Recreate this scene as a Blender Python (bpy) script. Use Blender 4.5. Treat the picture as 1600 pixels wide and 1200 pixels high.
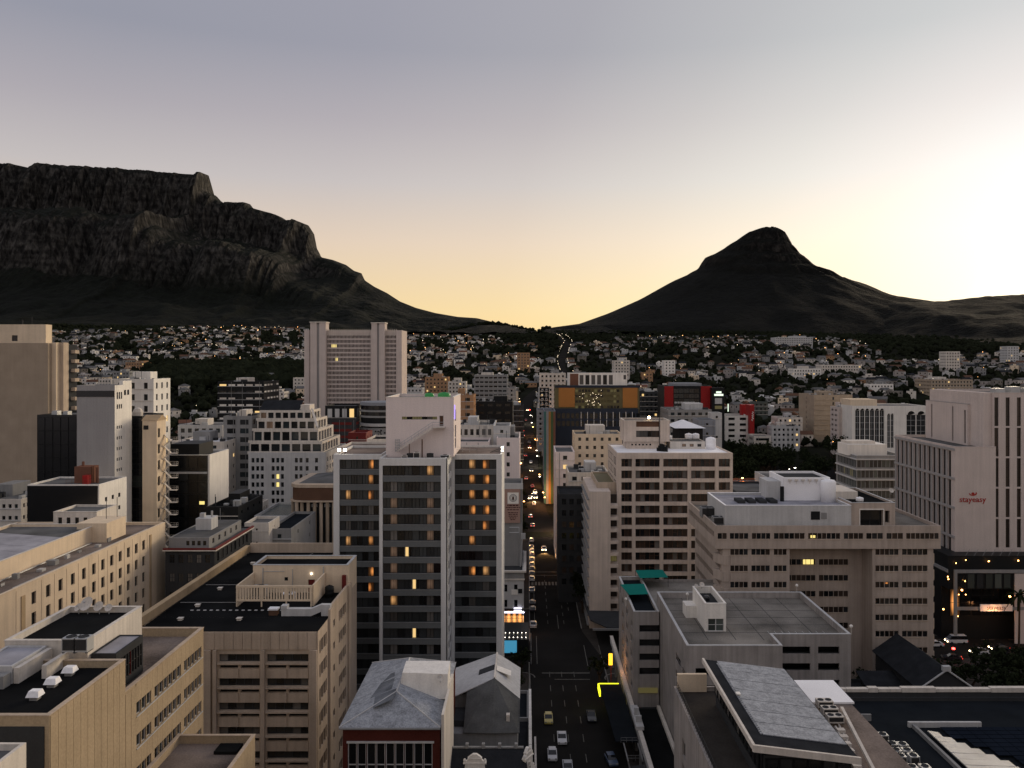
import bpy, math, random
from mathutils import Vector, Matrix, noise
for o in list(bpy.data.objects): bpy.data.objects.remove(o)
R = random.Random(11)
SC = bpy.context.scene
COL = SC.collection
rad = math.radians

# ------------------------------------------------------------------ camera, sky, light, exposure
H = 72.0                      # height of the viewpoint above the street
F, CX, CY = 1290.0, 825.0, 564.0
cam_d = bpy.data.cameras.new('camera'); cam = bpy.data.objects.new('camera', cam_d); COL.objects.link(cam)
cam.location = (0, 0, H); cam.rotation_euler = (rad(90), 0, 0)
cam_d.sensor_width = 36.0; cam_d.lens = 36.0 * F / 1600.0
cam_d.shift_x = (800 - CX) / 1600.0; cam_d.shift_y = -(600 - CY) / 1600.0
cam_d.clip_start = 1.0; cam_d.clip_end = 20000
SC.camera = cam
SC.view_settings.view_transform = 'Standard'; SC.view_settings.look = 'None'
SC.view_settings.exposure = 0.0; SC.view_settings.gamma = 1.0
SC.view_settings.use_curve_mapping = False

SUN_AZ, SUN_EL = 38.0, 0.0    # degrees; azimuth measured from +Y towards +X
world = bpy.data.worlds.new('World'); SC.world = world; world.use_nodes = True
wn = world.node_tree; wn.nodes.clear()
def wnode(t, **k):
    n = wn.nodes.new(t)
    for a, v in k.items(): setattr(n, a, v)
    return n
def wlink(a, b): wn.links.new(a, b)
def wmath(op, a, b=None, clamp=False):
    n = wnode('ShaderNodeMath', operation=op, use_clamp=clamp)
    for i, v in enumerate((a, b)):
        if v is None: continue
        if isinstance(v, (int, float)): n.inputs[i].default_value = v
        else: wlink(v, n.inputs[i])
    return n.outputs[0]
def wramp(fac, keys, span):
    n = wnode('ShaderNodeValToRGB'); cr = n.color_ramp; cr.interpolation = 'EASE' if False else 'LINEAR'
    while len(cr.elements) > 1: cr.elements.remove(cr.elements[-1])
    for i, (p, c) in enumerate(keys):
        e = cr.elements[0] if i == 0 else cr.elements.new(p / span)
        e.position = p / span; e.color = (c[0], c[1], c[2], 1)
    wlink(fac, n.inputs[0]); return n.outputs[0]
tc = wnode('ShaderNodeTexCoord')
sdir = Vector((math.sin(rad(SUN_AZ)) * math.cos(rad(SUN_EL)), math.cos(rad(SUN_AZ)) * math.cos(rad(SUN_EL)), math.sin(rad(SUN_EL))))
sep = wnode('ShaderNodeSeparateXYZ'); wlink(tc.outputs['Generated'], sep.inputs[0])
elev = wmath('MULTIPLY', wmath('ABSOLUTE', wmath('ARCSINE', sep.outputs[2])), 57.2958)
elevf = wmath('DIVIDE', elev, 90.0, True)
dot = wnode('ShaderNodeVectorMath', operation='DOT_PRODUCT'); wlink(tc.outputs['Generated'], dot.inputs[0]); dot.inputs[1].default_value = sdir
ang = wmath('DIVIDE', wmath('MULTIPLY', wmath('ARCCOSINE', wmath('MINIMUM', dot.outputs['Value'], 1.0)), 57.2958), 90.0, True)
base = wramp(elevf, [(0, (.96, .64, .23)), (3.4, (.88, .665, .345)), (8, (.745, .605, .475)), (12, (.555, .515, .51)), (16, (.425, .40, .435)),
                     (20.5, (.31, .318, .38)), (30, (.33, .335, .40)), (50, (.36, .365, .43)), (90, (.36, .365, .43))], 90)
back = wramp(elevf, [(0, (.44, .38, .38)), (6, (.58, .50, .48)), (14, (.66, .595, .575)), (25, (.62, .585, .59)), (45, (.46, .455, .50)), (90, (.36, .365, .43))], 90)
# horizontal angle from the set sun decides how far the afterglow reaches round the horizon
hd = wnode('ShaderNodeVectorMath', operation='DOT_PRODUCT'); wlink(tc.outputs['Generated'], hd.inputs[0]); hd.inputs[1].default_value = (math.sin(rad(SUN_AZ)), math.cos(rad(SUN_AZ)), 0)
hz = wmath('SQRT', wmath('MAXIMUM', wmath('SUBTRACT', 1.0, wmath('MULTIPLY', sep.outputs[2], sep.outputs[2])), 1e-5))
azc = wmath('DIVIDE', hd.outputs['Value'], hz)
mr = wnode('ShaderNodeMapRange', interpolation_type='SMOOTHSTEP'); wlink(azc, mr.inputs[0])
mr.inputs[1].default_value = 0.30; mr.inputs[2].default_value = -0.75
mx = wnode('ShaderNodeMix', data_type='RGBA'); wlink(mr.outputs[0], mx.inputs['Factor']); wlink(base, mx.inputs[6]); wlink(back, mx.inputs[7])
glow = wramp(ang, [(0, (1.1, 1.08, .95)), (6, (.85, .86, .78)), (12, (.585, .59, .55)), (18, (.45, .425, .36)), (24, (.305, .305, .245)), (31, (.195, .19, .145)),
                   (40, (.09, .08, .058)), (52, (.03, .024, .02)), (66, (0, 0, 0))], 90)
core = wramp(ang, [(0, (1, 1, .9)), (3, (.7, .62, .45)), (7, (.15, .13, .10)), (11, (0, 0, 0))], 90)
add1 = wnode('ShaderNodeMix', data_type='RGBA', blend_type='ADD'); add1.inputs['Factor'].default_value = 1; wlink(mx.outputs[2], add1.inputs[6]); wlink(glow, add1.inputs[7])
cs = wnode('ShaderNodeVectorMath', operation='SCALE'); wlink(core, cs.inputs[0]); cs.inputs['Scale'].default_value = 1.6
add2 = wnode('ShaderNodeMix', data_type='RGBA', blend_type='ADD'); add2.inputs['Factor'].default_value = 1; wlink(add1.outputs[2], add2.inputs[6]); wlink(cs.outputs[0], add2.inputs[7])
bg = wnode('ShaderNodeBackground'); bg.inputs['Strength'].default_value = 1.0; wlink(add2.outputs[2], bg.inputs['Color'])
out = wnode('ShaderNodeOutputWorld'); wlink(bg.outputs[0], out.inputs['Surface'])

sun_d = bpy.data.lights.new('afterglow_sun', 'SUN'); sun_d.energy = 4.0; sun_d.angle = rad(34); sun_d.color = (1.0, .80, .55)
sun = bpy.data.objects.new('afterglow_sun', sun_d); COL.objects.link(sun)
sun.rotation_euler = (-Vector((sdir.x, sdir.y, math.tan(rad(6))))).to_track_quat('-Z', 'Y').to_euler()

# ------------------------------------------------------------------ materials
MATS = {}
def nodes_of(name):
    m = bpy.data.materials.new(name); m.use_nodes = True; nt = m.node_tree
    return m, nt, nt.nodes['Principled BSDF']
def surf(name, rgb, rough=.85, var=.22, scale=.25, streak=0.00, bump=.0, metal=0.0, spec=.12, fine=.10):
    """a plain material: base colour broken by large blotches, fine grain and vertical streaks (weathering)"""
    m, nt, b = nodes_of(name); N = nt.nodes; L = nt.links
    g = N.new('ShaderNodeNewGeometry')
    n1 = N.new('ShaderNodeTexNoise'); n1.inputs['Scale'].default_value = scale; n1.inputs['Detail'].default_value = 5; L.new(g.outputs['Position'], n1.inputs['Vector'])
    n2 = N.new('ShaderNodeTexNoise'); n2.inputs['Scale'].default_value = 5.0; n2.inputs['Detail'].default_value = 3; L.new(g.outputs['Position'], n2.inputs['Vector'])
    def mth(op, a, bb):
        q = N.new('ShaderNodeMath'); q.operation = op
        for i, v in enumerate((a, bb)):
            if isinstance(v, (int, float)): q.inputs[i].default_value = v
            else: L.new(v, q.inputs[i])
        return q.outputs[0]
    f = mth('ADD', mth('MULTIPLY', mth('SUBTRACT', n1.outputs['Fac'], .5), var * 3.0), mth('MULTIPLY', mth('SUBTRACT', n2.outputs['Fac'], .5), fine * 3.0))
    if streak:
        mp = N.new('ShaderNodeVectorMath'); mp.operation = 'MULTIPLY'; mp.inputs[1].default_value = (1.6, 1.6, .05); L.new(g.outputs['Position'], mp.inputs[0])
        n3 = N.new('ShaderNodeTexNoise'); n3.inputs['Scale'].default_value = 1.0; n3.inputs['Detail'].default_value = 6; L.new(mp.outputs[0], n3.inputs['Vector'])
        f = mth('ADD', f, mth('MULTIPLY', mth('SUBTRACT', n3.outputs['Fac'], .5), streak * 3.0))
    k = mth('MAXIMUM', mth('ADD', f, 1.0), .35)
    v = N.new('ShaderNodeVectorMath'); v.operation = 'SCALE'; v.inputs[0].default_value = rgb; L.new(k, v.inputs['Scale'])
    L.new(v.outputs[0], b.inputs['Base Color'])
    b.inputs['Roughness'].default_value = rough; b.inputs['Metallic'].default_value = metal; b.inputs['Specular IOR Level'].default_value = 0.0 if rough >= .65 else spec
    if bump:
        bp = N.new('ShaderNodeBump'); bp.inputs['Strength'].default_value = bump; bp.inputs['Distance'].default_value = .05
        L.new(n2.outputs['Fac'], bp.inputs['Height']); L.new(bp.outputs[0], b.inputs['Normal'])
    MATS[name] = m; return m
def emit(name, rgb, strength):
    m, nt, b = nodes_of(name); b.inputs['Base Color'].default_value = (.02, .02, .02, 1)
    b.inputs['Emission Color'].default_value = (*rgb, 1); b.inputs['Emission Strength'].default_value = strength
    MATS[name] = m; return m
def glass(name, rgb, rough=.12, spec=.5):
    m, nt, b = nodes_of(name); N = nt.nodes; L = nt.links
    g = N.new('ShaderNodeObjectInfo')
    v = N.new('ShaderNodeVectorMath'); v.operation = 'SCALE'; v.inputs[0].default_value = rgb
    a = N.new('ShaderNodeMath'); a.operation = 'ADD'; a.inputs[1].default_value = .55; L.new(g.outputs['Random'], a.inputs[0]); L.new(a.outputs[0], v.inputs['Scale'])
    L.new(v.outputs[0], b.inputs['Base Color'])
    b.inputs['Roughness'].default_value = rough; b.inputs['Specular IOR Level'].default_value = spec
    MATS[name] = m; return m
def lit_room(name, rgb, strength, dark=.15, cx=.62, cz=.55):
    """a lit room seen through its window: a lamp-bright spot falling off over the curtain, folds in the cloth"""
    m, nt, b = nodes_of(name); N = nt.nodes; L = nt.links
    t = N.new('ShaderNodeTexCoord')
    s = N.new('ShaderNodeVectorMath'); s.operation = 'SUBTRACT'; s.inputs[1].default_value = (cx, .5, cz); L.new(t.outputs['Generated'], s.inputs[0])
    ml = N.new('ShaderNodeVectorMath'); ml.operation = 'MULTIPLY'; ml.inputs[1].default_value = (1, 0, .8); L.new(s.outputs[0], ml.inputs[0])
    ln = N.new('ShaderNodeVectorMath'); ln.operation = 'LENGTH'; L.new(ml.outputs[0], ln.inputs[0])
    r = N.new('ShaderNodeMapRange'); r.inputs[1].default_value = .06; r.inputs[2].default_value = .42; r.inputs[3].default_value = 1.0; r.inputs[4].default_value = dark; L.new(ln.outputs['Value'], r.inputs[0])
    w = N.new('ShaderNodeTexWave'); w.inputs['Scale'].default_value = 5; w.inputs['Distortion'].default_value = 2; L.new(t.outputs['Generated'], w.inputs['Vector'])
    wm = N.new('ShaderNodeMapRange'); wm.inputs[3].default_value = .6; wm.inputs[4].default_value = 1.0; L.new(w.outputs['Fac'], wm.inputs[0])
    q = N.new('ShaderNodeMath'); q.operation = 'MULTIPLY'; L.new(r.outputs[0], q.inputs[0]); L.new(wm.outputs[0], q.inputs[1])
    q2 = N.new('ShaderNodeMath'); q2.operation = 'MULTIPLY'; q2.inputs[1].default_value = strength; L.new(q.outputs[0], q2.inputs[0])
    b.inputs['Base Color'].default_value = (.05, .04, .03, 1); b.inputs['Emission Color'].default_value = (*rgb, 1); L.new(q2.outputs[0], b.inputs['Emission Strength'])
    b.inputs['Roughness'].default_value = .2
    MATS[name] = m; return m

surf('tan_concrete', (0.4, 0.315, 0.215), streak=0.09, var=.12, bump=.3, fine=0.18)
surf('cream_plaster', (0.7, 0.575, 0.43), streak=0.10, var=0.13)
surf('brown_concrete', (0.37, 0.3, 0.23), streak=0.06, var=0.14, fine=0.22)
surf('beige_concrete', (0.47, 0.385, 0.305), streak=0.17, var=0.18, bump=.2)
surf('ledge_tan', (.44, .33, .21), streak=0.08, var=.25)
surf('white_paint', (0.78, 0.75, 0.7), streak=0.14, var=.10)
surf('off_white', (0.62, 0.575, 0.52), streak=0.18, var=.14)
surf('pale_grey', (0.5, 0.5, 0.5), streak=0.16, var=.12)
surf('mid_grey', (0.26, 0.26, 0.26), streak=0.12, var=.15)
surf('blue_grey', (.24, .255, .285), streak=0.09, var=.10)
surf('dark_grey', (0.05, 0.052, 0.055), streak=0.08, var=.2)
surf('near_black', (0.014, 0.0155, 0.017), rough=.45, var=.2)
surf('black_panel', (.012, .013, .015), rough=.18, var=.15, spec=.5)
surf('pink_white', (0.76, 0.67, 0.645), streak=0.06, var=.05)
surf('hotel_white', (0.66, 0.66, 0.65), streak=0.09, var=.07)
surf('spandrel_grey', (0.135, 0.145, 0.15), rough=.5, streak=0.06, var=.10)
surf('garage_concrete', (0.32, 0.295, 0.28), streak=0.28, var=0.25, bump=.2)
surf('ribbon_concrete', (0.43, 0.36, 0.31), streak=0.18, var=0.16, bump=.2)
surf('lattice_cream', (0.58, 0.495, 0.43), streak=0.18, var=0.14)
surf('stone_pinkgrey', (0.58, 0.505, 0.47), streak=0.1, var=.08, fine=0.2)
surf('stone_grey', (0.33, 0.32, 0.32), streak=0.1, var=.08, fine=0.22)
surf('red_panel', (.34, .022, .022), rough=.5, var=.10)
surf('dark_red', (.14, .022, .02), rough=.6, var=.12)
surf('orange_panel', (.40, .175, .05), rough=.6, var=.06)
surf('peach_wall', (.36, .22, .13), streak=0.09, var=.12)
surf('navy_trim', (.030, .038, .055), rough=.6, var=.12)
surf('olive_band', (.14, .12, .06), rough=.6, var=.18)
surf('teal_panel', (0.045, 0.13, 0.125), rough=.6, var=.08)
surf('green_panel', (0.06, 0.11, 0.05), rough=.6, var=.08)
surf('ochre_panel', (.30, .16, .05), rough=.6, var=.08)
surf('bitumen', (0.014, 0.0145, 0.015), rough=.9, var=0.6, scale=.12, spec=.08)
surf('roof_grey', (.13, .13, .13), rough=.9, var=0.5, scale=.16)
surf('roof_lavender', (0.3, 0.3, 0.335), rough=.8, var=0.4, scale=.3)
surf('roof_stain', (.20, .165, .145), rough=.9, var=0.7, scale=.14, fine=0.3)
surf('deck_stain', (0.2, 0.185, 0.165), rough=.9, var=0.75, scale=.12, fine=0.35)
surf('roof_white', (0.88, 0.88, 0.9), rough=.7, var=.08)
surf('slate', (0.31, 0.325, 0.35), rough=.75, var=.38, scale=1.1, fine=.45)
surf('slate_mid', (.15, .16, .175), rough=.75, var=.5, scale=.5, fine=.3)
surf('felt_grey', (.10, .10, .097), rough=.8, var=.4, scale=.4, fine=.2)
surf('slate_dark', (0.028, 0.03, 0.034), rough=.75, var=.3, scale=.5, fine=.2)
surf('sheet_metal', (0.33, 0.34, 0.36), rough=.45, metal=.3, var=.2, scale=.4)
surf('galvanised', (.45, .46, .47), rough=.45, metal=.4, var=.15)
surf('red_brick', (.085, .025, .02), rough=.85, var=.2, fine=.2)
surf('terracotta', (.17, .085, .06), rough=.85, var=.25)
surf('brown_tile', (.12, .07, .05), rough=.85, var=.25)
surf('asphalt', (0.022, 0.021, 0.02), rough=.8, var=.3, scale=.1, fine=.15, spec=.25)
surf('paving', (0.055, 0.049, 0.044), rough=.85, var=.25, scale=.3, fine=.2)
surf('kerb_stone', (.20, .19, .18), rough=.85)
surf('road_paint', (0.16, 0.155, 0.14), rough=.7, var=.4, scale=1.2, fine=.3)
surf('earth', (0.016, 0.017, 0.013), rough=.95, var=.5, scale=.03)
surf('foliage', (0.022, 0.028, 0.015), rough=.8, var=.5, scale=.5, fine=.3)
surf('foliage_far', (0.015, 0.018, 0.011), rough=.9, var=.6, scale=.05, fine=.2)
surf('bark', (.06, .045, .035), rough=.95)
surf('steel_dark', (.05, .05, .052), rough=.5, metal=.5)
surf('tyre', (.012, .012, .012), rough=.8)
surf('solar', (.011, .015, .024), rough=.7, spec=.12, var=.2)
surf('blue_dark_roof', (0.016, 0.019, 0.023), rough=.65, var=.25, scale=.3)
surf('green_shade', (.015, .17, .14), rough=.8, var=.08)
surf('banner_pink', (.36, .24, .20), rough=.7, var=.06)
surf('print_dark', (.07, .03, .03), rough=.8, var=.05)
surf('logo_red', (.36, .035, .03), rough=.6, var=.05)
surf('car_white', (.62, .62, .63), rough=.25, spec=.5, var=.03, fine=.0)
surf('car_silver', (.34, .35, .36), rough=.25, metal=.6, var=.03, fine=.0)
surf('car_dark', (.03, .032, .036), rough=.2, spec=.5, var=.03, fine=.0)
surf('car_red', (.26, .02, .02), rough=.25, spec=.5, var=.03, fine=.0)
surf('car_blue', (.07, .10, .16), rough=.25, spec=.5, var=.03, fine=.0)
surf('car_yellow', (.48, .40, .12), rough=.25, spec=.5, var=.03, fine=.0)
glass('pane_black', (.008, .009, .010)); glass('pane_dark', (.020, .022, .024)); glass('pane_brown', (.030, .020, .015), rough=.3)
glass('pane_curtain', (.105, .100, .095), rough=.25); glass('pane_blue', (.022, .030, .034)); glass('car_glass', (.010, .011, .013), rough=.05)
glass('pane_hotel', (.034, .039, .042), rough=.2); glass('green_glass', (.055, .066, .062), rough=.2)
lit_room('lit_orange', (1.0, .36, .085), 1.05, dark=.05, cx=.70, cz=.5); lit_room('lit_orange_mid', (1.0, .40, .11), .85, dark=.06, cx=.45, cz=.6); lit_room('lit_orange_left', (1.0, .34, .08), .8, dark=.04, cx=.25, cz=.42)
lit_room('lit_amber', (1.0, .50, .18), .8, dark=.12, cx=.4)
lit_room('lit_dim', (1.0, .60, .40), .15, dark=.4, cx=.45)
lit_room('lit_shop', (1.0, .38, .10), 1.9, dark=.03, cx=.45, cz=.5)
emit('lit_yellow', (1.0, .66, .26), .95); emit('lit_tube', (1.0, .78, .25), 1.1); emit('lit_faint', (.75, .62, .22), .10)
emit('lamp_sodium', (1.0, .45, .12), 14.0); emit('lamp_white', (1.0, .90, .74), 7.0); emit('head_lamp', (1.0, .74, .40), 16.0)
emit('tail_lamp', (1.0, .05, .03), 3.0); emit('tail_off', (.3, .01, .01), .02); emit('head_off', (.4, .4, .4), .08); emit('signal_red', (1.0, .04, .03), 16.0)
emit('sign_orange', (1.0, .50, .02), 2.4); emit('sign_yellow', (.90, .92, .02), 2.2); emit('sign_white', (.85, 1.0, .78), 1.3); emit('screen_blue', (.05, .26, .42), .95)
emit('sign_purple', (.45, .30, 1.0), 1.2); emit('tank_green', (.01, .30, .05), .35); emit('neon_white', (.85, .82, 1.0), 3.5); emit('town_light', (1.0, .80, .55), 2.6); emit('town_light_orange', (1.0, .50, .18), 3.2)
# ------------------------------------------------------------------ mesh helpers
def PX(px, Y): return (px - CX) * Y / F
def PZ(py, Y): return H - (py - CY) * Y / F
def YG(py, z=0.0): return (H - z) * F / (py - CY)          # depth at which a level z shows in row py
class M:
    """collects faces; every face remembers a material slot"""
    def __init__(s): s.v = []; s.f = []; s.m = []
    def face(s, pts, mi=0):
        n = len(s.v); s.v += [tuple(p) for p in pts]; s.f.append(tuple(range(n, n + len(pts)))); s.m.append(mi)
    def box(s, x0, x1, y0, y1, z0, z1, mi=0, bottom=True):
        n = len(s.v)
        s.v += [(x0, y0, z0), (x1, y0, z0), (x1, y1, z0), (x0, y1, z0), (x0, y0, z1), (x1, y0, z1), (x1, y1, z1), (x0, y1, z1)]
        q = [(0, 1, 5, 4), (1, 2, 6, 5), (2, 3, 7, 6), (3, 0, 4, 7), (4, 5, 6, 7)]
        if bottom: q.append((3, 2, 1, 0))
        for t in q: s.f.append(tuple(n + i for i in t)); s.m.append(mi)
        return s
    def hexa(s, b, t, mi=0):
        """8 corners: bottom ring b, top ring t"""
        n = len(s.v); s.v += [tuple(p) for p in b] + [tuple(p) for p in t]; k = len(b)
        for i in range(k):
            j = (i + 1) % k; s.f.append((n + i, n + j, n + k + j, n + k + i)); s.m.append(mi)
        s.f.append(tuple(n + k + i for i in range(k))); s.m.append(mi)
        s.f.append(tuple(n + k - 1 - i for i in range(k))); s.m.append(mi)
        return s
    def prism(s, poly, z0, z1, mi=0): return s.hexa([(x, y, z0) for x, y in poly], [(x, y, z1) for x, y in poly], mi)
    def tube(s, a, b, r0, r1=None, n=8, mi=0, caps=True):
        a, b = Vector(a), Vector(b); r1 = r0 if r1 is None else r1
        d = (b - a).normalized(); u = d.orthogonal().normalized(); w = d.cross(u)
        k = len(s.v)
        for c, r in ((a, r0), (b, r1)):
            for i in range(n):
                t = 2 * math.pi * i / n; s.v.append(tuple(c + u * math.cos(t) * r + w * math.sin(t) * r))
        for i in range(n):
            j = (i + 1) % n; s.f.append((k + i, k + j, k + n + j, k + n + i)); s.m.append(mi)
        if caps:
            s.f.append(tuple(k + n - 1 - i for i in range(n))); s.m.append(mi); s.f.append(tuple(k + n + i for i in range(n))); s.m.append(mi)
        return s
    def lathe(s, c, prof, n=12, mi=0, axis='z', caps=True):
        k = len(s.v); c = Vector(c)
        for r, h in prof:
            for i in range(n):
                t = 2 * math.pi * i / n; p = (r * math.cos(t), r * math.sin(t), h)
                if axis == 'y': p = (p[0], h, p[1])
                s.v.append(tuple(c + Vector(p)))
        for a in range(len(prof) - 1):
            for i in range(n):
                j = (i + 1) % n; s.f.append((k + a * n + i, k + a * n + j, k + (a + 1) * n + j, k + (a + 1) * n + i)); s.m.append(mi)
        if caps:
            s.f.append(tuple(k + n - 1 - i for i in range(n))); s.m.append(mi)
            e = k + (len(prof) - 1) * n; s.f.append(tuple(e + i for i in range(n))); s.m.append(mi)
        return s
    def mesh(s, name, mats, origin=(0, 0, 0), smooth=False):
        me = bpy.data.meshes.new(name); ox, oy, oz = origin
        me.from_pydata([(x - ox, y - oy, z - oz) for x, y, z in s.v], [], s.f)
        for q in mats: me.materials.append(MATS[q] if isinstance(q, str) else q)
        if len(mats) > 1: me.polygons.foreach_set('material_index', s.m)
        if smooth: me.polygons.foreach_set('use_smooth', [True] * len(s.f))
        return me
def link(name, data, parent=None, loc=(0, 0, 0), rz=0.0):
    o = bpy.data.objects.new(name, data); COL.objects.link(o); o.location = loc
    if rz: o.rotation_euler = (0, 0, rz)
    if parent: o.parent = parent
    return o
def tag(o, label=None, cat=None, group=None, kind=None):
    if label: o['label'] = label
    if cat: o['category'] = cat
    if group: o['group'] = group
    if kind: o['kind'] = kind
    return o
def solo(name, m, mats, label=None, cat=None, origin=None, group=None, kind=None, smooth=False):
    """a thing that is one mesh"""
    if origin is None:
        xs = [p[0] for p in m.v]; ys = [p[1] for p in m.v]; zs = [p[2] for p in m.v]
        origin = ((min(xs) + max(xs)) / 2, (min(ys) + max(ys)) / 2, min(zs))
    if isinstance(mats, str): mats = [mats]
    return tag(link(name, m.mesh(name, mats, origin, smooth), None, origin), label, cat, group, kind)
def setting(name, m, mats, smooth=False):
    if isinstance(mats, str): mats = [mats]
    return tag(link(name, m.mesh(name, mats, (0, 0, 0), smooth)), kind='structure')
ROT = {'front': 0.0, 'right': math.pi / 2, 'left': -math.pi / 2, 'back': math.pi}
def to3(face, plane, u, z, d=0.0):
    if face == 'front': return (u, plane + d, z)
    if face == 'back': return (u, plane - d, z)
    if face == 'right': return (plane - d, u, z)
    return (plane + d, u, z)
def fquad(m, face, plane, u0, u1, z0, z1, d=0.0, mi=0):
    p = [to3(face, plane, u, z, d) for u, z in ((u0, z0), (u1, z0), (u1, z1), (u0, z1))]
    if face in ('left', 'back'): p.reverse()
    m.face(p, mi)
def wall_holes(m, face, plane, u0, u1, z0, z1, rects, depth, mi=0):
    """a wall face with real openings and their reveals"""
    zs = sorted({z0, z1} | {r[2] for r in rects} | {r[3] for r in rects}); zs = [z for z in zs if z0 <= z <= z1]
    for a, b in zip(zs, zs[1:]):
        if b - a < 1e-4: continue
        mid = (a + b) / 2; cur = u0
        for r in sorted((r for r in rects if r[2] < mid < r[3]), key=lambda r: r[0]):
            if r[0] > cur + 1e-4: fquad(m, face, plane, cur, r[0], a, b, 0, mi)
            cur = max(cur, r[1])
        if cur < u1 - 1e-4: fquad(m, face, plane, cur, u1, a, b, 0, mi)
    for a, b, c, d in (r[:4] for r in rects):
        P = lambda u, z, dd: to3(face, plane, u, z, dd)
        for q in ([(a, c, 0), (a, d, 0), (a, d, depth), (a, c, depth)], [(b, d, 0), (b, c, 0), (b, c, depth), (b, d, depth)],
                  [(b, c, 0), (a, c, 0), (a, c, depth), (b, c, depth)], [(a, d, 0), (b, d, 0), (b, d, depth), (a, d, depth)]):
            m.face([P(*t) for t in q], mi)
WIN = {}
def win_mesh(w, h, pane, nv=1, nh=0, fw=.07, frame='dark_grey', fd=.07, curtain=False):
    key = (round(w, 2), round(h, 2), pane, nv, nh, fw, frame, fd)
    if key in WIN: return WIN[key]
    m = M(); W, Hh = w / 2, h / 2
    m.face([(-W, 0, -Hh), (W, 0, -Hh), (W, 0, Hh), (-W, 0, Hh)], 0)
    def bar(x0, x1, z0, z1):
        y = -fd
        m.face([(x0, y, z0), (x1, y, z0), (x1, y, z1), (x0, y, z1)], 1)
        m.face([(x0, 0, z0), (x0, y, z0), (x0, y, z1), (x0, 0, z1)], 1); m.face([(x1, y, z0), (x1, 0, z0), (x1, 0, z1), (x1, y, z1)], 1)
        m.face([(x0, y, z1), (x1, y, z1), (x1, 0, z1), (x0, 0, z1)], 1)
    bar(-W, -W + fw, -Hh, Hh); bar(W - fw, W, -Hh, Hh); bar(-W + fw, W - fw, -Hh, -Hh + fw); bar(-W + fw, W - fw, Hh - fw, Hh)
    for i in range(1, nv): x = -W + w * i / nv; bar(x - fw / 2, x + fw / 2, -Hh + fw, Hh - fw)
    for i in range(1, nh): z = -Hh + h * i / nh; bar(-W + fw, W - fw, z - fw / 2, z + fw / 2)
    WIN[key] = m.mesh('window', [pane, frame]); return WIN[key]
DARK = ['pane_black', 'pane_dark', 'pane_dark', 'pane_black', 'pane_blue']
def win_split(w, h, pane, nv, nh, fw, frame, fd=.07):
    key = ('split', round(w, 2), round(h, 2), pane, nv, nh, fw, frame)
    if key not in WIN:
        me = win_mesh(w, h, pane, nv, nh, fw, frame, fd); vs = [v.co[:] for v in me.vertices]; fs = [tuple(p.vertices) for p in me.polygons]
        a = bpy.data.meshes.new('window'); a.from_pydata(vs[4:], [], [tuple(i - 4 for i in f) for f in fs[1:]]); a.materials.append(MATS[frame])
        b = bpy.data.meshes.new('pane'); b.from_pydata(vs[:4], [], fs[:1]); b.materials.append(MATS[pane]); WIN[key] = (a, b)
    return WIN[key]
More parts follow.
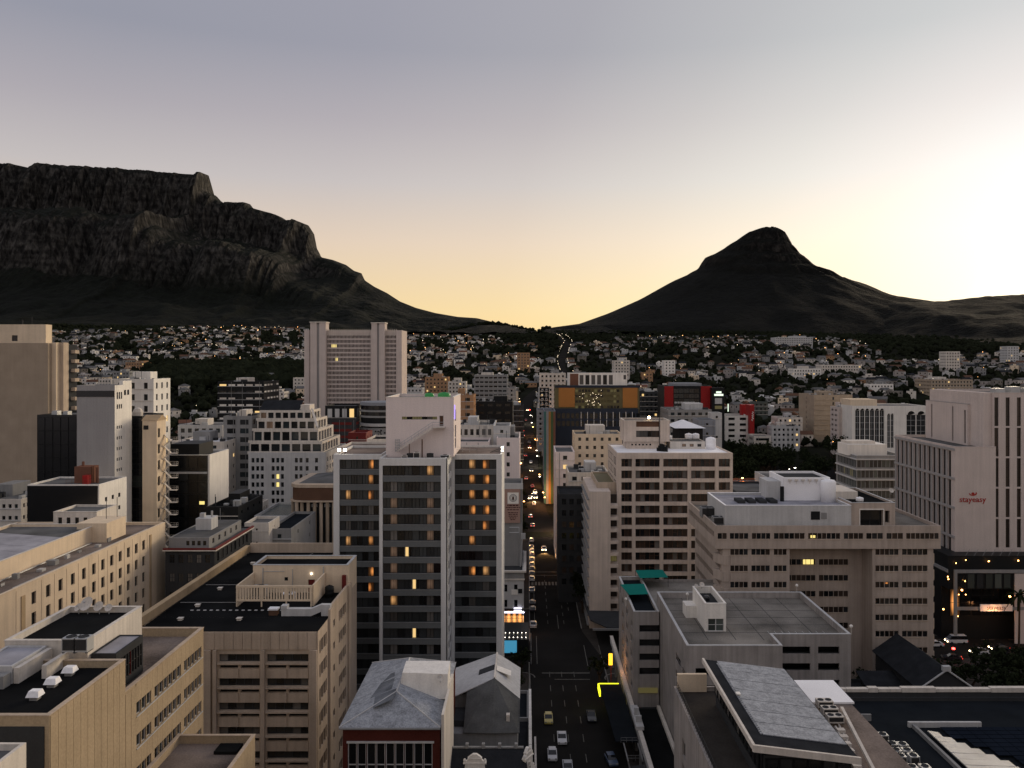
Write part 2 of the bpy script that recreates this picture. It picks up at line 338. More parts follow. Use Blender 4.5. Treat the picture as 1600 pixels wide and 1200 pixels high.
class Thing:
    def __init__(s, name, label, cat, base, group=None):
        s.base = Vector(base); s.root = tag(link(name, None, None, base), label, cat, group); s.nwin = 0
    def add(s, name, m, mats, label=None, kind=None, parent=None, smooth=False):
        if isinstance(mats, str): mats = [mats]
        o = link(name, m.mesh(name, mats, s.base, smooth), parent or s.root); return tag(o, label, kind=kind)
    def inst(s, name, me, loc, rz=0.0, label=None, parent=None):
        return tag(link(name, me, parent or s.root, Vector(loc) - s.base, rz), label)
    def box(s, name, x0, x1, y0, y1, z0, z1, mat, label=None, parent=None):
        return s.add(name, M().box(x0, x1, y0, y1, z0, z1), mat, label, None, parent)
    def window(s, face, plane, r, depth, pane, nv=1, nh=0, fw=.07, frame='dark_grey', label=None, name='window'):
        u, z = (r[0] + r[1]) / 2, (r[2] + r[3]) / 2; p = to3(face, plane, u, z, depth)
        if name == 'window' and (r[1] - r[0]) * F / p[1] >= 9 and (r[3] - r[2]) * F / p[1] >= 9:      # large enough in view to show frame and pane apart
            a, b = win_split(r[1] - r[0], r[3] - r[2], pane, nv, nh, fw, frame); o = s.inst(name, a, p, ROT[face], label); link('pane', b, o); return o
        return s.inst(name, win_mesh(r[1] - r[0], r[3] - r[2], pane, nv, nh, fw, frame), to3(face, plane, u, z, depth), ROT[face], label)
    def body(s, x0, x1, y0, y1, z0, z1, wall, op=None, depth=.3, roof='roof_grey', par=.8, pt=.3, name='wall', cope=None, fronts=('front', 'right', 'left')):
        """walls with openings, a sunk roof behind a parapet"""
        op = op or {}; m = M()
        wall_holes(m, 'front', y0, x0, x1, z0, z1, op.get('front', []), depth)
        wall_holes(m, 'right', x1, y0, y1, z0, z1, op.get('right', []), depth)
        wall_holes(m, 'left', x0, y0, y1, z0, z1, op.get('left', []), depth)
        wall_holes(m, 'back', y1, x0, x1, z0, z1, op.get('back', []), depth)
        if par > 0:
            a, b, c, d = x0 + pt, x1 - pt, y0 + pt, y1 - pt; zr = z1 - par
            m.face([(x0, y0, z1), (x1, y0, z1), (b, c, z1), (a, c, z1)]); m.face([(x1, y0, z1), (x1, y1, z1), (b, d, z1), (b, c, z1)])
            m.face([(x1, y1, z1), (x0, y1, z1), (a, d, z1), (b, d, z1)]); m.face([(x0, y1, z1), (x0, y0, z1), (a, c, z1), (a, d, z1)])
            m.face([(b, c, zr), (a, c, zr), (a, c, z1), (b, c, z1)]); m.face([(a, d, zr), (b, d, zr), (b, d, z1), (a, d, z1)])
            m.face([(a, c, zr), (a, d, zr), (a, d, z1), (a, c, z1)]); m.face([(b, d, zr), (b, c, zr), (b, c, z1), (b, d, z1)])
        else: a, b, c, d, zr = x0, x1, y0, y1, z1
        o = s.add(name, m, wall)
        q = M(); q.face([(a, c, zr), (b, c, zr), (b, d, zr), (a, d, zr)]); s.add('roof', q, roof)
        if cope:
            q = M(); e = .06; t = pt + .05; h = z1 + .09
            q.box(x0 - e, x1 + e, y0 - e, y0 + t, z1 + .003, h); q.box(x0 - e, x1 + e, y1 - t, y1 + e, z1 + .003, h)
            q.box(x0 - e, x0 + t, y0 + t, y1 - t, z1 + .003, h); q.box(x1 - t, x1 + e, y0 + t, y1 - t, z1 + .003, h); s.add('coping', q, cope)
        return o
    def joined(s, planes, depth, panes, kind='stuff', name='window'):
        """many small far windows as one part; planes: [(face, plane, rects)]"""
        m = M(); names = list(dict.fromkeys(panes))
        for face, plane, rects in planes:
            for r in rects:
                pick = r[4] if len(r) > 4 else R.choice(panes)
                if pick not in names: names.append(pick)
                fquad(m, face, plane, r[0], r[1], r[2], r[3], depth, names.index(pick))
        if m.f: s.add(name, m, names, kind=kind)
def grid(u0, u1, n, w, z_top, nrow, sp, h):
    """n openings of width w spread over u0..u1, nrow rows; z_top is the top of the first row"""
    st = (u1 - u0) / n
    return [(u0 + st * (i + .5) - w / 2, u0 + st * (i + .5) + w / 2, z_top - j * sp - h, z_top - j * sp) for j in range(nrow) for i in range(n)]
BLOCKS = []                                   # ground footprints already taken
def claim(x0, x1, y0, y1, pad=1.5): BLOCKS.append((x0 - pad, x1 + pad, y0 - pad, y1 + pad))
def lerp(t, pts):
    if t <= pts[0][0]: return pts[0][1]
    for (a, va), (b, vb) in zip(pts, pts[1:]):
        if t <= b: return va + (vb - va) * (t - a) / (b - a)
    return pts[-1][1]
GROUND_RISE = [(0, 0), (340, 0), (450, 10), (600, 29), (800, 52), (1000, 69), (1300, 95), (1500, 112), (1700, 124), (1900, 131), (2100, 133), (2600, 105), (4000, 60)]
def zt(x, y):
    z = lerp(y, GROUND_RISE)
    k = min(1, max(0, (y - 500) / 500)); z += k * 9 * (noise.noise(Vector((x * .0035, y * .0035, 3.1))))
    return z + 14 * min(1, max(0, (-x - 250) / 400)) * min(1, max(0, (y - 1150) / 600))
def block(name, label, px0, px1, py, Y, depth, wall, fh=3.3, ww=1.4, wh=1.5, gap=2.9, lit=.03, roof='roof_grey', zb=None, par=.7, panes=None,
          side=True, group=None, cat='building', litm='lit_yellow', pent=True, rec=.25, cope=None, rows=None):
    """a middle-distance block given by the columns its front shows in, the row of its roof edge and its distance"""
    x0, x1, zt1 = PX(px0, Y), PX(px1, Y), PZ(py, Y)
    zb = zt((x0 + x1) / 2, Y) - 1 if zb is None else zb
    t = Thing(name, label, cat, ((x0 + x1) / 2, Y + depth / 2, zb), group)
    top = zt1 - par - .7; n = rows or max(1, int((top - zb - 1) / fh)); op = {}; pl = []
    def rects(u0, u1):
        k = max(1, int((u1 - u0 - 1) / gap)); g = grid(u0 + .5, u1 - .5, k, min(ww, (u1 - u0 - 1) / k * .96), top, n, fh, wh)
        return [r + ((litm if R.random() < lit else R.choice(panes or DARK)),) for r in g]
    op['front'] = rects(x0, x1); pl.append(('front', Y, op['front']))
    if side:
        f = 'right' if (x0 + x1) / 2 < 6 else 'left'; op[f] = rects(Y, Y + depth); pl.append((f, x1 if f == 'right' else x0, op[f]))
    t.body(x0, x1, Y, Y + depth, zb, zt1, wall, op, rec, roof, par, cope=cope)
    t.joined(pl, rec, panes or DARK)
    if pent and x1 - x0 > 7 and depth > 7:
        w = (x1 - x0) * R.uniform(.25, .45); a = x0 + R.uniform(.15, .5) * (x1 - x0); b = Y + depth * .45
        t.box('lift_house', a, a + w, b, b + depth * .4, zt1 - par, zt1 + R.uniform(1.5, 2.8), R.choice(['pale_grey', 'off_white', 'mid_grey', wall]))
        u = M()
        for i in range(9): ux = R.uniform(x0 + 1, x1 - 2); uy = R.uniform(Y + 1, Y + depth - 2); u.box(ux, ux + R.uniform(.5, 2.2), uy, uy + R.uniform(.6, 2), zt1 - par, zt1 - par + R.uniform(.4, 1.7), i % 2)
        for i in range(3): ux = R.uniform(x0 + 1, x1 - 1); u.tube((ux, Y + 2, zt1 - par), (ux, Y + 2, zt1 + R.uniform(1, 3.5)), .08, n=5, mi=1)
        t.add('roof_unit', u, ['galvanised', 'dark_grey'], kind='stuff')
    if n > 1 and R.random() < .7:
        u = M(); e = R.choice([.10, .16, .25])
        for j in range(n): z = top - fh * j - wh - .12; u.box(x0 - (e if side else 0) * 0, x1, Y - e, Y - .004, z - .18, z)
        t.add('floor_line', u, R.choice(['off_white', 'pale_grey', wall]), kind='stuff')
    if R.random() < .5:
        u = M()
        for q in range(R.randint(1, 3)): ux = R.uniform(x0 + .4, x1 - .4); u.tube((ux, Y - .1, zt1 - .3), (ux, Y - .1, zb), .09, n=5)
        t.add('drain_pipe', u, 'mid_grey', kind='stuff')
    claim(x0, x1, Y, Y + depth); return t
def rails(m, pts, h=1.1, post=1.5, r=.03, nr=2):
    for a, b in zip(pts, pts[1:]):
        a, b = Vector(a), Vector(b); L = (b - a).length; n = max(1, int(L / post))
        for i in range(n + 1): p = a.lerp(b, i / n); m.tube(p, p + Vector((0, 0, h)), r, n=4, caps=False)
        for k in range(nr): o = Vector((0, 0, h * (k + 1) / nr)); m.tube(a + o, b + o, r, n=4, caps=False)
def text_mesh(txt, size, extrude=.04, spacing=1.0):
    cu = bpy.data.curves.new('lettering', 'FONT'); cu.body = txt; cu.size = size; cu.extrude = extrude; cu.align_x = 'CENTER'; cu.align_y = 'CENTER'; cu.resolution_u = 2; cu.space_character = spacing
    ob = bpy.data.objects.new('lettering', cu); COL.objects.link(ob)
    me = bpy.data.meshes.new_from_object(ob); bpy.data.objects.remove(ob); bpy.data.curves.remove(cu); return me
# ---- roof equipment, each a thing
def dish(x, y, z, r, label, yaw=0.0, group='satellite dishes on the roofs'):
    t = Thing('satellite_dish', label, 'satellite dish', (x, y, z), group)
    a = Vector((math.sin(yaw) * .8, -math.cos(yaw) * .8, .6)).normalized(); c = Vector((x, y, z + r + .25))
    t.add('mast', M().tube((x, y, z), c, .05, n=6), 'galvanised')
    m = M(); u = a.orthogonal().normalized(); w = a.cross(u); n = 16; rings = 4
    k = []
    for i in range(rings + 1):
        rr = r * i / rings; k.append([tuple(c + a * (.35 * rr * rr / r) + u * math.cos(q * 2 * math.pi / n) * rr + w * math.sin(q * 2 * math.pi / n) * rr) for q in range(n)])
    for i in range(rings):
        for q in range(n):
            j = (q + 1) % n; m.face([k[i][q], k[i][j], k[i + 1][j], k[i + 1][q]])
    t.add('reflector', m, 'off_white', smooth=True)
    t.add('feed_arm', M().tube(c - w * r * .8, c + a * r * .8, .03, n=4).tube(c + a * r * .72, c + a * r * .9, .09, n=6), 'galvanised')
    return t
def ac_unit(x, y, z, w, d, h, label, group, mat='galvanised', fans=1):
    t = Thing('condenser_unit', label, 'air conditioner', (x, y, z), group)
    t.add('casing', M().box(x - w / 2, x + w / 2, y - d / 2, y + d / 2, z + .12, z + h), mat)
    t.add('foot', M().box(x - w / 2 + .05, x - w / 2 + .2, y - d / 2, y + d / 2, z, z + .118).box(x + w / 2 - .2, x + w / 2 - .05, y - d / 2, y + d / 2, z, z + .118), 'steel_dark')
    for i in range(fans):
        cx = x - w / 2 + w * (i + .5) / fans; rr = min(w / fans, d) * .4
        t.add('fan', M().lathe((cx, y, z + h), [(rr, 0), (rr, .05), (rr * .8, .06), (rr * .78, .02), (.08, .02), (.07, .07)], n=12), 'dark_grey')
    t.add('grille', M().box(x - w / 2 + .1, x + w / 2 - .1, y - d / 2 - .02, y - d / 2 - .002, z + .3, z + h - .12), 'steel_dark')
    return t
def tank(x, y, z, r, h, label, mat='off_white', group='water tanks on the roofs'):
    t = Thing('water_tank', label, 'water tank', (x, y, z), group)
    t.add('shell', M().lathe((x, y, z), [(r, 0), (r, h * .3), (r * 1.03, h * .33), (r, h * .36), (r, h * .63), (r * 1.03, h * .66), (r, h * .69), (r, h * .86), (r * .6, h * .97), (r * .2, h)], n=14), mat, smooth=True)
    t.add('lid', M().lathe((x, y, z + h), [(r * .22, -.03), (r * .22, .08)], n=10), mat); return t
ORD = ['first', 'second', 'third', 'fourth', 'fifth', 'sixth', 'seventh', 'eighth', 'ninth', 'tenth', 'eleventh', 'twelfth', 'thirteenth', 'fourteenth', 'fifteenth', 'sixteenth',
       'seventeenth', 'eighteenth', 'nineteenth', 'twentieth', 'twenty-first', 'twenty-second', 'twenty-third', 'twenty-fourth', 'twenty-fifth', 'twenty-sixth']
# ------------------------------------------------------------------ ground, streets, hills
g = M(); g.face([(-9000, -600, -.35), (9000, -600, -.35), (9000, 12000, -.35), (-9000, 12000, -.35)]); setting('ground', g, 'earth')
g = M(); g.box(-160, 170, 20, 335, -.3, -.012, bottom=False); setting('city_floor', g, 'paving')
# valley floor rising to the foot of the mountains
def height_mesh(name, xs, ys, fn, mat, smooth=True):
    v = [(x, y, fn(x, y)) for y in ys for x in xs]; nx = len(xs)
    f = [(j * nx + i, j * nx + i + 1, (j + 1) * nx + i + 1, (j + 1) * nx + i) for j in range(len(ys) - 1) for i in range(nx - 1)]
    me = bpy.data.meshes.new(name); me.from_pydata(v, [], f); me.materials.append(MATS[mat])
    if smooth: me.polygons.foreach_set('use_smooth', [True] * len(f))
    return tag(link(name, me), kind='structure')
height_mesh('valley_terrain', [-2600 + 40 * i for i in range(131)], [332 + 24 * i for i in range(95)], lambda x, y: zt(x, y) - .3, 'earth')

def hill_material(name, rock, veg, z0, z1, rockz):
    m, nt, b = nodes_of(name); N = nt.nodes; L = nt.links
    gm = N.new('ShaderNodeNewGeometry'); sp = N.new('ShaderNodeSeparateXYZ'); L.new(gm.outputs['True Normal'], sp.inputs[0])
    pz = N.new('ShaderNodeSeparateXYZ'); L.new(gm.outputs['Position'], pz.inputs[0])
    st = N.new('ShaderNodeVectorMath'); st.operation = 'MULTIPLY'; st.inputs[1].default_value = (.06, .06, .022); L.new(gm.outputs['Position'], st.inputs[0])
    n1 = N.new('ShaderNodeTexNoise'); n1.inputs['Scale'].default_value = 1; n1.inputs['Detail'].default_value = 7; n1.inputs['Roughness'].default_value = .65; L.new(st.outputs[0], n1.inputs['Vector'])
    s2 = N.new('ShaderNodeVectorMath'); s2.operation = 'MULTIPLY'; s2.inputs[1].default_value = (.012, .012, .06); L.new(gm.outputs['Position'], s2.inputs[0])
    n2 = N.new('ShaderNodeTexNoise'); n2.inputs['Scale'].default_value = 1; n2.inputs['Detail'].default_value = 6; L.new(s2.outputs[0], n2.inputs['Vector'])
    n3 = N.new('ShaderNodeTexNoise'); n3.inputs['Scale'].default_value = .03; n3.inputs['Detail'].default_value = 8; n3.inputs['Roughness'].default_value = .7; L.new(gm.outputs['Position'], n3.inputs['Vector'])
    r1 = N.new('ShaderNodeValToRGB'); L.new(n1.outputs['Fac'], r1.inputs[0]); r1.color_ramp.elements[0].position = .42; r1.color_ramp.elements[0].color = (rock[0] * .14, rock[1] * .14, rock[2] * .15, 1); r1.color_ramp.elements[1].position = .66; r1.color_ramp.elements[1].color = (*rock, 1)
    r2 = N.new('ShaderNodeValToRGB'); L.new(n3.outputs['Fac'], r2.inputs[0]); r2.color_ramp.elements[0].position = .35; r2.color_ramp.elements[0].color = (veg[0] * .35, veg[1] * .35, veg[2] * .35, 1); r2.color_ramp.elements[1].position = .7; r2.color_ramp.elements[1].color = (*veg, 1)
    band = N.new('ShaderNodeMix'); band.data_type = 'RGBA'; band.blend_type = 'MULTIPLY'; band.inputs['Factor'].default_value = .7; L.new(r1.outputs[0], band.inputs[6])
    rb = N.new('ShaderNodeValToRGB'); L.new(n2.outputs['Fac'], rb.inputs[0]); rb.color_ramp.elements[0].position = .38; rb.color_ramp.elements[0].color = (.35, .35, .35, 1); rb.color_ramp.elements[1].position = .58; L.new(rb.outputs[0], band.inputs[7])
    steep = N.new('ShaderNodeMapRange'); L.new(sp.outputs[2], steep.inputs[0]); steep.inputs[1].default_value = .80; steep.inputs[2].default_value = .45
    hi = N.new('ShaderNodeMapRange'); L.new(pz.outputs[2], hi.inputs[0]); hi.inputs[1].default_value = rockz[0]; hi.inputs[2].default_value = rockz[1]
    k = N.new('ShaderNodeMath'); k.operation = 'MULTIPLY'; L.new(steep.outputs[0], k.inputs[0]); L.new(hi.outputs[0], k.inputs[1])
    mix = N.new('ShaderNodeMix'); mix.data_type = 'RGBA'; L.new(k.outputs[0], mix.inputs['Factor']); L.new(r2.outputs[0], mix.inputs[6]); L.new(band.outputs[2], mix.inputs[7])
    L.new(mix.outputs[2], b.inputs['Base Color']); b.inputs['Roughness'].default_value = .95; b.inputs['Specular IOR Level'].default_value = .1
    bp = N.new('ShaderNodeBump'); bp.inputs['Strength'].default_value = .9; bp.inputs['Distance'].default_value = 14; L.new(n1.outputs['Fac'], bp.inputs['Height']); L.new(bp.outputs[0], b.inputs['Normal'])
    MATS[name] = m
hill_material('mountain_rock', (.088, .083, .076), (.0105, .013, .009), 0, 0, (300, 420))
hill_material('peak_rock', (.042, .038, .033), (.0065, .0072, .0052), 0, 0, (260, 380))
# flat-topped mountain: ridge line from the skyline, cliffs from a stepped profile, buttresses and ravines from noise
SKY = [(-900, 300), (-600, 268), (-300, 255), (0, 258), (40, 261), (72, 268), (84, 264), (92, 262), (150, 266), (210, 268), (270, 272), (318, 276), (320, 273), (326, 274), (328, 279), (331, 303), (338, 306), (346, 315), (356, 320), (372, 319), (391, 319),
       (396, 326), (412, 330), (430, 335), (441, 340), (452, 347), (468, 347), (482, 352), (491, 366), (494, 386), (500, 397), (502, 402), (520, 406), (541, 414), (553, 423), (565, 427), (570, 438), (585, 448), (605, 458), (625, 471), (650, 481), (680, 489), (715, 495), (745, 497), (770, 503), (795, 511), (820, 515), (840, 523), (860, 530)]
def yr(p): return lerp(p, [(-900, 3600), (480, 3600), (843, 2600), (900, 2500)])
RID = [(PX(p, yr(p)), yr(p), PZ(q, yr(p)), p) for p, q in SKY]
XR = [(a, b) for a, b, c, d in RID]; XZ = [(a, c) for a, b, c, d in RID]; XP = [(a, d) for a, b, c, d in RID]
CLIFF = [(0, .0), (.30, .10), (.50, .235), (.595, .325), (.615, .40), (.64, .49), (.665, .57), (.69, .61), (.76, .645), (.84, .675), (.895, .715), (.91, .80), (.92, .88), (.93, .91), (.94, .96), (.955, .99), (1, 1.0)]
SOFT = [(0, 0), (.3, .16), (.6, .42), (.8, .68), (.9, .84), (1, 1)]
BUTT = [(75, 46), (205, 52), (320, 58), (432, 40), (-60, 60), (-200, 70)]
def table(x, s):
    """height of the mountain at column x, at share s of the way from its foot to the ridge"""
    yrr, zr, p = lerp(x, XR), lerp(x, XZ), lerp(x, XP)
    y = 1850 + (yrr - 1850) * s
    if s > 1: return y, zr - (s - 1) * 2000
    c = lerp(p, [(-900, 1), (480, 1), (600, 0)])
    rav = noise.fractal(Vector((x * .0062, 0, 1.7)), 0.9, 2.0, 5); fine = noise.fractal(Vector((x * .02, s * 3, 4.7)), 0.8, 2.1, 5) + .8 * noise.fractal(Vector((x * .055, s * 5, 2.2)), 0.7, 2.1, 4)
    w = math.exp(-((s - .76) / .19) ** 2)
    but = max([0.0] + [1 - ((p - q) / r) ** 2 for q, r in BUTT]); but = but * math.exp(-((s - .66) / .10) ** 2)
    ss = min(1, max(0, s + c * (w * (.085 * rav + .026 * fine) + .075 * but * (1 if s < .8 else .4))))
    if s > .97: ss = max(ss, s)
    k = c * lerp(ss, CLIFF) + (1 - c) * lerp(ss, SOFT)
    zf = 128; z = zf + (zr - zf) * k
    z += (1 - s) * s * 4 * 22 * noise.fractal(Vector((x * .006, y * .006, 9)), 1.0, 2.0, 4)
    return y, min(z, zr + (6 if p < 318 or p > 327 else 0))
xs = sorted(set([PX(-900, 3600) + 22 * i for i in range(75)] + [-2400 + 6 * i for i in range(405)])); ss = [i / 60 for i in range(30)] + [.5 + i / 240 for i in range(120)] + [1, 1.02, 1.1, 1.3, 1.7]
xs = [x for x in xs if x < 95]
v = []
for s in ss:
    for x in xs:
        y, z = table(x, s); v.append((x, y, z))
nx = len(xs); f = [(j * nx + i, j * nx + i + 1, (j + 1) * nx + i + 1, (j + 1) * nx + i) for j in range(len(ss) - 1) for i in range(nx - 1)]
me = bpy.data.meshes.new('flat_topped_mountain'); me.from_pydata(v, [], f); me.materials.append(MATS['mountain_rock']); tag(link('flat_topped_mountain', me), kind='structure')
# pointed peak, laid out in rings about its own summit
PKX, PKY = PX(1203, 2400), 2400.0
LEFTP = [(0, 355), (10, 355), (20, 358), (33, 363), (50, 374), (60, 380), (72, 389), (88, 397), (100, 402), (106, 411), (112, 420), (130, 430), (153, 440), (203, 468), (253, 490), (303, 508), (343, 513), (370, 527), (420, 545), (520, 560)]
RIGHTP = [(0, 355), (8, 356), (16, 360), (23, 364), (27, 372), (32, 382), (35, 392), (38, 402), (48, 408), (62, 418), (97, 437), (147, 456), (175, 470), (187, 474), (240, 478), (300, 500), (420, 540), (520, 560)]
FRONTP = [(0, 355), (14, 358), (26, 366), (38, 380), (52, 393), (62, 406), (80, 418), (120, 440), (180, 468), (240, 490), (300, 512), (380, 540), (520, 575)]
def peak(r, th):
    q = r * F / 2400; c, s = math.cos(th), math.sin(th)
    l, rr, fr = lerp(q, LEFTP), lerp(q, RIGHTP), lerp(q, FRONTP); wx = c * c
    py = wx * (rr if c > 0 else l) + (1 - wx) * fr
    z = PZ(py, 2400); n = noise.fractal(Vector((c * 6, s * 6, q * .012)), .9, 2.0, 5); z += (1 - wx) * 9 * n * min(1, q / 20)
    if 30 < q < 125: z += (1 - wx * .8) * 5 * math.sin(z * .16 + 2 * n)
    return z
rs = [0.5, 8, 16] + [16 + 9 * i for i in range(1, 28)] + [260 + 18 * i for i in range(36)]; NA = 200
v = [(PKX + r * math.cos(2 * math.pi * a / NA), PKY + r * math.sin(2 * math.pi * a / NA), peak(r, 2 * math.pi * a / NA)) for r in rs for a in range(NA)]
f = [(j * NA + i, j * NA + (i + 1) % NA, (j + 1) * NA + (i + 1) % NA, (j + 1) * NA + i) for j in range(len(rs) - 1) for i in range(NA)] + [tuple(range(NA))]
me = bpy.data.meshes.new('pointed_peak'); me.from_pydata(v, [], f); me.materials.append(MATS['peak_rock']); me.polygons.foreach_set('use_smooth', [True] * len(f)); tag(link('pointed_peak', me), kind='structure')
# long ridge running off to the right
RSK = [(1290, 520), (1330, 498), (1365, 480), (1392, 472), (1420, 473), (1480, 470), (1530, 464), (1560, 462), (1600, 460), (1680, 452), (1800, 458), (2100, 500)]
RZ = [(PX(p, 2000), PZ(q, 2000)) for p, q in RSK]
def ridge(x, y):
    zr = lerp(x, RZ) + 2.0 * noise.fractal(Vector((x * .05, 0, 2)), .9, 2, 4); s = (y - 1150) / 850
    if s > 1: return zr - (s - 1) * 300
    return 78 + (zr - 78) * (max(0, s) ** .85) + 14 * s * (1 - s) * 4 * noise.fractal(Vector((x * .008, y * .008, 5)), 1, 2, 4)
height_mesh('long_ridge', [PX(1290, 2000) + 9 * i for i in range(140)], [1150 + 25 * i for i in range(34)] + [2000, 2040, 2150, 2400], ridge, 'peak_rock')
# low wooded saddle between them
def saddle(x, y):
    p = CX + x * F / y
    top = PZ(lerp(p, [(600, 540), (760, 506), (800, 511), (826, 517), (842, 522), (852, 515), (905, 511), (940, 500), (1000, 530)]), 2350)
    s = (y - 1750) / 600; n = 5 * noise.fractal(Vector((x * .03, y * .03, 1)), .9, 2, 4)
    return (132 + (top - 132) * min(1, s)) + n * (1 if s < 1 else .5) - max(0, s - 1) * 60
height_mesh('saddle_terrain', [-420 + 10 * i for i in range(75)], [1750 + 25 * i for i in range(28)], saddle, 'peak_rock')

# ---- the long street and the cross street
def strip(name, xl, xr, y0, y1, dz, mat, step=20, fol=True):
    m = M(); ys = []; y = y0
    while y < y1: ys.append(y); y += step if y < 330 else step * 2
    ys.append(y1); n = len(ys)
    for y in ys:
        for x in (xl(y), xr(y)): m.v.append((x, y, (zt(x, y) if y > 332 else 0) + dz))
    for j in range(n - 1): m.f.append((2 * j, 2 * j + 1, 2 * j + 3, 2 * j + 2)); m.m.append(0)
    return setting(name, m, mat)
def xc(y): return lerp(y, [(0, 0), (330, 0), (392, -3.8), (500, -5), (600, -8), (690, -6), (760, 8), (840, 33), (1050, 37), (1200, 48), (1350, 60), (1600, 56), (1800, 46)])      # the street bends to the right as it climbs
def xw(y): return lerp(y, [(0, 18), (204, 18), (205, 14.4), (330, 14.0), (392, 10.8), (600, 10), (2000, 9)])
strip('road', lambda y: xc(y) + .4, lambda y: xc(y) + xw(y), 60, 1800, .02, 'asphalt')
strip('cross_road', lambda y: -140, lambda y: .4, 191, 211, .016, 'asphalt'); strip('cross_road', lambda y: 18.0, lambda y: 168, 200, 221, .012, 'asphalt')
m = M()
for x0, x1, y0, y1 in ((-5.2, .4, 60, 190), (-3.4, .4, 212, 330), (18.0, 21, 60, 199.5), (14.4, 17.2, 222, 330), (88, 168, 222, 226), (88, 168, 186, 199.5)): m.box(x0, x1, y0, y1, -.3, .10, bottom=False)
setting('pavement', m, 'paving')
m = M()
for x, y0, y1 in ((.4, 60, 190), (.4, 212, 330), (18.0, 60, 199.5), (14.4, 222, 330)): m.box(x - .12 if x < 10 else x - .15, x + .15 if x < 10 else x + .12, y0, y1, -.3, .13, bottom=False)
setting('kerb', m, 'kerb_stone')
m = M()
def paint(x0, x1, y0, y1): m.face([(x0, y0, .026), (x1, y0, .026), (x1, y1, .026), (x0, y1, .026)])
for x in (4.9, 7.65, 10.5):
    for i in range(12): paint(x, x + .13, 100 + 8 * i, 103.2 + 8 * i)
for x in (2.1,): paint(x, x + .14, 196, 216)
for x, a, b in ((14.3, 195, 209), (18.05, 199, 209), (8.4, 222, 234), (2.0, 222, 262)): paint(x - .25, x - .1, a, b)
paint(3.2, 14.2, 190.2, 190.7); paint(6, 14, 186.5, 186.8); paint(1.0, 14, 281.4, 281.9); paint(1.0, 14, 277.0, 277.4)
for i in range(12): paint(1.1 + i * 1.1, 1.75 + i * 1.1, 265, 269)
for i in range(6): paint(11.6, 11.75, 238 + 6.5 * i, 241 + 6.5 * i)
for x in (5.4, 9.8):
    for i in range(8): paint(x, x + .13, 226 + 7 * i, 229 + 7 * i)
for i in range(10): paint(96 + 7 * i, 99.5 + 7 * i, 213, 213.2)
paint(100, 116, 216.5, 216.8); paint(108, 124, 219.4, 219.6)
setting('road_marking', m, 'road_paint')
# paving joints and the kerb rounding at the corners
m = M()
for cx, cy in ((-1.5, 187.5), (20.5, 187)):
    for i in range(13):
        a, b = math.pi * i / 12, math.pi * (i + 1) / 12
        m.face([(cx + 3.2 * math.cos(t) * k / 3.2, cy + 3.2 * math.sin(t) * k / 3.2, .135) for t, k in ((a, 3.2), (b, 3.2), (b, 2.9), (a, 2.9))])
setting('corner_kerb', m, 'kerb_stone')
# ------------------------------------------------------------------ unseen blocks behind and beside the viewpoint, added to close off the low sky
m = M(); rb_ = random.Random(3)
for x0, x1, y0, y1, z in ((-24, 24, -46, -4, 69.5), (-120, -62, -60, 25, 52), (-56, -30, -50, 0, 38), (34, 60, -60, 8, 44), (64, 120, -50, 40, 58), (-150, -95, 20, 75, 36), (100, 150, 60, 120, 40), (-130, -70, -150, -75, 62), (-60, -8, -140, -70, 74), (0, 55, -150, -70, 55), (62, 130, -160, -75, 80), (-200, -140, -130, 0, 50), (135, 200, -120, 40, 52)):
    m.box(x0, x1, y0, y1, -.3, z)
    for j in range(int(z / 3.4)):
        m.box(x0 + 1.5, x1 - 1.5, y1 + .004, y1 + .05, z - 2.8 - 3.4 * j, z - 1.3 - 3.4 * j, 1)
tag(link('unseen_blocks', m.mesh('unseen_blocks', ['beige_concrete', 'pane_dark'])), kind='structure')
# ------------------------------------------------------------------ near left: ribbed tan block
t = Thing('office_block', 'tan ribbed concrete block at the lower left corner with black roofs and strip windows', 'building', (-58, 87, 0))
XR_ = -41.0; YA, YS, YB = 70.7, 84.0, 104.3
rows = [36.2, 32.8, 29.4, 26.0, 22.6]
wr = []
for zt_ in rows:
    for a, b, n in ((86.4, 89.9, 3), (90.6, 97.6, 6), (98.4, 103.7, 5)):
        st = (b - a) / n
        wr += [(a + st * i + .05, a + st * (i + 1) - .05, zt_ - 1.35, zt_) for i in range(n)]
t.body(-54, XR_, YS, YB, 0, 38.3, 'tan_concrete', {'right': wr}, .28, 'roof_stain', 1.0, .35, cope='beige_concrete')
for i, r in enumerate(wr): t.window('right', XR_, r, .24, R.choice(['pane_black', 'pane_dark', 'pane_dark', 'pane_blue']), 1, 0, .06, 'pale_grey')
slit = (78.2, 78.75, 22.5, 29.5)
t.body(-54, XR_, YA, YS - .003, 0, 41.6, 'tan_concrete', {'right': [slit]}, .3, 'bitumen', .7, .35, cope='beige_concrete')
t.window('right', XR_, slit, .25, 'pane_blue', 0, 4, .06, 'navy_trim')
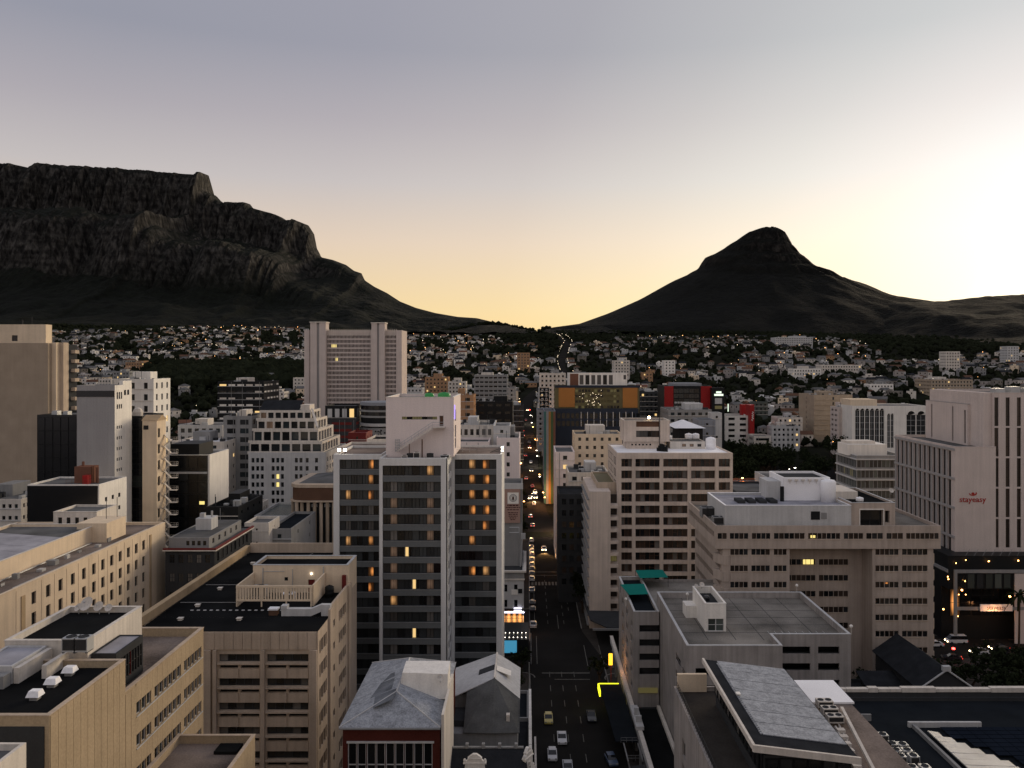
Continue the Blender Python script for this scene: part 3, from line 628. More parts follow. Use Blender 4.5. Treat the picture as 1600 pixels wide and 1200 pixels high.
# ribbed cladding panels, each proud of the wall
def pan(w, h):
    k = ('pan', round(w, 2), round(h, 2))
    if k not in WIN: WIN[k] = M().box(-w / 2, w / 2, -.05, 0, -h / 2, h / 2).mesh('panel', ['tan_concrete'])
    return WIN[k]
for i in range(11):
    u = YA + .1 + 1.2 * (i + .5)
    for z0, z1 in ((30.2, 41.55), (16, 30.1)):
        if abs(u - 78.45) < .9 and z0 < 20: continue
        t.inst('panel', pan(1.15, z1 - z0), (XR_ + .002, u, (z0 + z1) / 2), ROT['right'])
for i in range(2): t.inst('panel', pan(1.1, 22), (XR_ + .002, YS + .62 + 1.17 * i, 27.0), ROT['right'])
for j, z1 in enumerate([38.25] + [z - 1.42 for z in rows[:-1]]):
    z0 = rows[j] + .07
    for i in range(14): t.inst('panel', pan(1.22, z1 - z0), (XR_ + .002, 86.9 + 1.245 * i, (z0 + z1) / 2), ROT['right'])
t.add('sill', (lambda m: [m.box(XR_ + .06, XR_ + .16, 86.3, 103.8, z - 1.46, z - 1.37) for z in rows] and m)(M()), 'pale_grey')
t.box('dark_front', -54, XR_ - .4, YA - .12, YA - .01, 10, 40.7, 'dark_grey')  # thin dark sheet over the near front face
# penthouses on its roof
t.body(-54.2, -45.6, 85.5, 97.5, 37.4, 43.0, 'off_white', {}, .2, 'bitumen', .6, .35, name='penthouse_wall', cope='off_white')
t.body(-53.8, -49.7, 79.5, 85.3, 40.9, 42.6, 'pale_grey', {}, .2, 'roof_lavender', .12, .25, name='penthouse_wall')
cl = [(86.3 + .62 * i, 86.8 + .62 * i, 38.2, 40.7) for i in range(9)]
t.body(-45.5, -42.9, 86.0, 92.0, 37.4, 41.5, 'dark_grey', {'right': cl}, .12, 'roof_lavender', .1, .2, name='clerestory_wall')
for i, r in enumerate(cl): t.window('right', -42.9, r, .1, 'pane_black', 0, 2, .05, 'dark_red' if i == 4 else 'steel_dark')
t.box('stair_wall', -49.6, -49.1, 79.6, 85.2, 40.9, 42.4, 'off_white'); t.box('stair_wall', -47.6, -47.1, 80.8, 84.8, 40.9, 42.2, 'off_white')
t.box('roof_step', -54, -49.7, 78.2, 79.3, 40.9, 42.1, 'mid_grey')
claim(-54, -40, 70, 105)
for i, (px, py) in enumerate(((109, 1053), (82, 1071), (55, 1091))):
    y = YG(py, 41.0); x = PX(px, y)
    s = Thing('roof_vent', 'white hooded vent on the black roof, ' + ['farthest', 'middle', 'nearest'][i] + ' of a diagonal row of three', 'roof vent', (x, y, 40.9), 'hooded vents on the black roof')
    s.add('curb', M().box(x - .35, x + .35, y - .35, y + .35, 40.9, 41.25), 'mid_grey')
    s.add('hood', M().hexa([(x - .6, y - .55, 41.252), (x + .6, y - .55, 41.252), (x + .6, y + .55, 41.252), (x - .6, y + .55, 41.252)], [(x - .45, y - .3, 41.75), (x + .45, y - .3, 41.75), (x + .45, y + .4, 41.75), (x - .45, y + .4, 41.75)]), 'roof_white')
for i, (px, py, r, lab) in enumerate(((126, 972, .48, 'small white dish, leftmost of four on the tan block roof'), (140, 968, .85, 'largest white dish in the row of four on the tan block roof'),
                                     (158, 970, .60, 'white dish to the right of the largest one on the tan block roof'), (173, 968, .45, 'small greyish dish, rightmost of four on the tan block roof'))):
    y = 97.0; dish(PX(px, y), y - .4, 42.4, r, lab, yaw=-.5 + .15 * i)
for i, px in enumerate((112, 131)):
    y = YG(1016, 42.6); x = PX(px, y); ac_unit(x, y, 42.5, 1.35, 1.3, 1.5, ['left', 'right'][i] + ' one of two silver chillers side by side on the tan block roof', 'chillers on the tan block', fans=1)
# low annex in front of the pale concrete block
t = Thing('annex_building', 'low annex with a tan parapet at the foot of the concrete block', 'building', (-36, 90, 0))
t.body(-40.9, -31.9, 78, 96.5, 0, 28.3, 'tan_concrete', {}, .2, 'roof_stain', .9, .3, cope='beige_concrete'); t.box('roof_hatch', -35.6, -33.0, 93.5, 95.6, 27.4, 27.75, 'bitumen')
claim(-41, -31, 78, 97)
# little white block at the very edge
t = Thing('office_block', 'sliver of a pale flat-topped block at the bottom left edge', 'building', (-46, 60, 0)); t.body(-60, -39.2, 50, 64.5, 0, 42.2, 'off_white', {}, .2, 'roof_grey', .5, .3); 

# ------------------------------------------------------------------ beige concrete block with the big black roof
t = Thing('office_block', 'beige concrete office block with a wide black roof and a slatted roof screen', 'building', (-44, 144, 0))
YF = 119.0; zT = 33.0; x0, x1 = -56.5, -30.3; op = []; slots = []
for j in range(8):
    zt_ = 29.75 - 3.5 * j
    for a, b in ((-44.55, -38.65), (-37.65, -31.65)):
        op.append((a, b, zt_ - 1.15, zt_)); c = (a + b) / 2
        slots += [(a + .1, c - .2, zt_ - 2.05, zt_ - 1.58), (c + .2, b - .1, zt_ - 2.05, zt_ - 1.58)]
ro = []
for j in range(8):
    zt_ = 31.3 - 3.5 * j
    ro.append((119.9, 124.4, zt_ - 1.9, zt_)); ro.append((132.2, 137.4, zt_ - 1.7 + .6, zt_ + .6)); ro.append((127.6, 129.6, zt_ - 1.2 + .4, zt_ + .3))
t.body(x0, x1, YF, 125.7, 0, zT, 'beige_concrete', {'front': op + slots, 'right': [r for r in ro if r[1] < 125.7]},   .55, 'bitumen', 0, .3)
ph_r = [r for r in ro if r[0] > 125.7]
t.body(x0, x1, 125.703, 146, 0, 33.0, 'beige_concrete', {'right': [r for r in ph_r if r[3] < 32.6]}, .5, 'bitumen', 0, .3); t.box('side_parapet', x1 - .35, x1, 127.7, 138.9, 33.003, 34.3, 'beige_concrete')
t.body(x0, -39.5, 146.003, 168, 0, 33.0, 'beige_concrete', {}, .2, 'bitumen', 0, .3)
for r in op:
    n = 5; st = (r[1] - r[0]) / n
    for i in range(n): t.window('front', YF, (r[0] + st * i, r[0] + st * (i + 1), r[2], r[3]), .5, R.choice(['pane_black', 'pane_dark', 'pane_dark', 'pane_curtain']) if R.random() < .8 else 'pane_dark', 1, 0, .05, 'dark_grey')
for r in slots: t.window('front', YF, r, .5, 'pane_black', 2, 0, .04)
ro = [r for r in ro if r[3] < 32.6]
for r in ro:
    t.window('right', x1, r, .45, 'pane_black', 3 if r[1] - r[0] > 3 else 1, 2, .05)
    if r[1] - r[0] > 3:
        f = M()
        for i in range(3): u = r[0] + (r[1] - r[0]) * (i + .5) / 3; f.box(x1 - .42, x1 + .02, u - .09, u + .09, r[2], r[3])
        t.add('sun_fin', f, 'beige_concrete')
for j in range(8):
    zt_ = 29.75 - 3.5 * j
    for a, b in ((-44.75, -38.5), (-37.8, -31.5)):
        t.box('ledge', a, b, YF - .35, YF - .002, zt_ - 1.45, zt_ - 1.22, 'beige_concrete')
        t.box('spandrel_panel', a + .12, (a + b) / 2 - .12, YF - .14, YF - .003, zt_ - 3.44, zt_ - 2.12, 'beige_concrete'); t.box('spandrel_panel', (a + b) / 2 + .12, b - .12, YF - .14, YF - .003, zt_ - 3.44, zt_ - 2.12, 'beige_concrete')
for a, b in ((-46.6, -45.6), (-45.3, -44.8), (-38.45, -37.85), (-31.45, -30.35)): t.box('pillar', a, b, YF - .5, YF - .004, 0, 30.4, 'beige_concrete')
for i in range(12): t.box('top_panel', -46.4 + 1.33 * i, -46.4 + 1.33 * i + 1.28, YF - .16, YF - .005, 30.45, 32.9, 'beige_concrete')
t.box('corner_fin', x1 + .003, x1 + .35, 125.2, 127.0, 0, 34.3, 'beige_concrete'); t.box('corner_fin', x1 + .003, x1 + .3, 138.6, 140.6, 0, 34.3, 'beige_concrete')
t.box('side_ledge', x0 - .9, x0 - .003, YF, 168, 33.2, 34.5, 'ledge_tan'); t.box('rear_parapet', x0, -39.5, 168.003, 168.5, 33, 34.9, 'beige_concrete')
# penthouse
pz = 37.6
dr = [(-37.0, -35.9, 33.05, 35.2), (-41.0, -40.4, 35.0, 35.6)]
t.body(-46.3, x1 + .002, 139, 145.9, 32.9, pz, 'cream_plaster', {'front': dr}, .2, 'bitumen', .5, .35, name='penthouse_wall', cope='pale_grey')
t.inst('door', win_mesh(1.1, 2.1, 'dark_red', 0, 0, .08, 'dark_red'), (-36.45, 139.15, 34.12)); t.window('front', 139, dr[1], .15, 'pane_black')
t.add('pipe', M().tube((-44.6, 138.9, 33.0), (-44.6, 138.9, 37.2), .09).tube((-34.4, 138.8, 33.0), (-34.4, 138.8, 37.4), .1).tube((-44.6, 138.9, 36.6), (-41, 138.9, 36.6), .05).tube((-39.6, 138.85, 33.0), (-39.6, 138.85, 37.0), .06), 'galvanised')
t.add('bulkhead_light', M().lathe((-36.45, 138.85, 36.1), [(.1, 0), (.16, .1), (.1, .22)], n=8), 'lamp_white')
t.box('stair_door', x1 - .9, x1 - .3, 138.4, 138.99, 33.0, 36.0, 'dark_red')
m = M()
s = Thing('slatted_screen', 'cream slatted enclosure on the black roof in front of the penthouse', 'screen', (-40, 135, 33.5))
for a, b, c, d in ((-46.3, -34.3, 130.9, 131.1),):
    s.box('top_rail', a, b, c - .03, d + .03, 36.05, 36.4, 'cream_plaster'); s.box('bottom_rail', a, b, c - .03, d + .03, 33.9, 34.15, 'cream_plaster')
    me = M().box(-.13, .13, -.06, .06, -.95, .95).mesh('slat', ['cream_plaster'])
    for i in range(27): s.inst('slat', me, (a + .2 + .445 * i, 131.0, 35.1))
    me = M().box(-.09, .09, -.1, .1, -1.78, 1.28).mesh('post', ['cream_plaster'])
    for i in range(4): s.inst('post', me, (a + .1 + i * 3.93, 131.0, 34.8))
s.box('side_wall', -34.3, -34.05, 131.2, 138.9, 33.05, 36.4, 'cream_plaster'); s.box('side_wall', -46.3, -46.05, 131.2, 138.9, 33.05, 36.4, 'cream_plaster')
ac_unit(-44.2, 136.3, 33.02, 2.2, 1.6, 1.9, 'grey boxed air handler inside the slatted roof enclosure', 'plant in the slatted enclosure'); ac_unit(-39.0, 134.5, 33.02, 1.9, 1.4, 1.2, 'low white air unit in the middle of the slatted roof enclosure', 'plant in the slatted enclosure', 'roof_white')
tank(-32.9, 136.8, 33.02, .75, 1.8, 'black water tank beside the slatted enclosure', 'near_black')
s = Thing('air_duct', 'pale boxed duct crossing the black roof and stepping over its right edge', 'duct', (-34, 124, 32.4))
yd = 126.6
s.add('trunk', M().box(PX(441, yd), PX(487, yd), yd - .5, yd + .5, 33.02, 34.1), 'pale_grey'); xa, xb = PX(487, yd), PX(503, yd)
s.add('elbow', M().hexa([(xa + .003, yd - .5, 33.02), (xb, yd - .5, 33.7), (xb, yd + .5, 33.7), (xa + .003, yd + .5, 33.02)], [(xa + .003, yd - .5, 34.1), (xb, yd - .5, 34.75), (xb, yd + .5, 34.75), (xa + .003, yd + .5, 34.1)]), 'pale_grey')
s.add('end_box', M().box(xb + .003, -30.2, yd - .45, yd + .45, 33.02, 34.72), 'pale_grey'); s.add('end_cap', M().box(PX(441, yd) - .05, PX(450, yd), yd - .6, yd + .6, 34.103, 34.6), 'pale_grey')
yb = 127.0; xb = PX(428, yb); s = Thing('roof_cabinet', 'small white-topped brick cabinet on the black roof left of the duct', 'cabinet', (xb, yb, 33.0))
s.add('base', M().box(xb - .65, xb + .65, yb - .5, yb + .5, 33.0, 33.8), 'brown_tile'); s.add('cover', M().box(xb - .75, xb + .75, yb - .6, yb + .6, 33.803, 34.05), 'roof_white')
for i, (px, py) in enumerate(((309, 942), (344, 916), (282, 963), (374, 963), (395, 877))):
    y = YG(py, 33.6); x = PX(px, y); z = 33.02
    solo('roof_vent', M().box(x - .3, x + .3, y - .3, y + .3, z, z + .3).box(x - .4, x + .4, y - .4, y + .4, z + .303, z + .38), 'off_white', ['flat white vent cap near the tan ledge of the black roof', 'flat white vent cap farther along beside the tan ledge', 'flat white vent cap nearest the tan block on the black roof', 'flat white vent cap just left of the roof cabinet', 'flat white vent cap at the far end of the black roof'][i], 'roof vent')
m = M()
for i in range(20):
    y = 129.0; x = PX(300 + i * 10, y); m.box(x - .22, x + .22, y - .12, y + .12, 33.005, 33.1)
solo('walkway_block', m, 'pale_grey', 'dashed line of pale blocks across the black roof', 'roof blocks')
m = M(); m.tube((-56, 133, 33.1), (-46.5, 133, 33.1), .06, n=5).tube((-56, 143.5, 33.1), (-46.5, 143.5, 33.1), .06, n=5).tube((-47, 146.5, 33.1), (-43.5, 167, 33.1), .06, n=5)
solo('conduit', m, 'mid_grey', 'thin grey conduits running over the black roof', 'conduit')
claim(x0 - 1, x1 + 1, YF, 169)

# ------------------------------------------------------------------ long cream building with square windows
t = Thing('office_block', 'long cream building with four rows of dark square windows and a flat gravel roof', 'building', (-90, 155, 0))
X = -79.6; z = 36.6; us = [133.0, 137.0, 140.6, 144.4, 148.0, 151.4, 154.6, 157.9, 161.2, 164.5, 167.8, 171.0]
rs_ = [(u - .62, u + .62, z - 1.75 - 3.3 * j - 2.0, z - 1.75 - 3.3 * j) for j in range(6) for u in us]; st = [(129.6, 130.6, 12, z - 1.6), (173.6, 174.4, 10, z - 1.2)]
t.body(-112, X, 118, 181, 0, z, 'cream_plaster', {'right': rs_}, .35, 'roof_stain', .5, .4, cope='cream_plaster')
for r in rs_: t.window('right', X, r, .32, R.choice(['pane_black', 'pane_brown', 'pane_dark']), 2, 2, .07, 'dark_grey')
for a, b, c, d in st: t.box('pilaster_strip', X + .004, X + .12, a, b, c, d, 'ledge_tan')
for u in (128.4, 135.1, 138.8, 142.5, 146.2, 149.7, 153.0, 156.3, 159.6, 162.9, 166.2, 169.4, 172.6): t.box('joint_rib', X + .004, X + .05, u - .05, u + .05, 0, z - .4, 'cream_plaster')
t.body(-104, -86.2, 118.2, 166, 36.103, 39.2, 'cream_plaster', {}, .2, 'roof_grey', .5, .3, name='upper_wall', cope='off_white')
t.box('stair_head', -89.2, -83.3, 163.2, 171, 36.1, 39.9, 'cream_plaster')
m = M()
for i in range(9):
    a = 118.6 + 4.0 * i; m.hexa([(-100, a, 38.73), (-87.2, a, 38.73), (-87.2, a + 3.9, 38.73), (-100, a + 3.9, 38.73)], [(-100, a, 39.9), (-87.2, a, 39.0), (-87.2, a + 3.9, 39.0), (-100, a + 3.9, 39.9)])
t.add('skylight_panel', m, 'roof_lavender')
m = M(); rr_ = random.Random(4)
for i in range(10): yy = 122 + 4.6 * i; m.box(-84.8 + rr_.uniform(-.5, 1.5), -83.9 + rr_.uniform(-.3, 1.6), yy, yy + rr_.uniform(.5, 1.4), 36.103, 36.3 + rr_.uniform(.1, .7), i % 2)
m.tube((-85.6, 119, 36.3), (-85.6, 162, 36.3), .12, n=5).tube((-81.2, 130, 36.22), (-81.2, 176, 36.22), .07, n=5)
t.add('roof_unit', m, ['galvanised', 'mid_grey'], kind='stuff')
pw = [(-97.6 + 1.75 * i, -96.8 + 1.75 * i, 38.0, 39.5) for i in range(5)]
t.body(-98.6, -89.6, 171.5, 180, 36.1, 40.6, 'off_white', {'front': pw}, .25, 'roof_grey', .4, .3, name='penthouse_wall', cope='off_white')
for r in pw: t.window('front', 171.5, r, .2, 'pane_black')
m = M(); m.tube((-85.8, 168, 38.5), (-85.8, 168, 43.5), .06).tube((-84.6, 170, 38.5), (-84.6, 170, 44), .06); t.add('aerial', m, 'steel_dark')
claim(-112, -79, 118, 181)
block('office_block', 'white block with a row of small windows at the left edge beyond the cream building', -60, 33, 780, 232, 22, 'off_white', ww=.9, wh=1.1, gap=1.7, roof='roof_grey')

# ------------------------------------------------------------------ tall brown tower at the left edge
t = Thing('tower_block', 'tall blank brown concrete tower with a cream penthouse at the left edge', 'building', (-165, 266, 0))
x1 = PX(75, 260); t.body(-190, x1, 260, 265.2, 0, PZ(536, 260), 'brown_concrete', {}, .2, 'roof_grey', .6, .3)
a = PX(84, 263); t.box('edge_pier', x1 + .003, x1 + 1.4, 262, 265, 0, PZ(535, 260), 'cream_plaster'); t.box('edge_pier', x1 + 1.403, x1 + 2.6, 264, 267, 0, PZ(535, 262), 'beige_concrete')
me = M().box(-1.0, 1.0, -1.2, 1.2, -.55, .55).mesh('balcony', ['beige_concrete'])
for j in range(17): t.inst('balcony', me, (x1 + 3.0, 269.5, 75 - 3.05 * j))
t.box('recess_wall', x1 + .5, x1 + 2.6, 267.003, 272, 0, PZ(538, 262), 'dark_grey')
dr = [(PX(20, 262), PX(29, 262), PZ(533, 262), PZ(524, 262))]
t.body(-185, PX(73, 262), 261.5, 264.9, PZ(538, 260), PZ(507, 262), 'cream_plaster', {'front': dr}, .3, 'roof_grey', .3, .3, name='penthouse_wall'); t.window('front', 261.5, dr[0], .25, 'pane_brown')
m = M(); zz = PZ(507, 262); m.tube((-158, 263, zz - .3), (-158, 263, zz + 2.5), .08).tube((-161, 263, zz - .3), (-161, 263, zz + 1.5), .15); t.add('aerial', m, 'steel_dark'); claim(-190, -146, 260, 272)

# ------------------------------------------------------------------ grey slab tower with its black glass neighbours
Y = 210; t = Thing('tower_block', 'grey blank slab tower with a black band near the top and a white windowed side', 'building', (-110, 214, 0))
x0, x1 = PX(120, Y), PX(179, Y); zT = PZ(602, Y); so = []
for zc in (600, 611): pass
for j, (za, zb) in enumerate(((PZ(612, 214), PZ(623, 214)), (PZ(631, 214), PZ(638, 214)))):
    for i in range(3): so.append((211.0 + 1.05 * i, 211.7 + 1.05 * i, zb, za))
for j in range(6):
    zc = PZ(664 + 16.5 * j, 214)
    for i in range(3): so.append((211.0 + 1.05 * i, 211.6 + 1.05 * i, zc - .8, zc))
for i in range(2): so.append((214.8 + 1.7 * i, 215.9 + 1.7 * i, PZ(617, 217), PZ(609, 217)))
t.body(x0, x1, Y, 219, 0, zT, 'stone_grey', {'right': so}, .25, 'roof_grey', .4, .3); t.box('side_cladding', x1 + .003, x1 + .05, Y + .02, 210.9, 0, zT, 'white_paint')
for r in so: t.window('right', x1, r, .2, 'pane_black', 0)
m = M(); wall_holes(m, 'right', x1 + .06, 210.9, 219, 0, zT, so, .06); t.add('side_wall', m, 'white_paint')
t.box('top_band', x0 - .02, x1 + .02, Y - .12, Y - .003, PZ(620, Y), PZ(610.5, Y), 'black_panel'); t.box('upper_wall', x1 - 1, x1 + .01, 214.3, 219.003, zT + .003, zT + 1, 'white_paint'); claim(x0, x1, Y, 219)
Y = 213; t = Thing('office_block', 'black glass block left of the grey slab tower', 'building', (PX(88, Y), 220, 0)); x0, x1 = PX(58, Y), PX(119.5, Y); zT = PZ(648, Y)
t.body(x0, x1, Y, 228, 0, zT, 'black_panel', {}, .2, 'roof_grey', .4, .3); k = 0
for i in range(5):
    for j in range(9): t.inst('glass_panel', win_mesh((x1 - x0) / 5 - .1, 3.4, 'black_panel', 0, 0, .05, 'near_black', .05), (x0 + (x1 - x0) * (i + .5) / 5, Y - .04, zT - 2.4 - 3.5 * j))
t.add('rooftop_unit', M().box(x0 + 2, x0 + 3.4, 216, 218, zT - .4, zT + .8).box(x0 + 5, x0 + 6.2, 216, 218, zT - .4, zT + .7), 'galvanised'); claim(x0, x1, Y, 228)
Y = 221; t = Thing('office_block', 'narrow dark green glass block between the grey tower and the white stair tower', 'building', (PX(207, Y), 227, 0)); x0, x1 = PX(190, Y), PX(222, Y); zT = PZ(650, Y)
t.body(x0, x1, Y, 234, 0, zT, 'near_black', {}, .2, 'roof_grey', .4, .3)
for j in range(10):
    for i in range(2): t.inst('glass_panel', win_mesh((x1 - x0) / 2 - .1, 2.9, 'green_glass' if R.random() < .25 else 'pane_black', 2, 2, .05, 'steel_dark', .05), (x0 + (x1 - x0) * (i + .5) / 2, Y - .04, zT - 2.0 - 3.1 * j))
t.add('wall_vent', M().lathe((PX(207, Y), Y + 3, zT - .5), [(1.3, 0), (1.3, 1.4), (.9, 2.3), (.2, 2.6)], n=12), 'off_white'); claim(x0, x1, Y, 234)
Y = 218; t = Thing('stair_tower', 'cream slab tower with a zigzag fire escape down its right side', 'building', (PX(233, Y), 220.5, 0)); x0, x1 = PX(222.5, Y), PX(245, Y); zT = PZ(657, Y)
so = [(218.6, 220.0, PZ(668 + 25 * j, 219.3) - 2.6, PZ(668 + 25 * j, 219.3) - .2) for j in range(6)]
t.body(x0, x1, Y, 223.4, 0, zT, 'cream_plaster', {'right': so}, .3, 'roof_stain', .2, .2)
t.add('gable_roof', M().hexa([(x0 - .2, Y - .2, zT + .003), (x1 + .3, Y - .2, zT + .003), (x1 + .3, 223.6, zT + .003), (x0 - .2, 223.6, zT + .003)], [(x0 - .2, 220.3, zT + 1.3), (x1 + .3, 220.3, zT + 1.3), (x1 + .3, 220.9, zT + 1.3), (x0 - .2, 220.9, zT + 1.3)]), 'ledge_tan')
for r in so: t.window('right', x1, r, .25, 'pane_brown', 0, 2)
t.window('front', Y, (x0 + .3, x0 + 1.6, zT - 2.4, zT - 1.3), -.02, 'pane_black')
me = M(); me.hexa([(0, 0, -.08), (1.6, 0, 1.5), (1.6, .9, 1.5), (0, .9, -.08)], [(0, 0, .12), (1.6, 0, 1.7), (1.6, .9, 1.7), (0, .9, .12)]); rails(me, [(0, .9, .1), (1.6, .9, 1.7)], .9, 1.6); me1 = me.mesh('stair_flight', ['off_white'])
me = M(); me.hexa([(1.6, 0, -.08), (0, 0, 1.5), (0, .9, 1.5), (1.6, .9, -.08)], [(1.6, 0, .12), (0, 0, 1.7), (0, .9, 1.7), (1.6, .9, .12)]); me2 = me.mesh('stair_flight', ['off_white'])
me = M().box(-1.1, 1.1, 0, 1.3, 0, .14); rails(me, [(-1.1, 1.3, .1), (1.1, 1.3, .1), (1.1, 0, .1)], .95, 1.1); me3 = me.mesh('stair_landing', ['off_white'])
for j in range(15):
    zb = 6 + 3.3 * j
    if zb > zT - 6: break
    t.inst('stair_flight', me1, (x1 + .1, 221.2, zb), 0); t.inst('stair_flight', me2, (x1 + .1, 222.1, zb + 1.65), 0); t.inst('stair_landing', me3, (x1 + 2.6, 221.3, zb + 1.55), 0)
claim(x0, x1 + 4, Y, 224)
Y = 190; t = Thing('office_block', 'low block with a black front, white side wall and red plant on its roof', 'building', (PX(99, Y), 196, 0)); x0, x1 = PX(43, Y), PX(155, Y); zT = PZ(757, Y); so = []
for j in range(6):
    zc = zT - 3.4 - 3.0 * j
    for i in range(3): so.append((192.6 + 3.1 * i, 193.7 + 3.1 * i, zc - 1.0, zc))
t.body(x0, x1, Y, 203, 0, zT, 'white_paint', {'right': so}, .25, 'roof_grey', .4, .3); t.box('black_front', x0, x1 - .3, Y - .12, Y - .003, 0, zT - .3, 'black_panel')
for r in so: t.window('right', x1, r, .2, 'pane_black', 0)
t.box('plant_room', PX(118, 195), PX(144, 195), 194.5, 198, zT - .4, PZ(729, 195), 'terracotta'); t.box('plant_room', PX(133, 194), PX(141, 194), 192.8, 194.4, zT - .4, PZ(742, 194), 'red_panel')
m = M(); rails(m, [(PX(105, 193), 192.5, zT - .4), (PX(150, 193), 192.5, zT - .4)], 1.1, 1.2); m.tube((PX(130, 196), 196, PZ(729, 195)), (PX(130, 196), 196, PZ(722, 195)), .3).tube((PX(146, 195), 195, zT - .4), (PX(146, 195), 195, PZ(728, 195)), .2).tube((PX(152, 195), 195, zT - .4), (PX(152, 195), 195, PZ(730, 195)), .35)
t.add('railing', m, 'terracotta'); claim(x0, x1, Y, 203)
# black and white block
Y = 235; t = Thing('office_block', 'black glass-fronted block with a blank white right side wall', 'building', (PX(297, Y), 242, 0)); x0, x1 = PX(265, Y), PX(327.5, Y); zT = PZ(711, Y)
t.body(x0, x1, Y, 250, 0, zT, 'white_paint', {}, .2, 'roof_grey', .5, .35, cope='white_paint')
t.box('black_front', x0, x1 - .5, Y - .15, Y - .003, 0, zT - .1, 'black_panel'); t.box('upper_storey', x0 + .2, PX(310, Y), Y + .5, 246, zT - .5, PZ(694, Y), 'near_black')
for j in range(8):
    for i in range(4):
        if j == 3 and i == 0: pass
        t.inst('glass_panel', win_mesh((x1 - x0 - .6) / 4 - .12, 3.0, 'pane_black' if R.random() < .8 else 'pane_dark', 1, 0, .05, 'near_black', .05), (x0 + (x1 - x0 - .6) * (i + .5) / 4, Y - .17, zT - 2.2 - 3.5 * j))
t.box('white_band', x0, x1 - .6, Y - .4, Y - .16, PZ(740, Y), PZ(737, Y), 'pale_grey'); t.add('lit_window', M().box(PX(312, Y), PX(320, Y), Y - .24, Y - .2, PZ(788, Y), PZ(783, Y)), 'lit_tube'); claim(x0, x1, Y, 250)
# low dark red-trimmed old building and small roofs behind the black roof
Y = 176; t = Thing('old_building', 'dark old corner building with a red gutter line and grey attic rooms', 'building', (PX(310, Y), 186, 0)); x0, x1 = PX(258, Y), PX(335, Y); zT = PZ(858, Y)
fr = [(x0 + .9 + 1.9 * i, x0 + 2.0 + 1.9 * i, zT - 3.0 - 4 * j, zT - 1.2 - 4 * j) for i in range(5) for j in range(4)]; sr = [(Y + 1.5 + 2.6 * i, Y + 2.7 + 2.6 * i, zT - 3.0 - 4 * j, zT - 1.0 - 4 * j) for i in range(8) for j in range(4)]
t.body(x0, x1, Y, 200, 0, zT, 'dark_grey', {'front': fr, 'right': sr}, .25, 'roof_grey', .3, .3)
for r in fr: t.window('front', Y, r, .2, R.choice(['pane_curtain', 'pane_black']), 2, 2)
for r in sr: t.window('right', x1, r, .2, R.choice(['pane_curtain', 'pane_black']), 2, 0)
t.box('gutter', x0 - .3, x1 + .5, Y - .5, Y - .003, zT - .1, zT + .25, 'dark_red'); t.box('gutter', x1 + .003, x1 + .5, Y, 200, zT - .1, zT + .25, 'dark_red'); t.box('cornice', x0 - .35, x1 + .55, Y - .55, Y - .004, zT - .35, zT - .103, 'off_white'); t.box('cornice', x1 + .004, x1 + .55, Y, 200, zT - .35, zT - .103, 'off_white')
aw = [(x0 + 4.0 + 1.2 * i, x0 + 4.7 + 1.2 * i, zT + .5, zT + 1.5) for i in range(4)]; asd = [(Y + 3.0 + 3.5 * i, Y + 4.2 + 3.5 * i, zT + .5, zT + 1.6) for i in range(5)]
t.body(x0 + .3, x1 - 1.6, Y + 1.2, 197, zT - .3, zT + 2.2, 'mid_grey', {'front': aw, 'right': asd}, .2, 'roof_grey', .15, .2, name='attic_wall')
for r in aw: t.window('front', Y + 1.2, r, .15, 'pane_black')
for r in asd: t.window('right', x1 - 1.6, r, .15, 'pane_curtain')
t.box('lift_house', x0 + 2.5, x0 + 6, 186, 190, zT + 2.0, zT + 4.6, 'pale_grey'); t.add('roof_unit', M().box(x0 + 3, x0 + 4, 187, 188, zT + 4.603, zT + 5.6).tube((x0 + 5.4, 188, zT + 4.6), (x0 + 5.4, 188, zT + 6), .25), 'galvanised'); claim(x0, x1, Y, 200)
block('warehouse', 'low white-walled shed with a grey roof behind the black roof', 382, 420, 817, 205, 9, 'off_white', roof='roof_grey', ww=.5, wh=.5, gap=6, pent=False)
block('warehouse', 'low dark blue-grey roof between the black roof and the columned building', 418, 455, 826, 208, 24, 'mid_grey', roof='blue_dark_roof', ww=1, wh=1, gap=9, pent=False)
block('warehouse', 'low building with a pale roof edge and green skylights left of the columned building', 397, 452, 806, 226, 22, 'pale_grey', roof='green_glass', ww=.9, wh=.9, gap=5, pent=False)
block('warehouse', 'low black roof with a small lit corner in front of the black glass block', 322, 372, 792, 216, 20, 'near_black', roof='bitumen', ww=1, wh=.8, gap=4, lit=.2, pent=True)
block('shop_house', 'small white house with a curved gable near the columned building', 388, 402, 789, 232, 10, 'off_white', ww=1, wh=1.8, gap=2.2, pent=False)
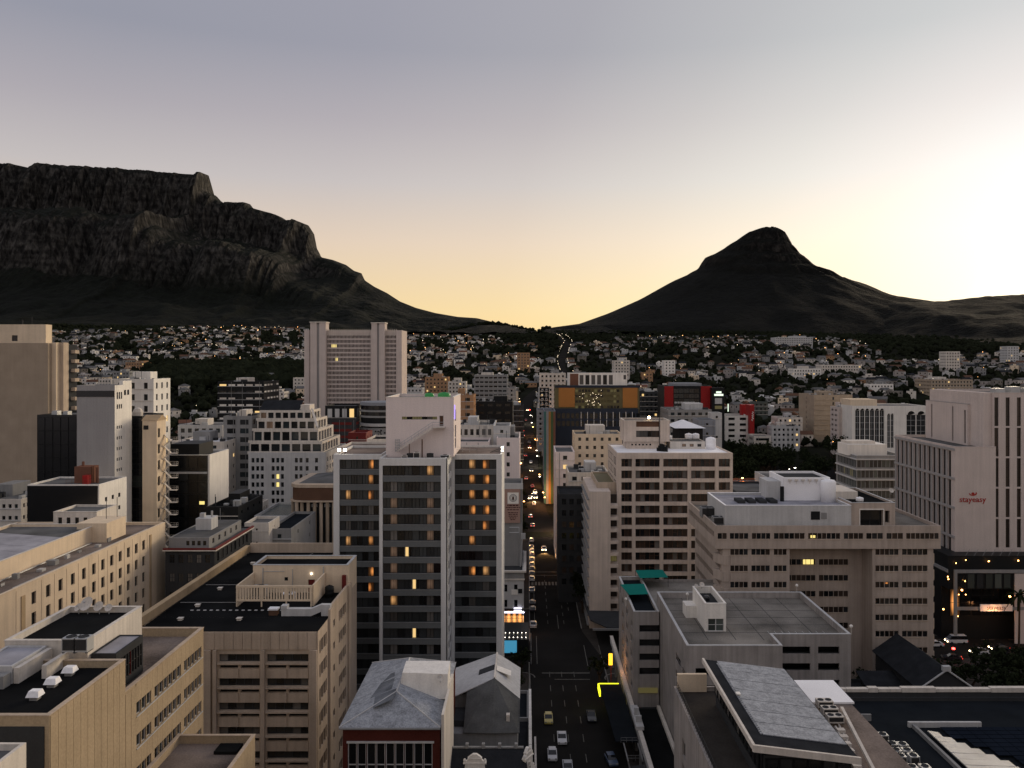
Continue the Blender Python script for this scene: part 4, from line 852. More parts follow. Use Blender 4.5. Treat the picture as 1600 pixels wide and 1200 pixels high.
# ------------------------------------------------------------------ the hotel: white frames, dark window bands
t = Thing('hotel_tower', 'white-framed hotel tower of three dark glazed wings with lamps lit in some rooms', 'building', (-21, 163, 0))
RM = win_mesh
def wing(x0, x1, yf, yb, zt_, first, n, npane, pl, pr, lit):
    """one wing: piers, top band, then alternating window bands and spandrels, set behind the frame"""
    t.body(x0, x1, yf + .55, yb, 0, zt_, 'hotel_white', {}, .2, 'roof_stain', .45, .3)
    t.box('pier', x0, x0 + pl, yf, yf + .547, 0, zt_, 'hotel_white'); t.box('pier', x1 - pr, x1, yf, yf + .547, 0, zt_, 'hotel_white'); t.box('top_band', x0 + pl, x1 - pr, yf, yf + .547, first + .003, zt_, 'hotel_white')
    a, b = x0 + pl, x1 - pr; st = (b - a) / npane
    for j in range(n):
        zw = first - 3.0 * j
        t.box('spandrel', a, b, yf + .12, yf + .545, zw - 3.0, zw - 1.88, 'spandrel_grey'); t.box('sill', a, b, yf + .05, yf + .118, zw - 1.97, zw - 1.89, 'mid_grey')
        for i in range(npane):
            r = (a + st * i, a + st * (i + 1), zw - 1.88, zw); k = lit.get((j, i)); k = R.choice(['lit_orange', 'lit_orange', 'lit_orange_mid', 'lit_orange_left']) if k == 'lit_orange' else k
            pane = k or R.choice(['pane_black', 'pane_hotel', 'pane_dark', 'pane_hotel', 'pane_hotel'])
            if k == 'lit_yellow':
                t.window('front', yf, (r[0] + .1, r[0] + .1 + .62, r[2] + .05, r[3] - .05), .50, 'lit_yellow', 0, 0, .04, label='narrow bright yellow window')
                t.window('front', yf, (r[0] + .75, r[1], r[2], r[3]), .52, 'pane_black', 0)
            else: t.window('front', yf, r, .52, pane, 2 if k else R.choice([1, 2]), 0, .06, 'near_black', label={'lit_orange': 'window glowing orange', 'lit_orange_mid': 'window glowing orange', 'lit_orange_left': 'window glowing orange', 'lit_amber': 'window glowing amber', 'lit_dim': 'dimly lit curtained window'}.get(k))
O, A_, D, Yl, C = 'lit_orange', 'lit_amber', 'lit_dim', 'lit_yellow', 'pane_curtain'
L_ = {}
for j, s in enumerate(['.O', '.O', 'AO', 'CC', 'CC', 'AO', '..', '.O', '.O', 'C.', '..', '..', '..']):
    for k, ch in zip((1, 5), s):
        if ch != '.': L_[(j, k)] = {'O': O, 'A': A_, 'C': C}[ch]
wing(PX(521, 161), PX(592, 158), 161, 178, PZ(710, 161), PZ(718, 161), 15, 7, 1.15, .5, L_)
L_ = {}
for j, s in enumerate(['AO', 'OO', 'OO', 'OO', 'CO', 'O.', '..', 'OA', '.C', 'C.', '..', '..', '..']):
    for k, ch in zip((2, 4), s):
        if ch != '.': L_[(j, k)] = {'O': O, 'A': A_, 'C': C}[ch]
wing(PX(700, 163), PX(784, 162), 162, 180, PZ(710, 162), PZ(718, 162), 15, 6, 1.4, 1.05, L_)
L_ = {}
for j, (l, y_, r) in enumerate([('', 0, 'A'), ('C', 0, 'C'), ('D', 0, 'D'), ('D', 0, 'D'), ('C', 0, 'D'), ('D', 3, ''), ('D', 0, 'D'), ('D', 4, 'D'), ('A', 0, 'C'), ('C', 0, 'C'), ('', 4, 'C'), ('C', 0, 'C'), ('', 0, ''), ('', 0, '')]):
    if l: L_[(j, 1)] = {'A': A_, 'C': C, 'D': D}[l]
    if r: L_[(j, 6)] = {'A': A_, 'C': C, 'D': D}[r]
    if y_: L_[(j, y_)] = Yl
cx0, cx1 = PX(593, 152), PX(697, 152); wing(cx0, cx1, 152, 176, PZ(716, 152), PZ(727.5, 152), 15, 8, .55, .95, L_)
sw = []
for j in range(14):
    zw = PZ(727.5, 152) - 3.0 * j
    for a in (154.2, 157.8): sw.append((a, a + 2.4, zw - 2.0, zw - .2))
m = M(); wall_holes(m, 'right', cx1 + .25, 152.003, 162.5, 0, PZ(716, 152), sw, .24); t.add('side_wall', m, 'hotel_white')
for r in sw: t.window('right', cx1 + .25, r, .2, 'pane_black', 2, 0, .06, 'dark_grey')
# lift house on the roof
zr = PZ(716, 152) - .45; bx0, bx1, by0, by1 = PX(603, 158), PX(709, 158), 158, 174; zb = PZ(621, 158)
slot = (PX(628, 158), PX(683, 158), PZ(655.5, 158), PZ(651, 158)); door = (PX(686.5, 158), PX(693, 158), PZ(666, 158), PZ(649.5, 158))
side = [(160.5, 163.2, PZ(640, 162) - 2.2, PZ(640, 162)), (160.5, 163.2, PZ(664, 162) - 2.4, PZ(664, 162)), (160.5, 163.2, PZ(684, 162) - 2.0, PZ(684, 162))]
t.body(bx0, bx1, by0, by1, zr, zb, 'pink_white', {'front': [slot, door], 'right': side}, .3, 'roof_grey', .5, .3, name='lift_house_wall', cope='white_paint')
for i in range(7):
    st = (slot[1] - slot[0]) / 7; t.window('front', by0, (slot[0] + st * i, slot[0] + st * (i + 1), slot[2], slot[3]), .25, R.choice(['lit_faint', 'pane_black', 'pane_curtain']), 2, 0, .05)
t.inst('door', win_mesh(door[1] - door[0], door[3] - door[2], 'brown_tile', 0, 0, .08, 'pale_grey'), ((door[0] + door[1]) / 2, by0 + .2, (door[2] + door[3]) / 2))
for r in side: t.window('right', bx1, r, .25, 'pane_blue', 2)
# outside stair from the roof up to the door
m = M(); p0 = Vector((PX(622, 157), 156.4, PZ(703, 157))); p1 = Vector((PX(676, 157), 156.4, PZ(667.5, 157))); p2 = Vector((PX(692, 157), 156.4, PZ(664, 157)))
dv = p1 - p0; n = 20
for i in range(n): p = p0 + dv * (i / n); m.box(p.x, p.x + dv.x / n + .06, 156.3, 157.5, p.z, p.z + .07)
m.hexa([(p0.x, 156.25, p0.z - .25), (p1.x, 156.25, p1.z - .25), (p1.x, 156.33, p1.z - .25), (p0.x, 156.33, p0.z - .25)], [(p0.x, 156.25, p0.z + .05), (p1.x, 156.25, p1.z + .05), (p1.x, 156.33, p1.z + .05), (p0.x, 156.33, p0.z + .05)])
t.add('stair_flight', m, 'off_white'); t.box('stair_landing', p1.x, p2.x + .4, 156.3, 157.9, p1.z - .12, p1.z + .02, 'off_white')
m = M()
for h in (.5, 1.0): m.tube(p0 + Vector((0, 0, h)), p1 + Vector((0, 0, h)), .05, n=5).tube(p1 + Vector((0, 0, h)), p2 + Vector((.3, 0, h + (p1.z - p2.z))), .05, n=5)
for i in range(11): p = p0 + dv * (i / 10); m.tube(p, p + Vector((0, 0, 1.0)), .04, n=4)
t.add('handrail', m, 'galvanised')
for px in (620, 624.5): pass
m = M(); cxl, cyl_ = PX(621, 157), 157.0
for i in range(8):
    a = 2 * math.pi * i / 8; m.tube((cxl + .42 * math.cos(a), cyl_ + .42 * math.sin(a), PZ(706, 157)), (cxl + .42 * math.cos(a), cyl_ + .42 * math.sin(a), PZ(686, 157)), .035, n=4)
for k in range(5): m.lathe((cxl, cyl_, PZ(704 - 4 * k, 157)), [(.46, 0), (.46, .06)], n=8, caps=False)
t.add('ladder_cage', m, 'galvanised')
t.add('stair_post', M().tube((PX(660, 157), 156.6, zr), (PX(660, 157), 156.6, PZ(686, 157)), .12).tube((PX(640, 157), 156.6, zr), (PX(640, 157), 156.6, PZ(693, 157)), .08), 'brown_tile')
t.add('led_panel', M().box(bx1 + .003, bx1 + .12, 158.6, 160.0, PZ(655, 159), PZ(633, 159)), 'sign_purple', 'purple lit panel')
for px, py, r in ((680, 618, 1.0), (692, 617, 1.35), (704, 619, .9)): pass
claim(PX(521, 161), PX(784, 162), 152, 180)
for i, (px, r, h, lab) in enumerate(((671, .95, .85, 'smaller round roof tank lit green, left of the pair on the hotel lift house'), (694, 1.25, .95, 'larger round roof tank lit green, at the right corner of the hotel lift house'))):
    s = Thing('roof_tank', lab, 'tank', (PX(px, 163), 163, zb - .5), 'green lit tanks on the hotel'); x = PX(px, 163)
    s.add('shell', M().lathe((x, 163, zb - .5), [(r, 0), (r, h), (r * .8, h + .25), (.1, h + .4)], n=16), 'tank_green', smooth=True); s.add('lid', M().lathe((x, 163, zb - .5 + h + .4), [(.3, -.05), (.3, .08)], n=10), 'dark_grey')
# plant on the hotel roof
for i, (px, w, h, mat, lab) in enumerate(((633, .9, .7, 'off_white', 'small round-fronted air unit at the foot of the hotel roof stair'), (642, 1.2, 1.0, 'dark_grey', 'dark boxed air unit right of the hotel roof stair'), (652, 1.0, 1.3, 'off_white', 'white cabinet against the hotel lift house'), (672, 1.0, 1.0, 'dark_grey', 'dark air unit near the middle of the hotel roof edge'), (696, 1.4, .8, 'galvanised', 'grey air unit at the right end of the hotel lift house'))):
    ac_unit(PX(px, 155), 155 if i % 2 else 154.4, zr, w * 1.2, 1.0, h, lab, 'air units on the hotel roof', mat)
for i, (px, lab) in enumerate(((629, 'left'), (637, 'right'))):
    x = PX(px * 1.0 - 103, 162.0); x = -36.9 + 1.15 * i; zz = PZ(706, 162) + .2
    s = Thing('floodlight', lab + ' one of two white floodlights at the left end of the hotel roof', 'floodlight', (x, 161.6, zz), 'floodlights on the hotel roof')
    s.add('bracket', M().tube((x, 161.7, PZ(710, 161) - .1), (x, 161.7, zz), .05), 'steel_dark'); s.add('lamp', M().box(x - .3, x + .3, 161.2, 161.45, zz, zz + .5), 'lamp_white'); s.add('housing', M().box(x - .35, x + .35, 161.453, 161.75, zz - .05, zz + .55), 'steel_dark')
for i, lab in enumerate(('upper', 'lower')):
    x = PX(785, 164); zz = PZ(700 + 5 * i, 164)
    s = Thing('floodlight', lab + ' white floodlight at the right end of the hotel roof', 'floodlight', (x, 164, zz), 'floodlights on the hotel roof')
    s.add('arm', M().tube((x - 2.5, 164, PZ(707, 164)), (x - .1, 164, zz + .1), .05), 'steel_dark'); s.add('lamp', M().box(x - .25, x + .2, 163.6, 163.9, zz, zz + .28), 'lamp_white')
m = M(); rails(m, [(PX(712, 166), 166, zr + .05), (PX(745, 166), 166, zr + .05), (PX(745, 170), 170, zr + .05)], 1.0, 1.3); solo('roof_railing', m, 'galvanised', 'thin railing on the roof of the right hotel wing', 'railing')

# ------------------------------------------------------------------ houses in front of the hotel
t = Thing('slate_house', 'dark brick hall under a patched grey slate hip roof with white tall mullioned windows', 'building', (-16.8, 110, 0))
x0, x1, ya, yb, ze, zg = -22.9, -10.6, 100.0, 121.5, 27.6, 29.9
wins = [(x0 + 1.0 + 1.15 * i, x0 + 1.0 + 1.15 * i + 1.1, 17.5, 25.6) for i in range(9)]
m = M(); wall_holes(m, 'front', ya + .25, x0 + .4, x1 - .1, 0, ze - .02, wins, .3); m.box(x0 + .4, x1 - .1, ya + .6, yb - .2, 0, ze - .03); t.add('wall', m, 'red_brick')
for r in wins: t.window('front', ya + .25, r, .25, 'pane_black', 1, 3, .11, 'pale_grey')
t.box('lintel', x0 + .9, x0 + 11.5, ya + .1, ya + .247, 25.62, 25.85, 'pale_grey'); xm = (x0 + x1) / 2; yr1, yr2 = 105.2, 117.0
def roof_part(th, name, pts, mat, thick=.14):
    m = M(); m.hexa([(p[0], p[1], p[2] - thick) for p in pts], pts); return th.add(name, m, mat)
roof_part(t, 'front_slope', [(x0, ya, ze), (x1, ya, ze), (xm, yr1, zg)], 'slate'); roof_part(t, 'left_slope', [(x0, yb, ze), (x0, ya, ze), (xm, yr1, zg), (xm, yr2, zg)], 'slate')
roof_part(t, 'right_slope', [(x1, ya, ze), (x1, yb, ze), (xm, yr2, zg), (xm, yr1, zg)], 'slate'); roof_part(t, 'rear_slope', [(x1, yb, ze), (x0, yb, ze), (xm, yr2, zg)], 'slate')
m = M(); m.tube((xm, yr1, zg + .02), (xm, yr2, zg + .02), .11, n=6)
for a in ((x0, ya), (x1, ya), (x0, yb), (x1, yb)): m.tube((a[0], a[1], ze + .02), (xm, yr1 if a[1] == ya else yr2, zg + .02), .09, n=6)
t.add('ridge_cap', m, 'pale_grey')
def on_left(u, v): return (x0 + (xm - x0) * v, ya + 2 + (yb - ya - 4) * u, ze + (zg - ze) * v + .012)
for k_, (u0, u1, v0, v1, w_) in enumerate(((.24, .50, .42, .86, .10), (.02, .25, .60, .98, -.08), (.51, .64, .55, .80, .12))): roof_part(t, 'slate_patch', [on_left(u1, v0 + w_), on_left(u0, v0), on_left(u0 + .03, v1), on_left(u1, v1 - w_ * .4)], 'slate_mid', .008)
m = M(); m.hexa([(xm - .1, 107.6, 28.2), (x1 + .1, 107.6, 27.9), (x1 + .1, 111.5, 27.9), (xm - .1, 111.5, 28.2)], [(xm + .3, 108.1, 31.2), (x1 + .1, 108.1, 31.0), (x1 + .1, 111.5, 31.5), (xm + .3, 111.5, 31.5)]); t.add('dormer', m, 'white_paint')
t.box('party_wall', x1 + .11, x1 + .42, ya - .1, 113, 0, 29.2, 'off_white'); t.box('gutter', x0, x1, ya - .2, ya - .003, ze - .2, ze - .03, 'mid_grey'); claim(x0, x1, ya, yb)
dish(x1 - .8, 107.2, 30.2, .42, 'grey dish fixed to the white dormer of the slate-roofed hall', yaw=.2)
t = Thing('gabled_house', 'pale grey house beside the slate-roofed hall with a folded roof and dark front slope', 'building', (-6, 126, 0))
x0, x1 = -11.7, -1.2; ya, yb = 116.0, 134; xm = -5.0; ze, zg = 22.2, 24.6; zl = 19.8
t.box('wall', x0 + .3, x1 - .3, ya + .3, yb - .2, 0, zl - .3, 'mid_grey')
roof_part(t, 'left_slope', [(x0, yb, ze), (x0, 122.5, ze - .3), (xm, 123.5, zg), (xm, yb, zg)], 'pale_grey'); roof_part(t, 'right_slope', [(x1, 122.5, ze - .3), (x1, yb, ze), (xm, yb, zg), (xm, 123.5, zg)], 'pale_grey')
roof_part(t, 'front_slope', [(x0 + 2.6, ya, zl), (xm, ya - .4, zl + .1), (xm, 123.5, zg), (x0 + 2.6, 122.9, ze + .5)], 'felt_grey'); roof_part(t, 'front_slope', [(xm, ya - .4, zl + .1), (x1, ya, zl), (x1, 122.5, ze - .3), (xm, 123.5, zg)], 'felt_grey')
t.box('upper_wall', x0 + .3, x1 - .3, 123.8, yb - .3, zl, ze - .25, 'mid_grey'); t.box('ridge_cap', xm - .12, xm + .12, 123.4, yb, zg + .02, zg + .16, 'off_white')
roof_part(t, 'roof_hatch', [(xm - 2.6, 127, 23.75), (xm - .2, 127, 24.62), (xm - .2, 129, 24.62), (xm - 2.6, 129, 23.75)], 'dark_grey', .1); roof_part(t, 'skylight', [(xm + .2, 126.6, 24.6), (xm + 2.4, 126.6, 23.75), (xm + 2.4, 128.6, 23.75), (xm + .2, 128.6, 24.6)], 'white_paint', .1)
t.box('chimney', -3.1, -2.6, 117.5, 118.3, 19.5, 21.6, 'off_white'); t.box('side_addition', x0 + .2, x0 + 2.5, 118.5, 123, 14, 20.4, 'dark_grey')
for i in range(2):
    for j in range(2): t.window('front', 118.5, (x0 + .4 + 1.05 * i, x0 + 1.2 + 1.05 * i, 16.6 + 1.7 * j, 17.7 + 1.7 * j), -.03, 'pane_dark', 2, 2, .07, 'pale_grey')
claim(x0, x1, ya, yb)
t = Thing('gabled_shop', 'dark-roofed old shop with white curly gables at the bottom of the photo', 'building', (-5, 114, 0))
t.box('wall', -11.4, .2, 106, 115.5, 0, 17.3, 'off_white'); roof_part(t, 'front_slope', [(-11.6, 105.7, 17.2), (.4, 105.7, 17.2), (-.5, 111, 20.0), (-11.4, 111, 20.0)], 'slate_dark'); roof_part(t, 'rear_slope', [(.4, 115.6, 17.6), (-11.6, 115.6, 17.6), (-11.4, 111, 20.0), (-.5, 111, 20.0)], 'slate_dark'); t.box('ridge_cap', -11.3, -.6, 110.8, 111.2, 20.0, 20.16, 'mid_grey')
for i in range(5): t.box('ridge_post', -10.6 + 2.2 * i, -10.2 + 2.2 * i, 110.7, 111.3, 20.0, 20.6, 'mid_grey')
def dutch(th, cx, cy, w, z0, h, rz, name, wn_):
    """a stepped and scrolled Dutch gable with two sashes, built flat then set up facing rz"""
    m = M(); a = w / 2
    half = [(a, 0), (a, .18 * h), (a * .92, .24 * h), (a * .80, .25 * h), (a * .72, .21 * h), (a * .66, .27 * h), (a * .60, .40 * h), (a * .57, .62 * h), (a * .57, .66 * h), (a * .64, .68 * h), (a * .64, .73 * h), (a * .50, .75 * h), (a * .40, .80 * h), (a * .37, .84 * h), (a * .40, .86 * h), (a * .30, .92 * h), (a * .10, 1.0 * h)]
    out_ = half + [(-x, z) for x, z in reversed(half)]
    n = len(out_)
    m.hexa([(x, .45, z) for x, z in reversed(out_)], [(x, 0, z) for x, z in reversed(out_)])
    m.box(-a * .68, a * .68, -.1, .5, .66 * h, .70 * h); m.box(-a * .42, a * .42, -.08, .48, .835 * h, .865 * h); m.box(-a, a, -.1, .5, -.12, 0)
    for s in (-1, 1): m.lathe((s * a * .60, .2, .73 * h), [(.13, 0), (.2, .12), (.13, .3), (.02, .38)], n=8); m.lathe((s * a * .84, .2, .25 * h), [(.13, 0), (.2, .14), (.13, .3), (.02, .34)], n=8)
    me = m.mesh(name, ['white_paint']); g = th.inst(name, me, (cx, cy, z0), rz)
    for i in range(wn_):
        ox = (-.24 + .48 * i) * a if wn_ == 2 else 0; link('window', win_mesh(a * .32, h * .42, 'pane_dark', 2, 3, .05, 'white_paint'), g, (ox, -.03, h * .32))
dutch(t, -6.9, 107.0, 4.4, 17.4, 3.6, 0, 'dutch_gable', 2); dutch(t, .15, 109.8, 3.2, 16.7, 3.9, math.pi / 3, 'dutch_gable', 1)
t.box('finial_post', -10.95, -10.6, 110, 110.4, 15, 21.2, 'white_paint'); t.add('finial', M().lathe((-10.77, 110.2, 21.203), [(.28, 0), (.3, .1), (.2, .2), (.24, .5), (.16, .8), (.02, 1.2)], n=8), 'white_paint')
t.box('front_ledge', -11.4, .4, 105.0, 105.6, 16.2, 16.6, 'mid_grey'); claim(-12, .4, 105, 116)
t = Thing('shop_row', 'row of low shops along the left pavement with white parapet copings and slate awning roofs', 'building', (-2, 145, 0))
t.body(-4.6, .3, 116.5, 134, 0, 14.2, 'mid_grey', {}, .2, 'slate_dark', .6, .3); t.body(-4.4, .1, 136, 150, 0, 12.2, 'mid_grey', {}, .2, 'blue_dark_roof', .5, .3)
for a, b, z in ((118, 123.4, 14.3), (123.6, 128.6, 14.3), (128.8, 133.6, 14.3), (136.2, 149.5, 12.3)): t.box('coping', .12, .58, a, b, z - .1, z + .32, 'white_paint')
t.box('coping', 1.0, 1.3, 119, 133, 11.0, 11.5, 'off_white'); t.box('awning', .32, 2.0, 118, 134, 4.0, 4.2, 'mid_grey'); claim(-5, 1, 116, 150)

# ------------------------------------------------------------------ corner block right of the hotel
t = Thing('corner_block', 'grey corner block right of the hotel with a moulded cornice and a lit shop below', 'building', (-4, 222, 0))
Y = 216; x0, x1 = PX(779, Y), PX(818, Y); zc = PZ(893, Y); wf = []
for j in range(2):
    for x in (PX(790, Y), PX(806, Y)): wf.append((x - .45, x + .45, zc - 3.4 - 4.0 * j - 1.9, zc - 3.4 - 4.0 * j))
t.body(x0, x1, Y, 240, 0, zc, 'pale_grey', {'front': wf}, .3, 'dark_grey', .5, .3)
for r in wf: t.window('front', Y, r, .25, 'pane_black', 1, 2)
t.box('cornice', x0, x1 + .7, Y - .7, Y - .003, zc - .1, zc + .35, 'off_white'); t.box('cornice', x0, x1 + .3, Y - .3, Y - .004, zc - 2.2, zc - 1.8, 'off_white'); t.box('parapet_panel', x0, x1 + .2, Y - .2, Y - .005, zc - 1.797, zc - .103, 'mid_grey'); t.box('cornice', x1 + .003, x1 + .7, Y, 238, zc - .1, zc + .35, 'off_white')
t.box('wall_sign', PX(799, Y), PX(809, Y), Y - .15, Y - .006, PZ(929, Y), PZ(921, Y), 'white_paint'); t.box('wall_sign', PX(809.5, Y), PX(816, Y), Y - .15, Y - .006, PZ(927, Y), PZ(920, Y), 'near_black')
t.add('neon_strip', M().box(x0 + 1.0, x1 + .2, Y - .5, Y - .4, PZ(957, Y), PZ(955, Y)).box(PX(803, Y), PX(815, Y), Y - .52, Y - .42, PZ(953.5, Y), PZ(949, Y)), 'neon_white')
for i in range(4): t.inst('shop_window', win_mesh(1.35, 4.4, 'lit_shop', 1, 2, .08, 'near_black'), (x0 + 1.3 + 1.45 * i, Y - .05, 4.7), 0, 'shop window glowing orange')
t.box('shop_canopy', x0, x1 + 1.5, Y - .9, Y - .1, 7.1, 7.3, 'near_black')
zb = PZ(752, 224); t.body(x0 + .2, x1 - .4, 224, 239.5, zc - .6, PZ(760, 224), 'mid_grey', {}, .2, 'roof_grey', .6, .3, name='rear_wall'); claim(x0, x1, Y, 240)
t.box('parapet_band', x0 + .2, x1 - .2, 223.6, 223.997, PZ(764, 224), PZ(755, 224), 'pale_grey')
s = Thing('wall_banner', 'tall pink banner with a white square emblem on the wall right of the hotel', 'banner', (PX(802, 223.5), 223.5, PZ(822, 223.5)))
Yb = 223.5; s.box('sheet', PX(788, Yb), PX(813, Yb), Yb - .06, Yb, PZ(817, Yb), PZ(764, Yb), 'banner_pink'); s.box('emblem', PX(793, Yb), PX(810.5, Yb), Yb - .09, Yb - .063, PZ(787, Yb), PZ(769.5, Yb), 'white_paint')
m = M(); ec = (PX(801.7, Yb), Yb - .1, PZ(778, Yb))
for r0, r1 in ((1.05, .85), (.72, .60)):
    for i in range(20):
        a, b = 2 * math.pi * i / 20, 2 * math.pi * (i + 1) / 20; m.face([(ec[0] + r * math.cos(q), ec[1], ec[2] + r * math.sin(q)) for r, q in ((r0, a), (r0, b), (r1, b), (r1, a))])
s.add('emblem_ring', m, 'mid_grey'); s.add('emblem_centre', M().lathe((ec[0], ec[1] - .003, ec[2] - .55), [(.12, 0), (.26, .25), (.24, .7), (.08, 1.05)], n=10), 'print_dark')
for i, (py, w) in enumerate(((789.6, 9), (792.8, 11), (796.4, 9), (801, 8), (803.6, 7), (806.4, 7), (809.2, 5.5), (811.8, 4))):
    m = M(); xx = PX(801.7 - w, Yb); q = R.choice([3, 4])
    while xx < PX(801.7 + w, Yb): ln = R.uniform(.3, .8); m.box(xx, min(xx + ln, PX(801.7 + w, Yb)), Yb - .085, Yb - .063, PZ(py + (1.0 if i < 1 else .65), Yb), PZ(py - (1.0 if i < 1 else .65), Yb)); xx += ln + .14
    s.add('print_line', m, 'print_dark')
for i, py in enumerate((824, 832)): solo('rooftop_bar', M().tube((PX(796, 222), 222, PZ(py, 222)), (PX(811, 222), 222, PZ(py, 222)), .12, n=5).tube((PX(811, 222), 222, PZ(py, 222)), (PX(811, 222), 222, zc), .1, n=5), 'galvanised', ['upper', 'lower'][i] + ' pale metal bar on the roof below the pink banner', 'railing')
solo('billboard_frame', M().box(PX(814, 221), PX(821, 221), 220.6, 221, PZ(842, 221), PZ(833, 221)).tube((PX(813, 221), 221.1, zc), (PX(817, 221), 221.1, PZ(835, 221)), .12, n=5), 'galvanised', 'tilted white sign box on a bracket above the corner roof', 'sign')
s = Thing('shop_canopy', 'canopy with a glowing blue screen and tiny bulbs beside the hotel foot', 'canopy', (-2.5, 197, 0))
s.box('roof_deck', -6.6, .2, 188.6, 201, 8.1, 8.4, 'near_black'); s.box('fascia', -6.6, .2, 188.6, 188.8, 4.6, 8.097, 'near_black'); s.add('screen', M().box(PX(783, 188.5), PX(807.5, 188.5), 188.4, 188.58, PZ(1020, 188.5), PZ(1001, 188.5)), 'screen_blue')
for x in (-6.4, -2.6): s.box('post', x - .1, x + .1, 195.2, 195.4, 0, 8.09, 'steel_dark')
m = M()
for i in range(7):
    for j in range(2): m.lathe((-6.2 + .95 * i, 189.4 + 3.2 * j, 8.5), [(.02, 0), (.1, .1), (.02, .2)], n=6)
s.add('light_string', m, 'lamp_white', kind='stuff')
solo('ring_post', M().tube((.25, 158, .1), (.25, 158, 7.2), .12, n=6).tube((.25, 178, .1), (.25, 178, 7), .1, n=6), 'galvanised', 'pair of pale slender poles on the left pavement by the hotel', 'pole')
# ------------------------------------------------------------------ parking garage and its neighbours on the right of the street
t = Thing('parking_garage', 'grey concrete parking garage with long dark openings and an empty roof deck', 'parking garage', (40, 150, 0))
zG = 26.0; gx0, gx1 = 25.6, 54.2; YF1, YF2, YB_ = 133.0, 138.6, 164.0; xs_ = 41.0
fo1 = [(a, b, zG - 3.5 - 2.75 * j - 1.2, zG - 3.5 - 2.75 * j) for j in range(7) for a, b in ((27.0, 33.1), (34.4, 40.0))]
fo2 = [(a, b, zG - 1.95 - 2.8 * j - 1.25, zG - 1.95 - 2.8 * j) for j in range(8) for a, b in ((42.0, 47.4), (48.7, 52.3))]
lo = []
for j in range(6): lo += [(138.5, 143.2, zG - 4.3 - 2.9 * j - 1.4, zG - 4.3 - 2.9 * j), (134.3, 136.8, zG - 4.6 - 2.9 * j - 1.3, zG - 4.6 - 2.9 * j)]
m = M(); zq = zG - 1.0; wall_holes(m, 'front', YF1, gx0, xs_, 0, zq, fo1, .5); wall_holes(m, 'right', xs_, YF1, YF2, 0, zq, [], .5); wall_holes(m, 'front', YF2, xs_, gx1, 0, zq, fo2, .5)
wall_holes(m, 'left', gx0, YF1, YB_, 0, zq, lo, .5); wall_holes(m, 'right', gx1, YF2, YB_, 0, zq, [], .5); wall_holes(m, 'back', YB_, gx0, gx1, 0, zq, [], .5); t.add('wall', m, 'garage_concrete')
m = M(); m.box(gx0 + .3, xs_ - .3, YF1 + .3, YF2 + .3, zG - 1.2, zG - 1.0); m.box(gx0 + .3, gx1 - .3, YF2 + .303, YB_ - .3, zG - 1.2, zG - 1.0); t.add('roof_deck', m, 'deck_stain')
m = M(); c = 'off_white'
for a, b, d, e in ((gx0, gx0 + .35, YF1 + .35, YB_), (gx0, xs_, YF1, YF1 + .35), (xs_ - .35, xs_, YF1 + .35, YF2 + .35), (xs_, gx1, YF2, YF2 + .35), (gx1 - .35, gx1, YF2 + .35, YB_), (gx0 + .35, gx1 - .35, YB_ - .35, YB_)): m.box(a, b, d, e, zG - 1.0, zG + .08)
t.add('parapet', m, 'garage_concrete')
m = M()
for a, b, d, e in ((gx0 - .04, gx0 + .4, YF1 + .4, YB_), (gx0 - .04, xs_, YF1 - .04, YF1 + .4), (xs_ - .4, xs_ + .04, YF1 + .4, YF2 + .4), (xs_ + .04, gx1, YF2 - .04, YF2 + .4), (gx1 - .4, gx1 + .04, YF2 + .4, YB_), (gx0 + .4, gx1 - .4, YB_ - .4, YB_)): m.box(a, b, d, e, zG + .083, zG + .2)
t.add('coping', m, 'pale_grey')
for k, (rects, face, pl) in enumerate(((fo1, 'front', YF1), (fo2, 'front', YF2), (lo, 'left', gx0))):
    me = {}
    for r in rects:
        kk = (round(r[1] - r[0], 2), round(r[3] - r[2], 2))
        if kk not in me:
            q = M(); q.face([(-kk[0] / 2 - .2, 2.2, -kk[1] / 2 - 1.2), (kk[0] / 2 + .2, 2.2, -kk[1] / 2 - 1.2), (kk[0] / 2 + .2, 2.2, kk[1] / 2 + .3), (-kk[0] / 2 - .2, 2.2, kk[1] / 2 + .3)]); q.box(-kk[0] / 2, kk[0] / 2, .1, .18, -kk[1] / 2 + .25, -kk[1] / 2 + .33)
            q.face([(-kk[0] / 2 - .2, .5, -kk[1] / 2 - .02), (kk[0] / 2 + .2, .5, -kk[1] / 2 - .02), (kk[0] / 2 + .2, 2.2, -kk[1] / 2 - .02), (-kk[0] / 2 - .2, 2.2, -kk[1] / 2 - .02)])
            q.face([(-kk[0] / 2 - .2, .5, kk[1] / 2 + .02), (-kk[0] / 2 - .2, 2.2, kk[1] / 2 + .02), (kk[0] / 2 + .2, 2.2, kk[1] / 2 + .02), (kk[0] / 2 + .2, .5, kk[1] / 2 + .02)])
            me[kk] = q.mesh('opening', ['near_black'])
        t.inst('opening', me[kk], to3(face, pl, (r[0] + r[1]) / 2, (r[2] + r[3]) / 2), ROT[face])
m = M()
for i in range(1, 6): m.box(gx0 + .4, gx1 - .4, YF2 + 4.2 * i, YF2 + 4.2 * i + .09, zG - 1.0, zG - .985)
for i in range(1, 6): m.box(gx0 + 4.7 * i, gx0 + 4.7 * i + .09, YF2 + .4, YB_ - .4, zG - .984, zG - .975)
for i in range(9): m.box(xs_ + 1.2 * i + .6, xs_ + 1.2 * i + .66, YF2 + .5, YF2 + 5, zG - .974, zG - .97, 1)
t.add('deck_joint', m, ['dark_grey', 'pale_grey'], kind='stuff')
